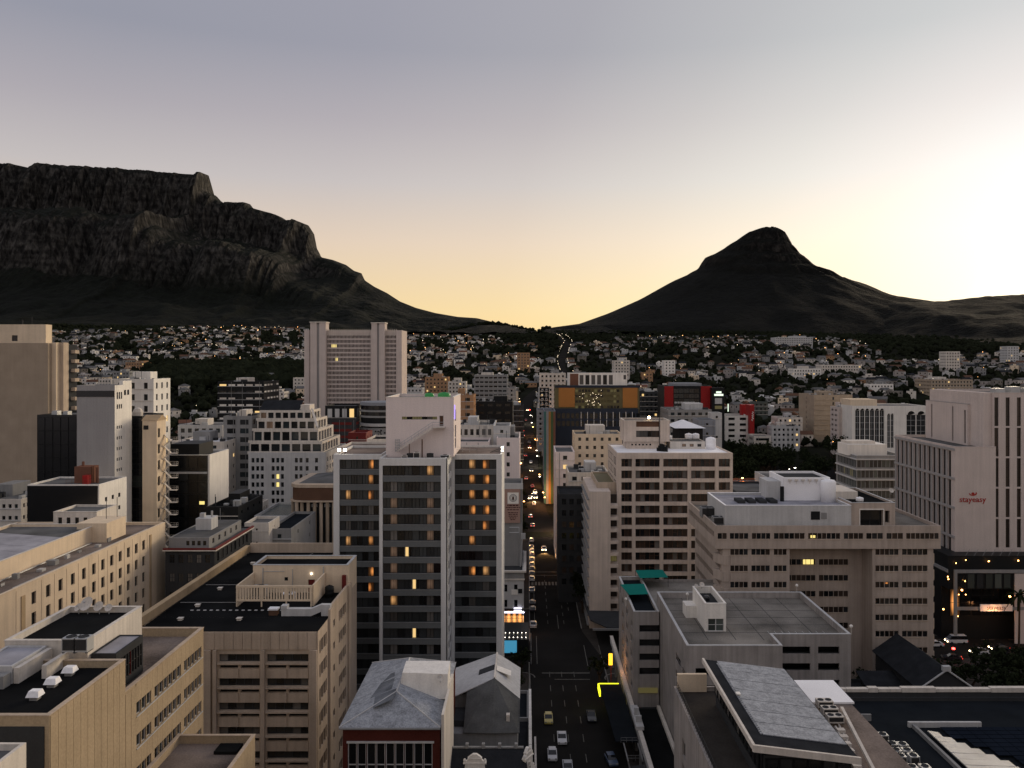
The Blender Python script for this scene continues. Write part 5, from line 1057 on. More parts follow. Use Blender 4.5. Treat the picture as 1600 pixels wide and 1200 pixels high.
# stair box on the deck
sx0, sx1 = PX(1099, 145), PX(1134.5, 143.5); sz = 29.8
s_ = [(sx0 + .5, sx1 - .4, zG - .98, zG + 1.2)]
t.body(sx0, sx1, 143.5, 154.5, zG - 1, sz, 'white_paint', {'front': s_}, .3, 'dark_grey', 1.2, .25, name='stair_house_wall', cope='white_paint')
for i in range(2): t.window('front', 143.5, (sx0 + .5 + (sx1 - sx0 - .9) / 2 * i, sx0 + .5 + (sx1 - sx0 - .9) / 2 * (i + 1), zG - .98, zG + 1.2), .25, 'green_glass', 1, 2, .08, 'pale_grey', name='door')
t.box('stair_house_annex', sx0 - 1.9, sx0 - .003, 151, 154.3, zG - 1, zG + 1.2, 'white_paint'); t.add('vent_hood', M().lathe((sx0 + 1.5, 149.5, sz - 1.2), [(.6, 0), (.6, .6), (.45, .9), (.1, 1.0)], n=10), 'black_panel')
dish(sx0 + .5, 153.8, sz - .3, .35, 'smaller white dish on the white stair house of the garage roof', .3); dish(sx0 + 1.6, 154.0, sz - .3, .5, 'larger white dish on the white stair house of the garage roof', .3)
for i, (px, Yl, zl, lab) in enumerate(((1330, 138.8, zG, 'globe lamp on the right front corner of the garage roof'), (1074, 158, zG, 'globe lamp left of the white stair house on the garage roof'), (978, 163, 23.6, 'globe lamp on the left wall of the low garage wing'), (1245, 164, zG, 'globe lamp on the back corner of the garage roof'))):
    x = PX(px, Yl); s = Thing('globe_lamp', lab, 'lamp', (x, Yl, zl), 'globe lamps on the garage'); s.add('post', M().tube((x, Yl, zl), (x, Yl, zl + 1.1), .05, n=6), 'off_white'); s.add('globe', M().lathe((x, Yl, zl + 1.1), [(.06, 0), (.24, .12), (.3, .3), (.24, .48), (.06, .6)], n=10), 'white_paint', smooth=True)
claim(gx0, gx1, YF1, YB_)
t = Thing('parking_garage', 'lower grey garage wing with green shade cloths on its roof beside the street', 'parking garage', (23, 172, 0))
zW = 23.4; wo = [(21.6, 25.4, zW - 2.6 - 2.75 * j - 1.35, zW - 2.6 - 2.75 * j) for j in range(4)]; wl = [(162.0 + 7.5 * i, 165.0 + 7.5 * i, zW - 2.6 - 3.0 * j - 1.5, zW - 2.6 - 3.0 * j) for i in range(3) for j in range(6)]
t.body(20.5, 25.4, 160, 186, 0, zW, 'garage_concrete', {'front': wo, 'left': wl}, .5, 'blue_dark_roof', .7, .3, cope='pale_grey'); t.body(25.403, 42, 164.1, 186, 0, zW - .6, 'garage_concrete', {}, .5, 'deck_stain', .5, .3)
for r in wo: t.window('front', 160, r, .45, 'pane_black', 0, 0, .05, 'near_black', name='opening')
for r in wl: t.window('left', 20.5, r, .45, 'pane_black', 0, 0, .05, 'near_black', name='opening')
for (px0, px1, px2, px3, py0, py1, lab, zz) in ((969, 1006, 1013, 983, 912, 928, 'nearer green shade cloth on the low garage wing', 24.6), (993, 1035, 1044, 1000, 890, 902, 'farther green shade cloth behind the low garage wing', 24.8)):
    a, b = YG(py0, zz), YG(py1, zz); s = Thing('shade_cloth', lab, 'shade cloth', (PX(px0, a), b, zz - 2), 'green shade cloths')
    P = [(PX(px3, b), b, zz - .15), (PX(px2, b), b, zz), (PX(px1, a), a, zz), (PX(px0, a), a, zz - .15)]; q = M(); q.hexa([(x, y, z - .05) for x, y, z in P], P); s.add('cloth', q, 'green_shade')
    for x, y, z in P: s.add('post', M().tube((x, y, zW - .7), (x, y, z - .051), .05, n=5), 'steel_dark')
claim(20, 43, 160, 186)
# podium, canopies and signs along the right pavement
t = Thing('podium_building', 'dark low podium between the garage and the street with a long pale parapet', 'building', (22, 140, 0))
t.body(20.3, 25.4, 88, 159.8, 0, 5.0, 'dark_grey', {}, .2, 'bitumen', .3, .3); t.box('parapet', 19.7, 20.28, 104, 198, 4.6, 6.0, 'pale_grey'); t.box('parapet_cap', 19.6, 20.36, 104, 198, 6.003, 6.15, 'off_white'); t.box('side_coping', 24.8, 25.38, 104, 159, 5.0, 5.7, 'off_white')
for i in range(16): t.box('parapet_pier', 19.75, 20.25, 105 + 5.9 * i, 105.5 + 5.9 * i, 0, 4.597, 'mid_grey')
m = M(); m.box(19.3, 20.7, 147.2, 156.5, 6.16, 6.8); m.box(19.5, 20.5, 149, 149.5, 6.8, 7.9); m.box(19.6, 20.4, 152, 152.5, 6.8, 8.1); t.add('cornice_ornament', m, 'pale_grey')
t.inst('entrance_glow', M().box(-1.9, 1.9, 0, .1, -.5, .5).mesh('entrance_glow', ['lit_faint']), (23.2, 159.6, 8.3)); claim(19.6, 25.4, 88, 160)
t = Thing('street_canopy', 'slate-grey walkway canopy edged in yellow light over the right pavement', 'canopy', (18, 160, 0))
t.add('roof_deck', M().hexa([(15.6, 147, 4.1), (19.6, 147, 4.1), (19.4, 173, 4.1), (14.9, 173, 4.1)], [(15.6, 147, 4.3), (19.6, 147, 4.3), (19.4, 173, 4.3), (14.9, 173, 4.3)]), 'blue_dark_roof')
t.add('light_edge', M().box(14.9, 19.0, 173.05, 173.2, 4.2, 4.42), 'sign_yellow'); t.add('light_edge', M().hexa([(14.6, 169, 3.3), (14.88, 169, 3.3), (14.88, 173.04, 3.3), (14.6, 173.04, 3.3)], [(14.6, 169, 4.4), (14.88, 169, 4.4), (14.88, 173.04, 4.4), (14.6, 173.04, 4.4)]), 'sign_yellow')
for i in range(5): t.add('post', M().tube((18.9, 148 + 6 * i, .1), (18.9, 148 + 6 * i, 4.1), .08, n=6), 'steel_dark')
m = M()
for a, b in ((140, 146.6),): rails(m, [(16.5, b, 4.2), (19.5, b, 4.2)], .9, 1); rails(m, [(16.9, a, 4.2), (19.5, a, 4.2), (19.5, b, 4.2)], .9, 1.2); m.box(16.9, 17.1, a, b, 4.0, 4.2); m.box(19.4, 19.6, a, b, 4.0, 4.2)
t.add('open_frame', m, 'mid_grey')
t.add('slat_awning', M().hexa([(17.4, 118, 3.6), (19.4, 118, 3.9), (19.4, 139, 3.9), (17.4, 139, 3.6)], [(17.4, 118, 3.75), (19.4, 118, 4.05), (19.4, 139, 4.05), (17.4, 139, 3.75)]), 'dark_grey')
s = Thing('blade_sign', 'glowing orange upright sign on a pole beside the garage wing', 'sign', (17.6, 176, 0)); s.add('post', M().tube((17.7, 176, .1), (17.7, 176, 7.2), .09, n=6), 'dark_red'); s.add('lit_face', M().box(17.2, 18.0, 175.85, 176.15, 7.203, 9.6), 'sign_orange')
# ------------------------------------------------------------------ slate monopitch pavilion, terrace, white box, flat roofs at lower right
t = Thing('pavilion', 'glass-walled rooftop pavilion under a big tilted slate roof with a white fascia', 'building', (28.5, 97, 0))
A = (23.3, 109, 32.6); B = (33.9, 109, 31.3); C_ = (33.9, 85, 31.3); D_ = (23.3, 85, 32.6)
roof_part(t, 'roof_edge', [D_, C_, B, A], 'slate_dark', .1)
def slp(u, v, dz=0): return (A[0] + (B[0] - A[0]) * u, 85 + 24 * v, A[2] + (B[2] - A[2]) * u + dz)
for i in range(7):
    v0, v1 = .10 + .128 * i, .10 + .128 * (i + 1) - .005
    roof_part(t, 'slate_course', [slp(.15, v0, .1 + .012 * (i % 2)), slp(.985, v0, .1 + .012 * (i % 2)), slp(.985, v1, .1), slp(.15, v1, .1)], 'slate', .09)
m = M()
for i in range(44): p = slp(.135, .11 + .0195 * i, 0); m.box(p[0] - .1, p[0] + .1, p[1] - .12, p[1] + .12, p[2], p[2] + .13)
t.add('slate_verge', m, 'slate', kind='stuff')
m = M(); m.hexa([(23.0, 84.7, 32.1), (23.28, 84.7, 32.1), (23.28, 109.2, 32.1), (23.0, 109.2, 32.1)], [(23.0, 84.7, 32.72), (23.28, 84.7, 32.72), (23.28, 109.2, 32.72), (23.0, 109.2, 32.72)]); t.add('fascia', m, 'off_white')
m = M(); m.hexa([(23.0, 84.4, 32.0), (34.1, 84.4, 30.7), (34.1, 84.68, 30.7), (23.0, 84.68, 32.0)], [(23.0, 84.4, 32.72), (34.1, 84.4, 31.4), (34.1, 84.68, 31.4), (23.0, 84.68, 32.72)]); t.add('fascia', m, 'off_white')
t.box('wall', 24.6, 33.6, 86, 108.2, 20, 30.9, 'dark_grey')
for i in range(14): t.inst('glass_panel', win_mesh(1.5, 3.0, R.choice(['pane_dark', 'pane_black', 'pane_curtain', 'pane_black']), 1, 0, .1, 'near_black', .08), (24.55, 87 + 1.58 * i, 29.9), ROT['left'])
for i in range(6): t.inst('glass_panel', win_mesh(1.45, 2.9, R.choice(['pane_dark', 'pane_black']), 1, 0, .1, 'near_black', .08), (25.4 + 1.5 * i, 85.95, 29.2), 0)
claim(23, 36, 84, 112)
lw = [(88 + 8.5 * i, 90 + 8.5 * i, 21 - 3.2 * j, 23.2 - 3.2 * j) for i in range(3) for j in range(5)]
t.body(20.0, 34.0, 80, 113, 0, 27.4, 'garage_concrete', {'left': lw, 'front': []}, .4, 'paving', .5, .25, name='lower_wall', cope='garage_concrete')
for r in lw: t.window('left', 20.0, r, .35, 'pane_black', 2)
t.box('terrace_wall', 20.35, 24.3, 112.2, 112.7, 27.0, 29.4, 'cream_plaster')
m = M(); rails(m, [(20.2, 82, 27.45), (20.2, 112, 27.45)], 1.0, .8, nr=3); t.add('terrace_railing', m, 'steel_dark'); t.box('roof_light', 24.6, 25.1, 97.3, 98.0, 32.6, 32.75, 'white_paint')
t = Thing('rooftop_room', 'plain room with a bright white flat roof beside the slate pavilion', 'building', (38.5, 108, 0)); t.box('wall', 35.3, 41.3, 105.2, 112.0, 0, 28.35, 'mid_grey'); t.box('roof', 34.6, 41.5, 105, 112.3, 28.353, 28.6, 'roof_white'); t.box('wall_vent', 39.4, 40.3, 105.1, 105.195, 27.0, 27.6, 'near_black'); claim(34.5, 41.6, 105, 112.4)
for i in range(3):
    y = 103.6 - 2.2 * i; ac_unit(PX(1288 + 8 * i, y), y, 28.6, 1.9, 1.2, .9, ['farthest', 'middle', 'nearest'][i] + ' pale twin-fan condenser in the row at the right edge of the slate roof', 'condensers beside the slate roof', 'off_white', 2)
m = M(); m.box(33.95, 41.2, 84, 105, 0, 28.3); solo('service_roof', m, 'roof_stain', 'narrow cluttered service roof to the right of the slate pavilion', 'building')
m = M(); m.hexa([(PX(1313, 102), 102, 28.9), (PX(1313, 102) + .35, 102, 28.9), (PX(1372, 86), 86, 28.6), (PX(1372, 86) - .35, 86, 28.6)], [(PX(1313, 102), 102, 29.3), (PX(1313, 102) + .35, 102, 29.3), (PX(1372, 86), 86, 29.0), (PX(1372, 86) - .35, 86, 29.0)]); m.tube((34.6, 86, 28.6), (36.5, 98, 28.6), .14).tube((35.2, 86, 28.55), (37.2, 99, 28.55), .1); m.box(33.97, 40, 84.6, 84.95, 28.7, 29.1)
solo('service_pipe', m, 'off_white', 'white ducts and pipes beside the slate pavilion roof', 'pipes')
for i in range(7): y = 86.5 + 1.7 * i; x = 34.7 + .18 * (y - 86); solo('pipe_box', M().box(x - .45, x + .45, y - .35, y + .35, 28.31, 28.9), R.choice(['off_white', 'galvanised']), ORD[i] + ' pale junction box from the front in the row along the slate roof edge', 'junction box', group='junction boxes beside the slate roof')
t = Thing('flat_building', 'dark flat-roofed building at the lower right with solar panels and a light corrugated roof', 'building', (66, 105, 0))
t.body(41.6, 92, 70, 120, 0, 23.2, 'dark_grey', {}, .2, 'blue_dark_roof', .5, .4); t.box('rear_parapet', 41.6, 92, 120.003, 120.5, 20, 23.9, 'dark_grey')
xx = 41.7
for i, w in enumerate([3.0, 1.6, 3.2, 1.4, 1.7, 1.7, 5.0, 2.5, 5.5, 5.4, 1.7, 4.2, 1.6, 5.3, 1.6]):
    if xx + w > 92: break
    t.box('coping_stone', xx, xx + w - .06, 119.9, 120.7, 23.9 if i % 3 else 23.85, 24.35 if i % 3 else 24.5, 'off_white'); xx += w
t.box('upstand', 42.2, 47, 113, 113.3, 22.7, 23.6, 'mid_grey'); t.box('upstand', 51.2, 61, 111, 111.4, 22.7, 23.4, 'pale_grey'); t.box('upstand', 51.6, 52.0, 80, 110.99, 22.7, 23.2, 'mid_grey')
m = M()
for i in range(19):
    y0_ = 79.5 + 1.55 * i; a = 52.7; b = 52.9 + .62 * (109.3 - y0_) * (1 if y0_ > 99 else .9)
    if b - a > .5: m.hexa([(a, y0_, 23.1), (b, y0_, 22.95), (b, y0_ + 1.5, 22.95), (a, y0_ + 1.5, 23.1)], [(a, y0_, 23.25 + .03 * (i % 2)), (b, y0_, 23.05 + .03 * (i % 2)), (b, y0_ + 1.5, 23.05), (a, y0_ + 1.5, 23.25)])
t.add('corrugated_roof', m, 'sheet_metal', kind='stuff'); claim(41, 92, 70, 121)
me = M().box(-.8, .8, -.5, .5, 0, .05).mesh('solar_panel', ['solar'])
for j in range(9):
    for i in range(20):
        x = 54.2 + 1.68 * i; y = 109.9 - 1.15 * j
        if x > 53.9 + .62 * (109.3 - y) + .9: t.inst('solar_panel', me, (x, y, 23.0))
k = 0
cpos = [(1356, 1141), (1379, 1146), (1383, 1160), (1394, 1160), (1410, 1161), (1383, 1172), (1400, 1170), (1417, 1170), (1393, 1183), (1407, 1179), (1427, 1179), (1425, 1196), (1445, 1196)]
for i, (px, py) in enumerate(cpos):
    y = YG(py, 24.4); ac_unit(PX(px, y), y, 22.72, 1.15, 1.1, 1.65, ORD[i] + ' silver condenser counted from the back of the cluster on the dark roof', 'condenser cluster on the dark roof', 'galvanised', 1)
block('chapel', 'dark gabled house with a pale ridge end between the ribbon-window block and the flat roof', 1340, 1500, 1120, 150, 18, 'dark_grey', roof='slate_dark', zb=0, ww=1, wh=1.5, gap=4, pent=False)
t = Thing('gabled_house', 'dark slate gabled house below the ribbon-window block with a pale gable top', 'building', (72, 160, 0)); Yg = 152; gx = PX(1478, Yg); zg = PZ(1046, Yg)
t.add('wall', M().hexa([(gx - 4.5, Yg, 0), (gx + 5.0, Yg, 0), (gx + 5.0, 172, 0), (gx - 4.5, 172, 0)], [(gx - 4.5, Yg, zg - 3.4), (gx + 5.0, Yg, zg - 3.4), (gx + 5.0, 172, zg - 3.4), (gx - 4.5, 172, zg - 3.4)]).hexa([(gx - 4.5, Yg, zg - 3.39), (gx + 5, Yg, zg - 3.39), (gx + 5, 172, zg - 3.39), (gx - 4.5, 172, zg - 3.39)], [(gx - .2, Yg, zg - .2), (gx + .2, Yg, zg - .2), (gx + .2, 172, zg - .2), (gx - .2, 172, zg - .2)]), 'dark_grey')
for s in (-1, 1): roof_part(t, 'roof_slope', [(gx + s * 5.2, Yg - .3, zg - 3.6), (gx, Yg - .3, zg), (gx, 172.2, zg), (gx + s * 5.2, 172.2, zg - 3.6)][::-s], 'slate_dark', .15)
m = M()
for s in (-1, 1): m.tube((gx + s * 5.2, Yg - .35, zg - 3.55), (gx, Yg - .35, zg + .05), .16, n=5)
m.box(gx - .7, gx + .7, Yg - .5, Yg + .3, zg - .2, zg + .7); t.add('gable_coping', m, 'pale_grey'); claim(gx - 6, gx + 6, 148, 173)
t = Thing('shed', 'low slate-roofed shed with a lean-to and pale skylight sheet left of the gabled house', 'shed', (60, 152, 0)); x0, x1 = PX(1387, 150), PX(1465, 150); t.box('wall', x0, x1, 148, 164, 0, 6.6, 'dark_grey'); roof_part(t, 'roof_slope', [(x0 - .3, 147.5, 6.6), (x1, 147.5, 6.6), (x1, 164, 10.5), (x0 - .3, 164, 10.5)], 'slate_dark', .15); roof_part(t, 'skylight', [(x1 - 3.5, 138, 6.2), (x1 + .6, 138, 6.2), (x1 - .5, 144, 7.0), (x1 - 4.4, 144, 7.0)], 'galvanised', .1); t.box('lean_to', x1 - 5, x1 + 1, 137.5, 147, 0, 6.05, 'dark_grey'); claim(x0, x1 + 1, 137, 164)

# ------------------------------------------------------------------ ribbon-window block
t = Thing('office_block', 'brown concrete office block with ribbon windows, a recessed middle and grey rooftop rooms', 'building', (64, 192, 0))
Y = 176.0; x0, x1 = 40.0, 88.0; zT = 36.9; sp = 3.5; zw0 = PZ(833, Y)
def ribbon(face, plane, u0, u1, z_top, h, lit=None, pier=None, nb=None):
    """a band of panes between u0 and u1, in groups of four"""
    n = nb or max(2, int(round((u1 - u0) / 1.05))); st = (u1 - u0) / n; rr = []
    for i in range(n): rr.append((u0 + st * i + .04, u0 + st * (i + 1) - .04, z_top - h, z_top))
    return rr
bands = []
def bay_block(name, x0, x1, y0, y1, z0, z1, tops, groups, side=None, lit={}, right=None, roof=True):
    fr = []
    for j, zt_ in enumerate(tops):
        for g, (a, b) in enumerate(groups): fr += [r + (j, g) for r in ribbon('front', y0, a, b, zt_, 1.25)]
    lf = []
    if side:
        for j, zt_ in enumerate(tops): lf += [r + (j, 99) for r in ribbon('left', x0, side[0], side[1], zt_, 1.25)]
    rt = []
    if right:
        for j, zt_ in enumerate(tops): rt += [r + (j, 98) for r in ribbon('right', x1, right[0], right[1], zt_, 1.25)]
    t.body(x0, x1, y0, y1, z0, z1, 'ribbon_concrete', {'front': fr, 'left': lf, 'right': rt}, .35, 'deck_stain', .7 if roof else 0, .35, name=name)
    for face, pl, rr in (('front', y0, fr), ('left', x0, lf), ('right', x1, rt)):
        for k, r in enumerate(rr):
            pane = lit.get((r[4], r[5], k)) or R.choice(['pane_black', 'pane_brown', 'pane_dark', 'pane_brown'])
            t.window(face, pl, r[:4], .3, pane, 0, 0, .04, 'near_black')
    for j, zt_ in enumerate(tops):
        for a, b in groups: t.box('sill', a - .05, b + .05, y0 - .12, y0 - .003, zt_ - 1.42, zt_ - 1.28, 'beige_concrete'); t.box('spandrel_panel', a + .1, b - .1, y0 - .07, y0 - .004, zt_ - 3.3, zt_ - 1.62, 'ribbon_concrete') if zt_ - 3.3 > z0 + .1 else None
top2 = [zw0]
G2 = [(40.4, 42.4), (43.0, 47.0), (47.7, 51.7), (52.4, 59.0), (59.7, 66.6), (67.3, 71.5), (72.1, 75.7), (76.4, 80.0), (80.6, 87.6)]
zm = PZ(857.5, Y)
bay_block('upper_wall', x0, x1, Y, 206, zm, zT, top2, G2, (177.5, 205.0))
lt = [zw0 - sp * (j + 1) for j in range(9)]
lx0, lx1, rx0, rx1 = 41.6, 55.9, 73.6, 86.6
bay_block('left_wall', lx0, lx1, Y + .4, 205.6, 0, zm - .003, lt, [(43.2, 47.0), (47.7, 51.7), (52.5, 55.3)], (178.5, 204.5), roof=False)
bay_block('right_wall', rx0, rx1, Y + .4, 205.6, 0, zm - .003, lt, [(74.2, 79.2), (79.9, 85.4)], None, right=(177.6, 180), roof=False)
bay_block('middle_wall', lx1 + .003, rx0 - .003, Y + 6, 205.5, 0, zm - .004, lt, [(57.0, 63.4), (64.1, 70.6)], None, roof=False)
t.add('lit_window', M().box(63.2 - 2.6 + .1, 63.2 - .2, Y + 6.15, Y + 6.2, lt[1] + .1 - 1.25, lt[1] - .1), 'lit_tube', 'brightly lit window in the recessed middle'); t.add('lit_window', M().box(60.3, 61.3, Y + .16, Y + .2, zw0 - 1.05, zw0 - .5), 'lit_tube'); t.add('lit_window', M().box(76.0, 77.0, Y + .56, Y + .6, lt[2] - .5, lt[2] - .1), 'lit_orange')
m = M()
for j, zt_ in enumerate(lt): m.hexa([(rx1 + .003, Y + .5, zt_ - 3.4), (rx1 + 1.0, Y + 2.0, zt_ - 3.4), (rx1 + 1.0, Y + 6, zt_ - 3.4), (rx1 + .003, Y + 6, zt_ - 3.4)], [(rx1 + .003, Y + .5, zt_ - 1.3), (rx1 + 1.0, Y + 2.0, zt_ - 1.3), (rx1 + 1.0, Y + 6, zt_ - 1.3), (rx1 + .003, Y + 6, zt_ - 1.3)])
t.add('corner_spandrel', m, 'beige_concrete', kind='stuff')
for j, zt_ in enumerate(lt[:5]): t.add('chamfer_spandrel', M().hexa([(lx0 - 1.4, Y + 3.4, zt_ - 3.4), (lx0 + .2, Y + .2, zt_ - 3.4), (lx0 + 1.4, Y + .2, zt_ - 3.4), (lx0, Y + 4, zt_ - 3.4)], [(lx0 - 1.4, Y + 3.4, zt_ - 1.35), (lx0 + .2, Y + .2, zt_ - 1.35), (lx0 + 1.4, Y + .2, zt_ - 1.35), (lx0, Y + 4, zt_ - 1.35)]), 'ribbon_concrete')
zr = zT - .7
pr0, pr1 = PX(1133, 178.5), PX(1330, 178.5); zp = PZ(790, 178.5)
t.body(pr0, pr1, 178.5, 196, zr, zp, 'pale_grey', {}, .2, 'roof_lavender', .5, .3, name='rooftop_room_wall', cope='roof_white')
t.box('louvre', PX(1267, 178.5), PX(1281, 178.5), 178.42, 178.497, PZ(812, 178.5), PZ(799, 178.5), 'near_black'); t.box('louvre', PX(1283, 178.5), PX(1292, 178.5), 178.42, 178.497, PZ(811, 178.5), PZ(801, 178.5), 'mid_grey')
xb0, xb1 = pr1 + .003, PX(1399, 178.5); ob = [(xb0 + 1.9, xb1 - 2.6, zr + .05, zp - 1.0), (xb1 - 2.2, xb1 - 1.2, zr + .8, zp - 1.1)]
t.body(xb0, xb1, 178.6, 200, zr, PZ(786, 178.5), 'ribbon_concrete', {'front': ob}, 1.0, 'bitumen', .4, .3, name='rooftop_room_wall', cope='pale_grey')
for r in ob: t.window('front', 178.6, r, .9, 'pane_black', 2)
t.box('door_frame', ob[0][0] - .15, ob[0][0] - .003, 178.4, 178.597, zr, zp - .9, 'white_paint'); t.box('door_frame', ob[0][1] + .003, ob[0][1] + .15, 178.4, 178.597, zr, zp - .9, 'white_paint'); t.box('door_frame', ob[0][0] - .15, ob[0][1] + .15, 178.4, 178.598, zp - .897, zp - .7, 'white_paint')
tx0, tx1 = PX(1224, 188), PX(1297, 188); t.body(tx0, tx1, 188, 199, zp - .5, PZ(746, 188), 'roof_white', {}, .2, 'dark_grey', .5, .3, name='tank_room_wall')
t.box('tank_room_wall', tx0 - 3, tx0 - .003, 190, 197, zp - .5, PZ(752, 190), 'pale_grey'); t.add('round_tank', M().lathe((tx1 - .8, 187, zp - .5), [(1.7, 0), (1.7, 4.4), (1.4, 4.8), (.2, 5.0)], n=18), 'roof_white', smooth=True); t.box('pipe_box', tx1 + .2, tx1 + 5.5, 186, 196, zp - .5, PZ(768, 186), 'off_white')
m = M()
for i in range(6): m.lathe((tx0 + 1.4 + 1.5 * i, 187.7, PZ(752, 188)), [(.05, -.5), (.05, 0), (.4, .1), (.45, .5), (.1, .6)], n=8)
t.add('roof_lamp', m, 'off_white', kind='stuff'); t.add('flue', M().tube((tx0 - .6, 187, zp - .5), (tx0 - .6, 187, PZ(760, 187)), .45, n=10), 'near_black')
m = M()
for i in range(4): m.box(PX(1150, 186) + 2.4 * i, PX(1150, 186) + 2.4 * i + 1.6, 184, 188, zp - .45, zp + .2)
t.add('roof_hatch', m, 'dark_grey', kind='stuff')
for i, px in enumerate((1100, 1108, 1117)): ac_unit(PX(px, 190), 190, zr, 1.5, 2.6, 2.2, ['left', 'middle', 'right'][i] + ' tall green-grey chiller in the row on the left of the ribbon-window roof', 'chillers on the ribbon-window block', 'mid_grey', 1)
ac_unit(PX(1124, 181), 181, zr, 3.0, 2.2, 1.7, 'low boxed chiller at the front left corner of the ribbon-window roof', 'chillers on the ribbon-window block', 'mid_grey', 2); tank(PX(1354, 178.3), 182, PZ(786, 178.5) - .2, .8, .9, 'small white round tank on the brown rooftop room', 'roof_white')
dish(PX(1392, 190), 190, PZ(786, 178.5), .6, 'white dish at the right end of the brown rooftop room', .2); claim(x0, x1, Y, 207)

# ------------------------------------------------------------------ cream lattice block
t = Thing('office_block', 'cream office block with a lattice of deep square bays and a two-tier roof tower', 'building', (40, 240, 0))
Y = 226.0; x0, x1 = PX(964, Y), PX(1145, Y); zT = PZ(708, Y); zw = PZ(717, Y); pier = [(964, 971), (987.5, 993), (1031, 1036.5), (1074.5, 1080), (1117.5, 1123), (1141, 1145)]
t.body(x0, x1, Y + 1.0, 252, 0, zT, 'lattice_cream', {}, .2, 'roof_white', .35, .3)
PP = [(PX(a, Y), PX(b, Y)) for a, b in pier]
for a, b in PP: t.box('pier', a, b, Y, Y + .997, 0, zw + .003, 'lattice_cream')
t.box('top_band', x0, x1, Y - .05, Y + .996, zw + .006, zT, 'lattice_cream')
lf = [(Y + 3, Y + 7, zw - 3.2 * j - 2.0, zw - 3.2 * j) for j in range(11)] + [(Y + 10, Y + 23, zw - 3.2 * j - 2.0, zw - 3.2 * j) for j in range(11)]
for j in range(12):
    z_ = zw - 3.2 * j
    for (a, b), (c, d) in zip(PP, PP[1:]):
        t.box('floor_beam', b + .003, c - .003, Y + .05, Y + .995, z_ - 3.2, z_ - 2.2, 'lattice_cream')
        n = max(3, int(round((c - b) / 1.25))); st = (c - b) / n
        for i in range(n): t.window('front', Y, (b + st * i + .01, b + st * (i + 1) - .01, z_ - 2.2, z_), .9, R.choice(['pane_brown', 'pane_black', 'pane_curtain', 'pane_brown', 'pane_black']), 1, 2 if R.random() < .3 else 0, .06, 'brown_tile')
for r in lf: t.window('left', x0, r, .02, 'pane_black', 3, 0, .08, 'dark_grey')
t.box('party_wall', PX(921, 222), PX(954, 222), 222, 250, 0, PZ(768, 222), 'lattice_cream'); sxa, sxb = PX(954, 223), x0 - .003
for j in range(13):
    z_ = PZ(775, 223) - 3.2 * j; t.box('landing', PX(954, 222) + .003, sxb, 222.2, 228, z_ - 3.2, z_ - 2.4, 'lattice_cream'); t.window('front', 226, (PX(954, 222) + .05, sxb - .05, z_ - 2.38, z_), 0, 'lit_faint' if j == 5 else 'pane_brown', 3)
for j in range(14): z_ = PZ(780, 222) - 2.6 * j; t.box('louvre_fin', PX(921, 222) - .6, PX(921, 222) - .003, 222.5 + .0 * j, 249, z_ - .35, z_, 'mid_grey')
t.body(PX(935, 224), x0 - .1, 228.1, 250, PZ(790, 222), PZ(768, 222) + 1.6, 'beige_concrete', {}, .2, 'olive_band', .4, .3, name='stair_roof_wall')
# two-tier tower on its roof
tw = Thing
Yt = 240.; ta, tb = PX(975, Yt), PX(1046.5, Yt); z1, z2, z3 = PZ(690, Yt), PZ(657, Yt), PZ(652, Yt)
sl = [(ta + 2.2 + 1.05 * i, ta + 2.75 + 1.05 * i, zT + .6, z1 - .7) for i in range(6)]
t.body(ta + .8, tb - 1.5, Yt + .6, 250, zT - .35, z1, 'lattice_cream', {'front': sl}, .3, 'roof_grey', .1, .2, name='tower_wall'); w1 = [(PX(994, Yt), PX(1030, Yt), PZ(667, Yt), PZ(658.5, Yt)), (PX(994, Yt), PX(1030, Yt), PZ(683, Yt), PZ(673, Yt))]
t.body(ta, tb, Yt, 250.5, z1 + .003, z2, 'lattice_cream', {'front': w1}, .4, 'roof_grey', .4, .3, name='tower_wall', cope='off_white')
t.box('louvre', w1[0][0], w1[0][1], Yt + .3, Yt + .35, w1[0][2], w1[0][3], 'brown_tile')
for i in range(6): st = (w1[1][1] - w1[1][0]) / 6; t.window('front', Yt, (w1[1][0] + st * i, w1[1][0] + st * (i + 1), w1[1][2], w1[1][3]), .35, R.choice(['pane_curtain', 'pane_black', 'pane_brown']), 0)
for a in (978, 1032): t.box('tower_panel', PX(a, Yt), PX(a + 10, Yt), Yt - .08, Yt - .003, PZ(668, Yt), PZ(657.5, Yt), 'lattice_cream'); t.box('tower_panel', PX(a, Yt), PX(a + 10, Yt), Yt - .08, Yt - .003, PZ(686, Yt), PZ(672, Yt), 'lattice_cream')
t.add('aerial_mast', M().tube((PX(1030, Yt), Yt - .4, zT), (PX(1030, Yt), Yt - .4, z2 + 1.5), .12, n=6), 'steel_dark')
for i, r in enumerate(sl): t.window('front', Yt + .6, r, .25, 'pane_black', 0)
rb = [(PX(1066 + 12 * i, Yt), PX(1072 + 12 * i, Yt), zT + .3, zT + 1.1) for i in range(4)]
t.body(tb + .2, PX(1102, Yt), 240.2, 250, zT - .35, PZ(690, Yt), 'off_white', {'front': rb}, .2, 'roof_grey', .2, .2, name='roof_room_wall')
for i, r in enumerate(rb): t.window('front', 240.2, r, .15, 'lit_dim' if i < 2 else 'pane_black', 0)
s = Thing('floodlight', 'bright floodlight on top of the lattice block roof tower', 'floodlight', (PX(1014, Yt), Yt, z2)); x = PX(1014, Yt); s.add('post', M().tube((x, Yt, z2 - .2), (x, Yt, z2 + .5), .06), 'steel_dark'); s.add('lamp', M().lathe((x, Yt - .2, z2 + .5), [(.1, 0), (.42, .2), (.42, .6), (.1, .8)], n=10), 'head_lamp')
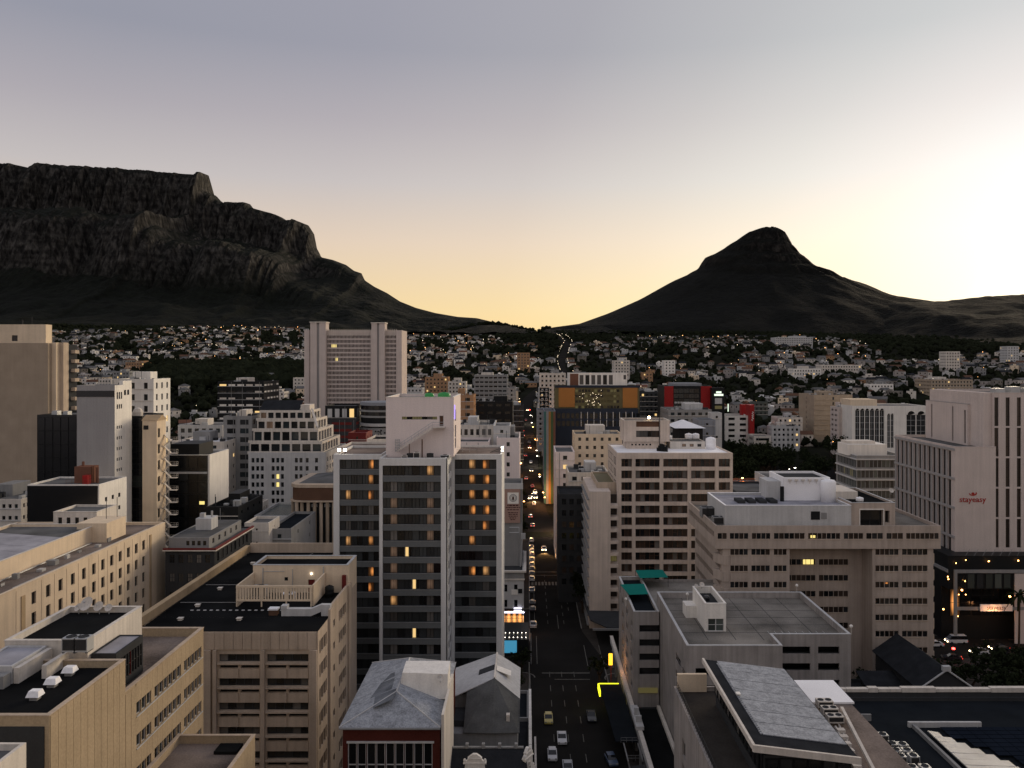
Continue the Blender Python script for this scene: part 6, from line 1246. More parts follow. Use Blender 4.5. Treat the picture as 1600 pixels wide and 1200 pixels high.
tank(PX(1049, 242), 246, PZ(690, Yt), .9, 1.3, 'single white tank nearest the lattice roof tower', 'roof_white'); tank(PX(1078, 246), 248, PZ(690, Yt), 1.1, 1.7, 'left one of two white tanks side by side on the lattice block', 'roof_white'); tank(PX(1089, 246), 248, PZ(690, Yt), 1.1, 1.7, 'right one of two white tanks side by side on the lattice block', 'roof_white'); tank(PX(1113, 238), 240, zT - .3, 1.5, 3.4, 'tall white tank at the right end of the lattice block roof', 'roof_white')
m = M()
for i in range(7): m.box(PX(1025 + 2 * i, 236), PX(1028 + 2 * i, 236), 234 - .3 * i, 235 - .3 * i, zT - .3, zT + R.uniform(.3, 2.0))
solo('roof_debris', m, 'near_black', 'heap of dark mast parts lying on the lattice block roof', 'debris', kind='stuff'); claim(PX(905, 222), x1, 222, 253)
t = Thing('street_awning', 'dark pointed awning roof around the foot of the cream wall beside the street', 'awning', (18, 218, 0)); t.add('roof_deck', M().prism([(15.4, 232), (16.2, 214), (20, 208), (26, 207), (26, 221.5), (17, 222), (17, 240), (15.4, 240)], 4.6, 4.9), 'dark_grey'); t.add('edge', M().box(16.2, 26, 206.6, 206.9, 4.5, 5.0), 'mid_grey')

# ------------------------------------------------------------------ budget hotel at the right edge
t = Thing('hotel_tower', 'pinkish concrete hotel with tall dark window strips and red lettering on a blank wall', 'building', (125, 230, 0))
XL = 111.2; Yf = 215.0; z1 = 49.6; x1 = PX(1556, Yf); zpod = PZ(862, Yf)
lr = []
for i in range(12):
    u = 217 + 2.75 * i
    for j in range(4): lr.append((u, u + 1.6, z1 - 1.2 - 7.6 * j - 7.0, z1 - 1.2 - 7.6 * j))
t.body(XL, x1, Yf, 250, 0, z1, 'stone_pinkgrey', {'left': [r for r in lr if r[1] < 249.5]}, .45, 'roof_grey', .6, .4, cope='stone_pinkgrey')
for r in lr:
    if r[1] < 249.5: t.window('left', XL, r, .4, 'pane_black', 0, 3, .08, 'near_black')
for i in range(12): t.box('fin', XL - .14, XL - .003, 218.75 + 2.75 * i, 219.6 + 2.75 * i, zpod, z1 - .6, 'stone_grey')
for j in range(4): t.box('floor_line', XL - .3, XL - .004, Yf, 250, z1 - 1.0 - 7.6 * j, z1 - .4 - 7.6 * j, 'stone_grey')
za = PZ(623, 223); u1 = 119.0
t.body(u1, PX(1541, 223.5), 223.5, 247, z1 - .5, PZ(632, 223), 'stone_pinkgrey', {'left': [(224.5, 225.4, z1, za - 3.2), (231, 231.8, z1, za - 2.5), (243, 243.8, z1, za - 2.5)]}, .4, 'roof_grey', .5, .4, name='upper_wall', cope='stone_grey')
t.body(u1 + 4, PX(1550, 225), 226, 248, z1, PZ(618, 226), 'stone_grey', {}, .3, 'roof_grey', .4, .3, name='upper_wall')
for a, b in ((224.5, 225.4), (231, 231.8), (243, 243.8)): t.window('left', u1, (a, b, z1, za - 2.6 if a > 230 else za - 3.2), .35, 'pane_brown', 0)
xm0, xm1 = PX(1540, 216), 152.0; zM = PZ(614, 216); fr = []
for i in range(11):
    px = 1557 + 17.6 * i; a = PX(px - 3.2, 216)
    for j in range(6):
        if i == 0 and j == 0: pass
        zt_ = PZ(621, 216) - 7.95 * j; fr.append((a, a + 1.1, max(zt_ - 7.5, zpod + .3), zt_))
fr = [r for r in fr if r[3] - r[2] > 1 and r[1] < xm1 - .3]
fr0 = [r for r in fr if r[0] > x1 + .05]
t.body(x1 + .003, xm1, 216, 246, 0, zM, 'stone_pinkgrey', {'front': fr0}, .45, 'roof_grey', .6, .4, name='main_wall', cope='stone_pinkgrey'); t.box('link_wall', xm0, x1 + .002, 217, 246, z1 - .4, zM - .01, 'stone_pinkgrey')
for r in fr:
    if r in fr0: t.window('front', 216, r, .4, 'pane_brown', 0, 3, .07, 'near_black')
    elif r[2] > z1: t.window('front', 217, r, -.02, 'pane_brown', 0, 3, .07, 'near_black')
m = M()
for i in range(5): m.box(x1 + 4 + 4 * i, x1 + 6.5 + 4 * i, 222, 225, zM - .6, zM + R.uniform(.8, 1.6))
t.add('roof_unit', m, 'galvanised', kind='stuff')
me = text_mesh('stayeasy', 2.1, .06); me.materials.append(MATS['logo_red']); o = t.inst('lettering', me, (PX(1519.5, Yf), Yf - .08, PZ(780.5, Yf))); o.rotation_euler = (rad(90), 0, 0)
m = M(); c = (PX(1520, Yf), Yf - .06, PZ(771, Yf))
for i in range(24):
    a, b = math.pi * .95 + 1.25 * math.pi * i / 24, math.pi * .95 + 1.25 * math.pi * (i + 1) / 24; w = .18 + .35 * math.sin(math.pi * i / 24)
    m.face([(c[0] + 1.05 * math.cos(q) * k, c[1], c[2] + .62 * math.sin(q) * k) for q, k in ((a, 1), (b, 1), (b, 1 - w), (a, 1 - w))])
for i in range(16):
    a, b = 2 * math.pi * i / 16, 2 * math.pi * (i + 1) / 16; m.face([c, (c[0] + .42 * math.cos(a), c[1] - .002, c[2] + .3 * math.sin(a)), (c[0] + .42 * math.cos(b), c[1] - .002, c[2] + .3 * math.sin(b))])
t.add('emblem', m, 'logo_red')
# its podium
t.box('podium', XL - 4, xm1, Yf - 4.5, Yf - .003, 13.8, zpod, 'near_black'); t.box('podium_back', XL - 4, xm1, Yf - .9, Yf - .004, 0, 13.797, 'near_black'); t.box('podium_left', XL - 4, XL - .01, Yf, 248, 0, zpod, 'near_black')
yp = Yf - 4.6; bx = PX(1490, yp)
t.box('beam', bx, xm1, yp - .3, yp, PZ(895, yp), PZ(890, yp), 'mid_grey'); t.box('column', bx, bx + .75, yp - .4, yp + .1, 0, PZ(890.2, yp), 'mid_grey'); t.box('beam', XL - 4.3, XL - 4.003, yp + .2, 246, PZ(895, yp), PZ(890, yp), 'mid_grey')
t.box('column', PX(1585, yp), xm1, yp - .2, yp + .1, 0, PZ(896, yp), 'stone_pinkgrey'); t.box('canopy_beam', bx + .8, xm1, yp - .25, yp - .05, PZ(953, yp), PZ(948, yp), 'mid_grey')
for i in range(9): t.inst('podium_panel', win_mesh(1.9, 3.8, R.choice(['pane_dark', 'pane_black', 'green_glass', 'green_glass']), 1, 0, .08, 'near_black'), (bx + 2.2 + 2.3 * i, Yf - 4.55, 15.9))
for i in range(8): t.inst('podium_glass', win_mesh(2.6, 7.0, 'pane_black' if i else 'lit_shop', 1, 2, .1, 'near_black'), (bx + 2.2 + 2.75 * i, Yf - .95, 9.4), 0, 'shop front glowing orange' if not i else None)
m = M()
for i in range(12): m.tube((bx + 3 + 2.2 * i, yp, zpod), (bx + 6 + 2.2 * i, Yf - 1, zpod + .8), .05, n=4)
t.add('glass_roof_bar', m, 'mid_grey', kind='stuff')
s = Thing('hotel_sign', 'white lit sign board with dark lettering over the hotel entrance', 'sign', (PX(1555, yp), yp - .5, PZ(953, yp))); s.box('board', PX(1530, yp), PX(1580, yp), yp - .6, yp - .3, PZ(954, yp), PZ(943.5, yp), 'roof_white')
me = text_mesh('stayeasy', 1.5, .03); me.materials.append(MATS['print_dark']); o = s.inst('lettering', me, (PX(1555, yp), yp - .62, PZ(948.6, yp))); o.rotation_euler = (rad(90), 0, 0)
m = M()
for i, (px, py, q) in enumerate(((1481, 901, .3), (1482, 905, .3), (1508, 908, .25), (1498, 929, .25), (1509, 929, .25), (1503, 922, .45), (1474, 952, .4), (1497, 963, .25), (1578, 932, .5), (1545, 877, .35), (1591, 876, .35), (1509, 875, .25), (1494, 880, .25))): x, z = PX(px, yp - .5), PZ(py, yp - .5); m.lathe((x, yp - .5, z - q / 2), [(.02, 0), (q / 2, q * .3), (q / 2, q * .7), (.02, q)], n=7)
t.add('lamp', m, 'lamp_sodium', kind='stuff'); claim(XL - 5, xm1, Yf - 5, 250)
# ------------------------------------------------------------------ middle distance: buildings one can tell apart
Y = 300
block('apartment_block', 'white flat-topped tower with dark balcony strips behind the grey slab tower', 175, 240, 592, 300, 14, 'white_paint', fh=4.2, ww=1.4, wh=2.2, gap=4.2, zb=0)
block('office_block', 'black block with rows of white horizontal bars and a flat white roof room', 340, 412, 596, 420, 26, 'near_black', fh=3.4, ww=3.4, wh=.9, gap=4.2, panes=['white_paint', 'off_white', 'white_paint', 'pane_black'], rec=.02, zb=0)
block('apartment_block', 'grey apartment block with open balconies left of the stepped apartments', 349, 394, 650, 312, 18, 'mid_grey', fh=3.3, ww=3.2, wh=1.9, gap=4.0, zb=0)
block('apartment_block', 'long low white building with terraces behind the black glass block', 278, 348, 664, 330, 16, 'pale_grey', fh=3.2, ww=1.6, wh=1.7, gap=2.6, zb=0)
block('warehouse', 'low white-roofed building between the fire escape and the grey apartments', 268, 350, 690, 300, 20, 'off_white', fh=4, ww=1.5, wh=1.2, gap=5, zb=0, roof='roof_white')
# stepped apartments
t = Thing('apartment_block', 'stepped terraced apartment block with a slate top, narrowing level by level', 'building', (-88, 316, 0))
lev = [(388, 509, 707, 0, .0), (390, 503, 690, 2.0, .4), (396, 497, 671, 4.5, .8), (402, 492, 655, 7.0, 1.2), (406, 486, 641, 9.5, 1.6)]
zprev = 0; pl = []
for k, (a, b, py, dy, _) in enumerate(lev):
    Yk = 300 + dy; x0, x1 = PX(a, Yk), PX(b, Yk); z1 = PZ(py, Yk); op = {'front': [], 'right': []}
    if k == 0:
        for j in range(6):
            for g0 in (.04, .10, .16, .30, .36, .42, .60, .66, .74, .86): u = x0 + (x1 - x0) * g0; op['front'].append((u, u + 1.1, z1 - 2.0 - 2.95 * j - 1.7, z1 - 2.0 - 2.95 * j) + (('lit_tube' if (j, g0) in ((2, .36), (3, .36)) else R.choice(DARK)),))
            for i in range(7): u = 302 + 4.0 * i; op['right'].append((u, u + 1.6, z1 - 2.0 - 2.95 * j - 1.6, z1 - 2.0 - 2.95 * j, R.choice(DARK)))
    else:
        n = 7; st = (x1 - x0) / n
        op['front'] = [(x0 + st * i + .35, x0 + st * (i + 1) - .35, zprev + .4, z1 - .9, 'lit_dim' if (k, i) in ((4, 0), (3, 1)) else R.choice(DARK)) for i in range(n)]
        op['right'] = [(Yk + 1 + 4.2 * i, Yk + 4.2 + 4.2 * i, zprev + .4, z1 - .9, R.choice(DARK)) for i in range(int((332 - dy - Yk) / 4.3))]
    t.body(x0, x1, Yk, 333 - dy, zprev, z1, 'off_white' if k else 'pale_grey', op, .5, 'roof_grey', .5, .25, name='storey_wall')
    pl += [('front', Yk, op['front']), ('right', x1, op['right'])]
    if k:
        t.box('terrace_rail', PX(lev[k - 1][0], Yk) + .3, PX(lev[k - 1][1], Yk) - .3, lev[k - 1][3] + 300.1, lev[k - 1][3] + 300.25, zprev, zprev + .9, 'off_white')
    zprev = z1 - .5
t.joined(pl, .5, DARK); x0, x1 = PX(408, 312), PX(470, 312); roof_part(t, 'slate_roof', [(x0, 309.8, zprev + .6), (x1, 309.8, zprev + .6), (x1, 316, zprev + 4.0), (x0, 316, zprev + 4.0)], 'slate_dark', .2)
t.box('stair_room', PX(472, 313), PX(486, 313), 311, 318, zprev, PZ(632, 313), 'off_white'); s0 = (PX(487, 313), 312, PZ(640, 313)); t.add('outside_stair', M().hexa([(s0[0], 311.6, s0[2] - .3), (s0[0] + 4.2, 304, PZ(668, 306) - .3), (s0[0] + 4.8, 304.4, PZ(668, 306) - .3), (s0[0] + .7, 312, s0[2] - .3)], [(s0[0], 311.6, s0[2] + .5), (s0[0] + 4.2, 304, PZ(668, 306) + .5), (s0[0] + 4.8, 304.4, PZ(668, 306) + .5), (s0[0] + .7, 312, s0[2] + .5)]), 'off_white'); claim(-105, -70, 300, 334)
# columned building with a rounded corner
Y = 232; t = Thing('columned_building', 'dark rounded stone building with tall columns beside the hotel', 'building', (PX(500, Y), 244, 0)); x0, x1 = PX(452, Y), PX(524, Y); zT = PZ(757, Y)
poly = [(x0 + 4, Y), (x1, Y), (x1, 256), (x0, 256), (x0, Y + 4)] + []
arc = [(x0 + 4 - 4 * math.sin(q * math.pi / 12), Y + 4 - 4 * math.cos(q * math.pi / 12)) for q in range(1, 6)]; poly = [(x0 + 4, Y), (x1, Y), (x1, 256), (x0, 256), (x0, Y + 4)] + arc[::-1]
ins = lambda p, k: [(min(max(x, x0 + k), x1), y + (k if y < Y + 5 else 0)) for x, y in p]
t.add('wall', M().prism(ins(poly, 1.0), 0, PZ(783, Y)), 'near_black'); t.add('attic', M().prism(poly, PZ(783, Y) + .003, zT - .9), 'brown_tile'); t.add('cornice', M().prism([(x + (-.5 if x < x0 + 4 else 0), y - (.5 if y < Y + 5 else 0)) for x, y in poly], PZ(785, Y) + .1, PZ(782, Y)), 'beige_concrete'); t.add('cornice', M().prism([(x + (-.3 if x < x0 + 4 else 0), y - (.3 if y < Y + 5 else 0)) for x, y in poly], zT - .897, zT), 'beige_concrete')
t.add('roof_dome', M().hexa([(x0 + 2, Y + 2, zT + .003), (x1, Y + 2, zT + .003), (x1, 255, zT + .003), (x0 + 2, 255, zT + .003)], [(x0 + 9, Y + 9, zT + 1.2), (x1, Y + 9, zT + 1.2), (x1, 250, zT + 1.2), (x0 + 9, 250, zT + 1.2)]), 'roof_grey')
for px in (453, 463, 471, 481, 491, 501, 511, 521):
    xx = PX(px, Y); t.add('column', M().lathe((xx, Y + .5 if px > 462 else Y + 3, 0), [(.5, 0), (.5, PZ(785, Y))], n=10), 'beige_concrete' if px in (463, 481, 501, 521) else 'brown_concrete')
for px in (486, 506): t.box('frieze_panel', PX(px, Y), PX(px + 9, Y), Y + .6, Y + .75, PZ(793, Y), PZ(788, Y), 'mid_grey')
claim(x0, x1, Y, 256)
block('office_block', 'low black-fronted block with white bays and portholes behind the stepped apartments', 508, 557, 634, 385, 18, 'near_black', fh=7.4, ww=2.1, wh=4.0, gap=3.0, panes=['pale_grey'], rec=.02, zb=0, pent=False)
block('shop_building', 'low building with a red sign strip in front of the porthole-fronted block', 512, 556, 655, 374, 8, 'dark_grey', fh=3.0, ww=9, wh=1.2, gap=12, panes=['dark_red'], rec=.02, zb=0, pent=False)
Y = 380; t = Thing('round_building', 'dark round-fronted building with curved bands and a spotted base next to the hotel lift house', 'building', (PX(590, Y), Y + 10, 0)); cx, r = PX(592, Y), 10.5
for k, (py0, py1, mat, g) in enumerate(((629, 634, 'blue_grey', 0), (634, 641, 'black_panel', .4), (641, 644, 'mid_grey', 0), (644, 650, 'black_panel', .4), (650, 653, 'mid_grey', 0), (653, 662, 'near_black', .4), (662, 666.5, 'pale_grey', -.3), (667, 669, 'black_panel', .5), (669, 684, 'mid_grey', 0), (684, 745, 'near_black', .5))):
    t.add('band', M().lathe((cx, Y + 10, 0), [(r - g, PZ(py1, Y) + .003), (r - g, PZ(py0, Y))], n=36), mat)
me = M().box(-.35, .35, -.05, .05, -.35, .35).mesh('round_opening', ['pane_black'])
for i in range(26): a = math.pi * 1.08 + R.random() * math.pi * .84; t.inst('round_opening', me, (cx + (r + .02) * math.cos(a), Y + 10 + (r + .02) * math.sin(a), PZ(R.uniform(671, 682), Y)), a + math.pi / 2)
claim(cx - r, cx + r, Y, Y + 20)
block('shop_house', 'small red-brick roofed house with white gable walls behind the left hotel wing', 544, 572, 676, 300, 12, 'dark_red', roof='dark_red', fh=4, ww=.8, wh=1, gap=4, zb=0, pent=False)
block('warehouse', 'dark low roof with a pale right gable behind the left hotel wing', 573, 604, 686, 280, 16, 'off_white', roof='bitumen', fh=5, ww=.7, wh=.8, gap=6, zb=0, pent=False)
block('warehouse', 'wide brownish flat roof directly behind the left hotel wing', 532, 606, 698, 256, 16, 'off_white', roof='roof_stain', fh=5, ww=1, wh=.8, gap=7, zb=0, pent=False)
# broad slab tower
Y = 480; t = Thing('tower_block', 'broad slab tower with a fine window grid and two tall lift shafts above', 'building', (PX(552, Y), 490, 0)); x0, x1 = PX(476, Y), PX(628, Y); zT = PZ(516, Y); zb = 0
wr = []
zones = [(484, 491), (507, 579), (600, 619)]; up = [(zones[0], 4), (zones[1], 34), (zones[2], 9)]
for j in range(20):
    z_ = PZ(524, Y) - 2.62 * j
    for (a, b), n in up:
        xa, xb = PX(a, Y), PX(b, Y); st = (xb - xa) / n
        for i in range(n):
            lit = (j == 2 and a == 507 and 5 <= i <= 8) or (j == 18 and a == 507 and 2 <= i <= 8) or (j == 16 and a == 507 and 3 <= i <= 4) or (j == 5 and a == 507 and i in (8, 9))
            wr.append((xa + st * i + .12, xa + st * (i + 1) - .12, z_ - 1.75, z_, 'lit_tube' if lit and R.random() < .8 else R.choice(['pane_brown', 'pane_black', 'pane_brown', 'pane_curtain', 'pane_dark'])))
t.body(x0, x1, Y, 500, zb, zT, 'stone_pinkgrey', {'front': wr}, .5, 'roof_grey', .6, .5); t.joined([('front', Y, wr)], .5, DARK)
rib = M().box(-.16, .16, -.3, 0, -2.0, 2.0).mesh('top_rib', ['off_white'])
for i in range(44): t.inst('top_rib', rib, (x0 + .9 + 1.22 * i, Y - .003, PZ(519.5, Y)))
for a, b, tp in ((487, 511, 503), (582, 602.5, 504)):
    xa, xb = PX(a, Y), PX(b, Y); t.box('lift_shaft', xa, xa + (xb - xa) * .42, Y - 3.2, Y - .35, zb, PZ(tp + 1.5, Y), 'stone_pinkgrey'); t.box('lift_shaft', xa + (xb - xa) * .58, xb, Y - 3.2, Y - .35, zb, PZ(tp + 1.5, Y), 'stone_pinkgrey'); t.box('shaft_link', xa + (xb - xa) * .42 + .003, xa + (xb - xa) * .58 - .003, Y - 2.4, Y - .36, zb, PZ(tp + 3, Y), 'stone_grey'); t.box('shaft_head', xa - .4, xb + .4, Y - 3.6, Y + 5, PZ(tp + 1.5, Y) + .003, PZ(tp, Y), 'off_white'); t.box('shaft_head', xa, xb, Y - .34, Y + 4.6, zT + .003, PZ(tp + 1.5, Y), 'stone_pinkgrey')
for a, b in ((476, 484), (619.5, 628)): t.box('edge_fin', PX(a, Y), PX(b, Y), Y - .8, Y - .004, zb, PZ(516, Y), 'stone_pinkgrey')
claim(x0, x1, Y - 4, 500)
# right of the hotel, left of the street
block('office_block', 'white building with plain upper boxes at the left street edge behind the hotel', 776, 812, 684, 262, 22, 'pink_white', fh=3.2, ww=1.0, wh=1.3, gap=9, zb=0, lit=0)
block('office_block', 'plain pale box storey on top of the white building at the left street edge', 771, 797, 665, 268, 14, 'pale_grey', fh=20, ww=1, wh=1, gap=20, zb=0, lit=0, pent=False)
block('office_block', 'old white building with brown curtained windows and a flat roof behind the right hotel wing', 712, 772, 664, 276, 22, 'off_white', fh=3.6, ww=1.1, wh=2.0, gap=1.9, zb=0, panes=['pane_brown', 'pane_curtain', 'pane_black'], cope='pale_grey')
block('warehouse', 'white lower block with tall narrow windows in front of the brown-curtained building', 712, 764, 690, 258, 14, 'pink_white', fh=3.6, ww=.8, wh=1.7, gap=1.6, zb=0, panes=['pane_brown', 'pane_black'], pent=False)
block('apartment_block', 'peach-brown apartment tower right of the purple-lit panel', 706, 740, 617, 390, 16, 'peach_wall', fh=3.6, ww=2.2, wh=1.5, gap=4.4, zb=0, panes=['pane_black', 'pane_brown'], lit=.06)
block('office_block', 'black flat-topped block with a dark roof box left of the street', 744, 801, 627, 430, 20, 'near_black', fh=4, ww=2.6, wh=1.2, gap=4, zb=0, panes=['pane_black', 'black_panel'])
block('office_block', 'grey ribbon-windowed office block on the rise behind the hotel lift house', 741, 793, 586, 640, 24, 'mid_grey', fh=3.4, ww=2.8, wh=1.4, gap=3.2, cope='pale_grey')
# right of the street
block('apartment_block', 'narrow white street-side block with a dark glazed upper corner', 868, 898, 706, 300, 22, 'pink_white', fh=3.3, ww=1.5, wh=1.5, gap=6.0, zb=0)
block('apartment_block', 'low white block with dark windows in front of the cream apartments', 888, 951, 738, 268, 18, 'off_white', fh=3.2, ww=1.5, wh=1.3, gap=2.6, zb=0)
block('apartment_block', 'cream apartment block with small square windows right of the street', 898, 972, 678, 320, 18, 'cream_plaster', fh=3.2, ww=1.1, wh=1.3, gap=2.7, zb=0)
block('shop_building', 'dark sloping-roofed shop beside the street in front of the low white block', 873, 925, 772, 246, 16, 'dark_grey', fh=3.4, ww=1.3, wh=1.7, gap=2.1, lit=.0, panes=['pane_black', 'pane_brown', 'pane_dark'], zb=0, roof='slate_dark', pent=False)
block('office_block', 'teal-sided block with coloured stripes at the right street edge', 850, 868, 642, 392, 26, 'blue_grey', fh=3.5, ww=.5, wh=1, gap=30, zb=0, pent=False, side=False)
Y = 420; t = Thing('office_block', 'office block with orange panels at both ends and a white attic floor', 'building', (PX(935, Y), 430, 0)); x0, x1 = PX(868, Y), PX(999, Y); zT = PZ(603, Y); zl = PZ(638, Y)
wr = [(PX(899, Y) + 1.62 * i, PX(899, Y) + 1.62 * i + 1.25, PZ(608.5, Y) - 2.75 * j - 1.3, PZ(608.5, Y) - 2.75 * j, R.choice(['lit_faint', 'pane_black', 'pane_black', 'pane_brown', 'olive_band'])) for i in range(14) for j in range(4)]
t.body(x0, x1, Y, 442, 0, zT, 'olive_band', {'front': wr}, .3, 'roof_grey', .5, .4); t.joined([('front', Y, wr)], .3, DARK)
t.box('orange_panel', PX(873, Y), PX(898, Y), Y - .3, Y - .003, PZ(636, Y), PZ(606, Y), 'orange_panel'); t.box('orange_panel', PX(973, Y), PX(996, Y), Y - .3, Y - .003, PZ(637, Y), PZ(606, Y), 'orange_panel'); t.box('blue_band', x0 - .3, x1 + .3, Y - .35, Y - .004, PZ(605.7, Y), PZ(602, Y), 'navy_trim')
aw = [(PX(906 + 9.2 * i, Y) + 0, PX(906 + 9.2 * i, Y) + 2.0, PZ(601, Y + 2), PZ(586, Y + 2)) for i in range(6)] + [(PX(975, Y), PX(979, Y), PZ(593, Y), PZ(586, Y))]
t.body(PX(889, Y + 2), PX(980, Y + 2), Y + 2, 440, zT - .5, PZ(583, Y + 2), 'white_paint', {'front': aw}, .3, 'roof_grey', .3, .3, name='attic_wall'); t.joined([('front', Y + 2, [r + (R.choice(['pane_curtain', 'pane_dark', 'pane_curtain']),) for r in aw])], .25, DARK, None, 'attic_window'); t.box('orange_panel', PX(891, Y), PX(904, Y), Y + 1.8, Y + 1.997, PZ(602, Y), PZ(584, Y), 'terracotta')
bw = [(PX(870, Y) + 2.35 * i, PX(870, Y) + 2.35 * i + 1.7, PZ(645 + 12 * j, Y) - 2.6, PZ(645 + 12 * j, Y), 'pane_blue') for i in range(18) for j in range(2)]
t.body(PX(862, Y - 3), x1 - 1, Y - 4, Y - .4, 0, zl, 'navy_trim', {'front': bw}, .3, 'navy_trim', .3, .3, name='podium_wall'); t.joined([('front', Y - 4, bw)], .3, DARK, None, 'podium_window')
fm = M().box(-.12, .12, -.3, 0, -1.7, 1.7).mesh('white_fin', ['white_paint'])
for i in range(9):
    for j in range(2): t.inst('white_fin', fm, (PX(908 + 10 * i, Y - 4), Y - 4.003, PZ(649 + 12 * j, Y - 4)))
for px, c in ((850, 'teal_panel'), (853.6, 'mid_grey'), (857.2, 'ochre_panel'), (860.8, 'green_panel'), (864.4, 'terracotta')): t.box('colour_stripe', PX(px, 391), PX(px + 3.4, 391), 391, 391.6, 0, PZ(643, 391), c)
s = M()
for i in range(30): x = R.uniform(PX(905, Y), PX(940, Y)); z = R.uniform(PZ(634, Y), PZ(610, Y)); s.box(x, x + .22, Y - .1, Y - .02, z, z + .2)
t.add('bulb', s, 'town_light', kind='stuff'); claim(x0, x1, Y - 6, 442)
Y = 480; t = Thing('office_block', 'dark glass building with red striped end walls', 'building', (PX(1075, Y), 490, 0)); x0, x1 = PX(1038, Y), PX(1112, Y); zT = PZ(603, Y)
t.body(x0, x1, Y, 505, 0, zT, 'near_black', {}, .3, 'roof_grey', .5, .4)
for k in range(14):
    for a, b in ((1038, 1052), (1095, 1112)): t.box('red_board', PX(a, Y), PX(b, Y), Y - .3, Y - .003, zT - .2 - 1.15 * (k + 1) + .14, zT - .2 - 1.15 * k, 'red_panel')
for i in range(5):
    for j in range(4): t.inst('glass_panel', win_mesh(2.9, 2.7, R.choice(['pane_black', 'pane_blue', 'pane_dark']), 2, 1, .1, 'near_black'), (PX(1056.5 + 8 * i, Y), Y - .05, PZ(608 + 8 * j, Y) - 1))
t.box('top_box', PX(1053, Y), PX(1097, Y), Y + 1, 500, zT - .5, PZ(599, Y), 'blue_grey')
for py in (629, 636):
    m = M(); xx = PX(1054, Y)
    while xx < PX(1084, Y): ln = R.uniform(.35, .8); m.box(xx, xx + ln, Y - .2, Y - .1, PZ(py + 1.5, Y), PZ(py - 1.5, Y)); xx += ln + .3
    t.add('lettering_line', m, 'pale_grey', kind='stuff')
claim(x0, x1, Y, 505)
Y = 475; t = Thing('sign_tower', 'dark green block carrying stacked lit white signs right of the red striped building', 'building', (PX(1122, Y), 485, 0)); x0, x1 = PX(1112.5, Y), PX(1132, Y); t.body(x0, x1, Y, 492, 0, PZ(606, Y), 'near_black', {}, .3, 'roof_grey', .4, .3)
t.add('lit_sign', M().box(PX(1119, Y), PX(1127, Y), Y - .3, Y - .05, PZ(614.5, Y), PZ(611.5, Y)).box(PX(1116, Y), PX(1130, Y), Y - .3, Y - .05, PZ(618.5, Y), PZ(615.5, Y)), 'sign_white', kind='stuff')
for a, b, n in ((622, 631, 'pale_grey'), (634, 639, 'lit_faint')): t.box('sign_board', PX(1117, Y), PX(1128, Y), Y - .25, Y - .05, PZ(b, Y), PZ(a, Y), n)
t.add('lit_strip', M().box(PX(1137, Y), PX(1138.2, Y), Y - .3, Y - .05, PZ(643, Y), PZ(631, Y)), 'sign_white'); claim(x0, x1, Y, 492)
block('office_block', 'white four-storey block with dark balcony slots left of the red fin wall', 1133, 1171, 649, 520, 18, 'white_paint', fh=3.6, ww=4.0, wh=1.6, gap=4.8, panes=['pane_black'], lit=0, pent=False)
Y = 516; t = Thing('fin_wall', 'tall red fin wall with white upright script beside the white four-storey block', 'building', (PX(1172, Y), Y + 5, 0)); t.box('wall', PX(1171.5, Y), PX(1178, Y), Y, Y + 10, 0, PZ(633, Y), 'red_panel'); t.box('wall', PX(1158, Y + 18), PX(1178, Y + 18), Y + 17, Y + 22, 0, PZ(632, Y + 18), 'red_panel')
m = M(); xx = PX(1175.5, Y); zz = PZ(643, Y)
q_ = 1.5
pts = [(0, 0), (.5, -.4), (-.2, -.8), (.4, -1.2), (.4, -1.6), (-.3, -1.7), (.4, -2.1), (-.2, -2.5), (.5, -2.9), (-.4, -3.4), (.1, -3.9)]
for (a, b), (c, d) in zip(pts, pts[1:]): m.tube((xx + a * q_, Y - .1, zz + b * q_), (xx + c * q_, Y - .1, zz + d * q_), .2, n=5)
t.add('script_sign', m, 'white_paint'); claim(PX(1158, Y), PX(1180, Y), Y, Y + 22)
block('office_block', 'small white two-storey block right of the red fin wall', 1178, 1205, 681, 500, 14, 'off_white', fh=3.6, ww=8, wh=1.5, gap=9, panes=['pane_black'], pent=False)
t = Thing('pavilion', 'pavilion with a white pyramid roof behind the lattice block', 'building', (PX(1080, 330), 335, 0)); x0, x1 = PX(1054, 328), PX(1103, 328); z = PZ(669, 328); t.box('wall', x0 + 2, x1 - 1, 329, 344, 0, z - .02, 'near_black'); t.add('roof', M().hexa([(x0, 327.5, z), (x1, 327.5, z), (x1, 346, z), (x0, 346, z)], [(x0 + 4.4, 334, PZ(658, 330)), (x1 - 7, 334, PZ(658, 330)), (x1 - 7, 338, PZ(658, 330)), (x0 + 4.4, 338, PZ(658, 330))]), 'roof_white'); claim(x0, x1, 327, 346)
block('warehouse', 'grey flat-roofed building with a pale roof line behind the pyramid-roofed pavilion', 1044, 1112, 640, 400, 24, 'mid_grey', fh=3.2, ww=1.8, wh=1.4, gap=3, zb=0)
block('warehouse', 'blue-grey blank box between the pavilion and the white four-storey block', 1092, 1118, 656, 352, 14, 'blue_grey', fh=4, ww=1, wh=1, gap=5, zb=0, pent=False)
block('office_block', 'white-fronted box below the stacked lit signs', 1112, 1128, 645, 372, 8, 'pale_grey', fh=9, ww=1, wh=1, gap=9, zb=0, pent=False)
block('office_block', 'tan flat-topped block with one slit of windows on the right slope', 1272, 1332, 617, 530, 30, 'brown_concrete', fh=3.2, ww=1.1, wh=1.8, gap=23, lit=0)
block('apartment_block', 'brownish building with thin floor bands left of the arcaded white building', 1309, 1330, 636, 490, 12, 'stone_pinkgrey', fh=3.0, ww=3, wh=1.2, gap=3.8, lit=0, panes=['pane_brown'])
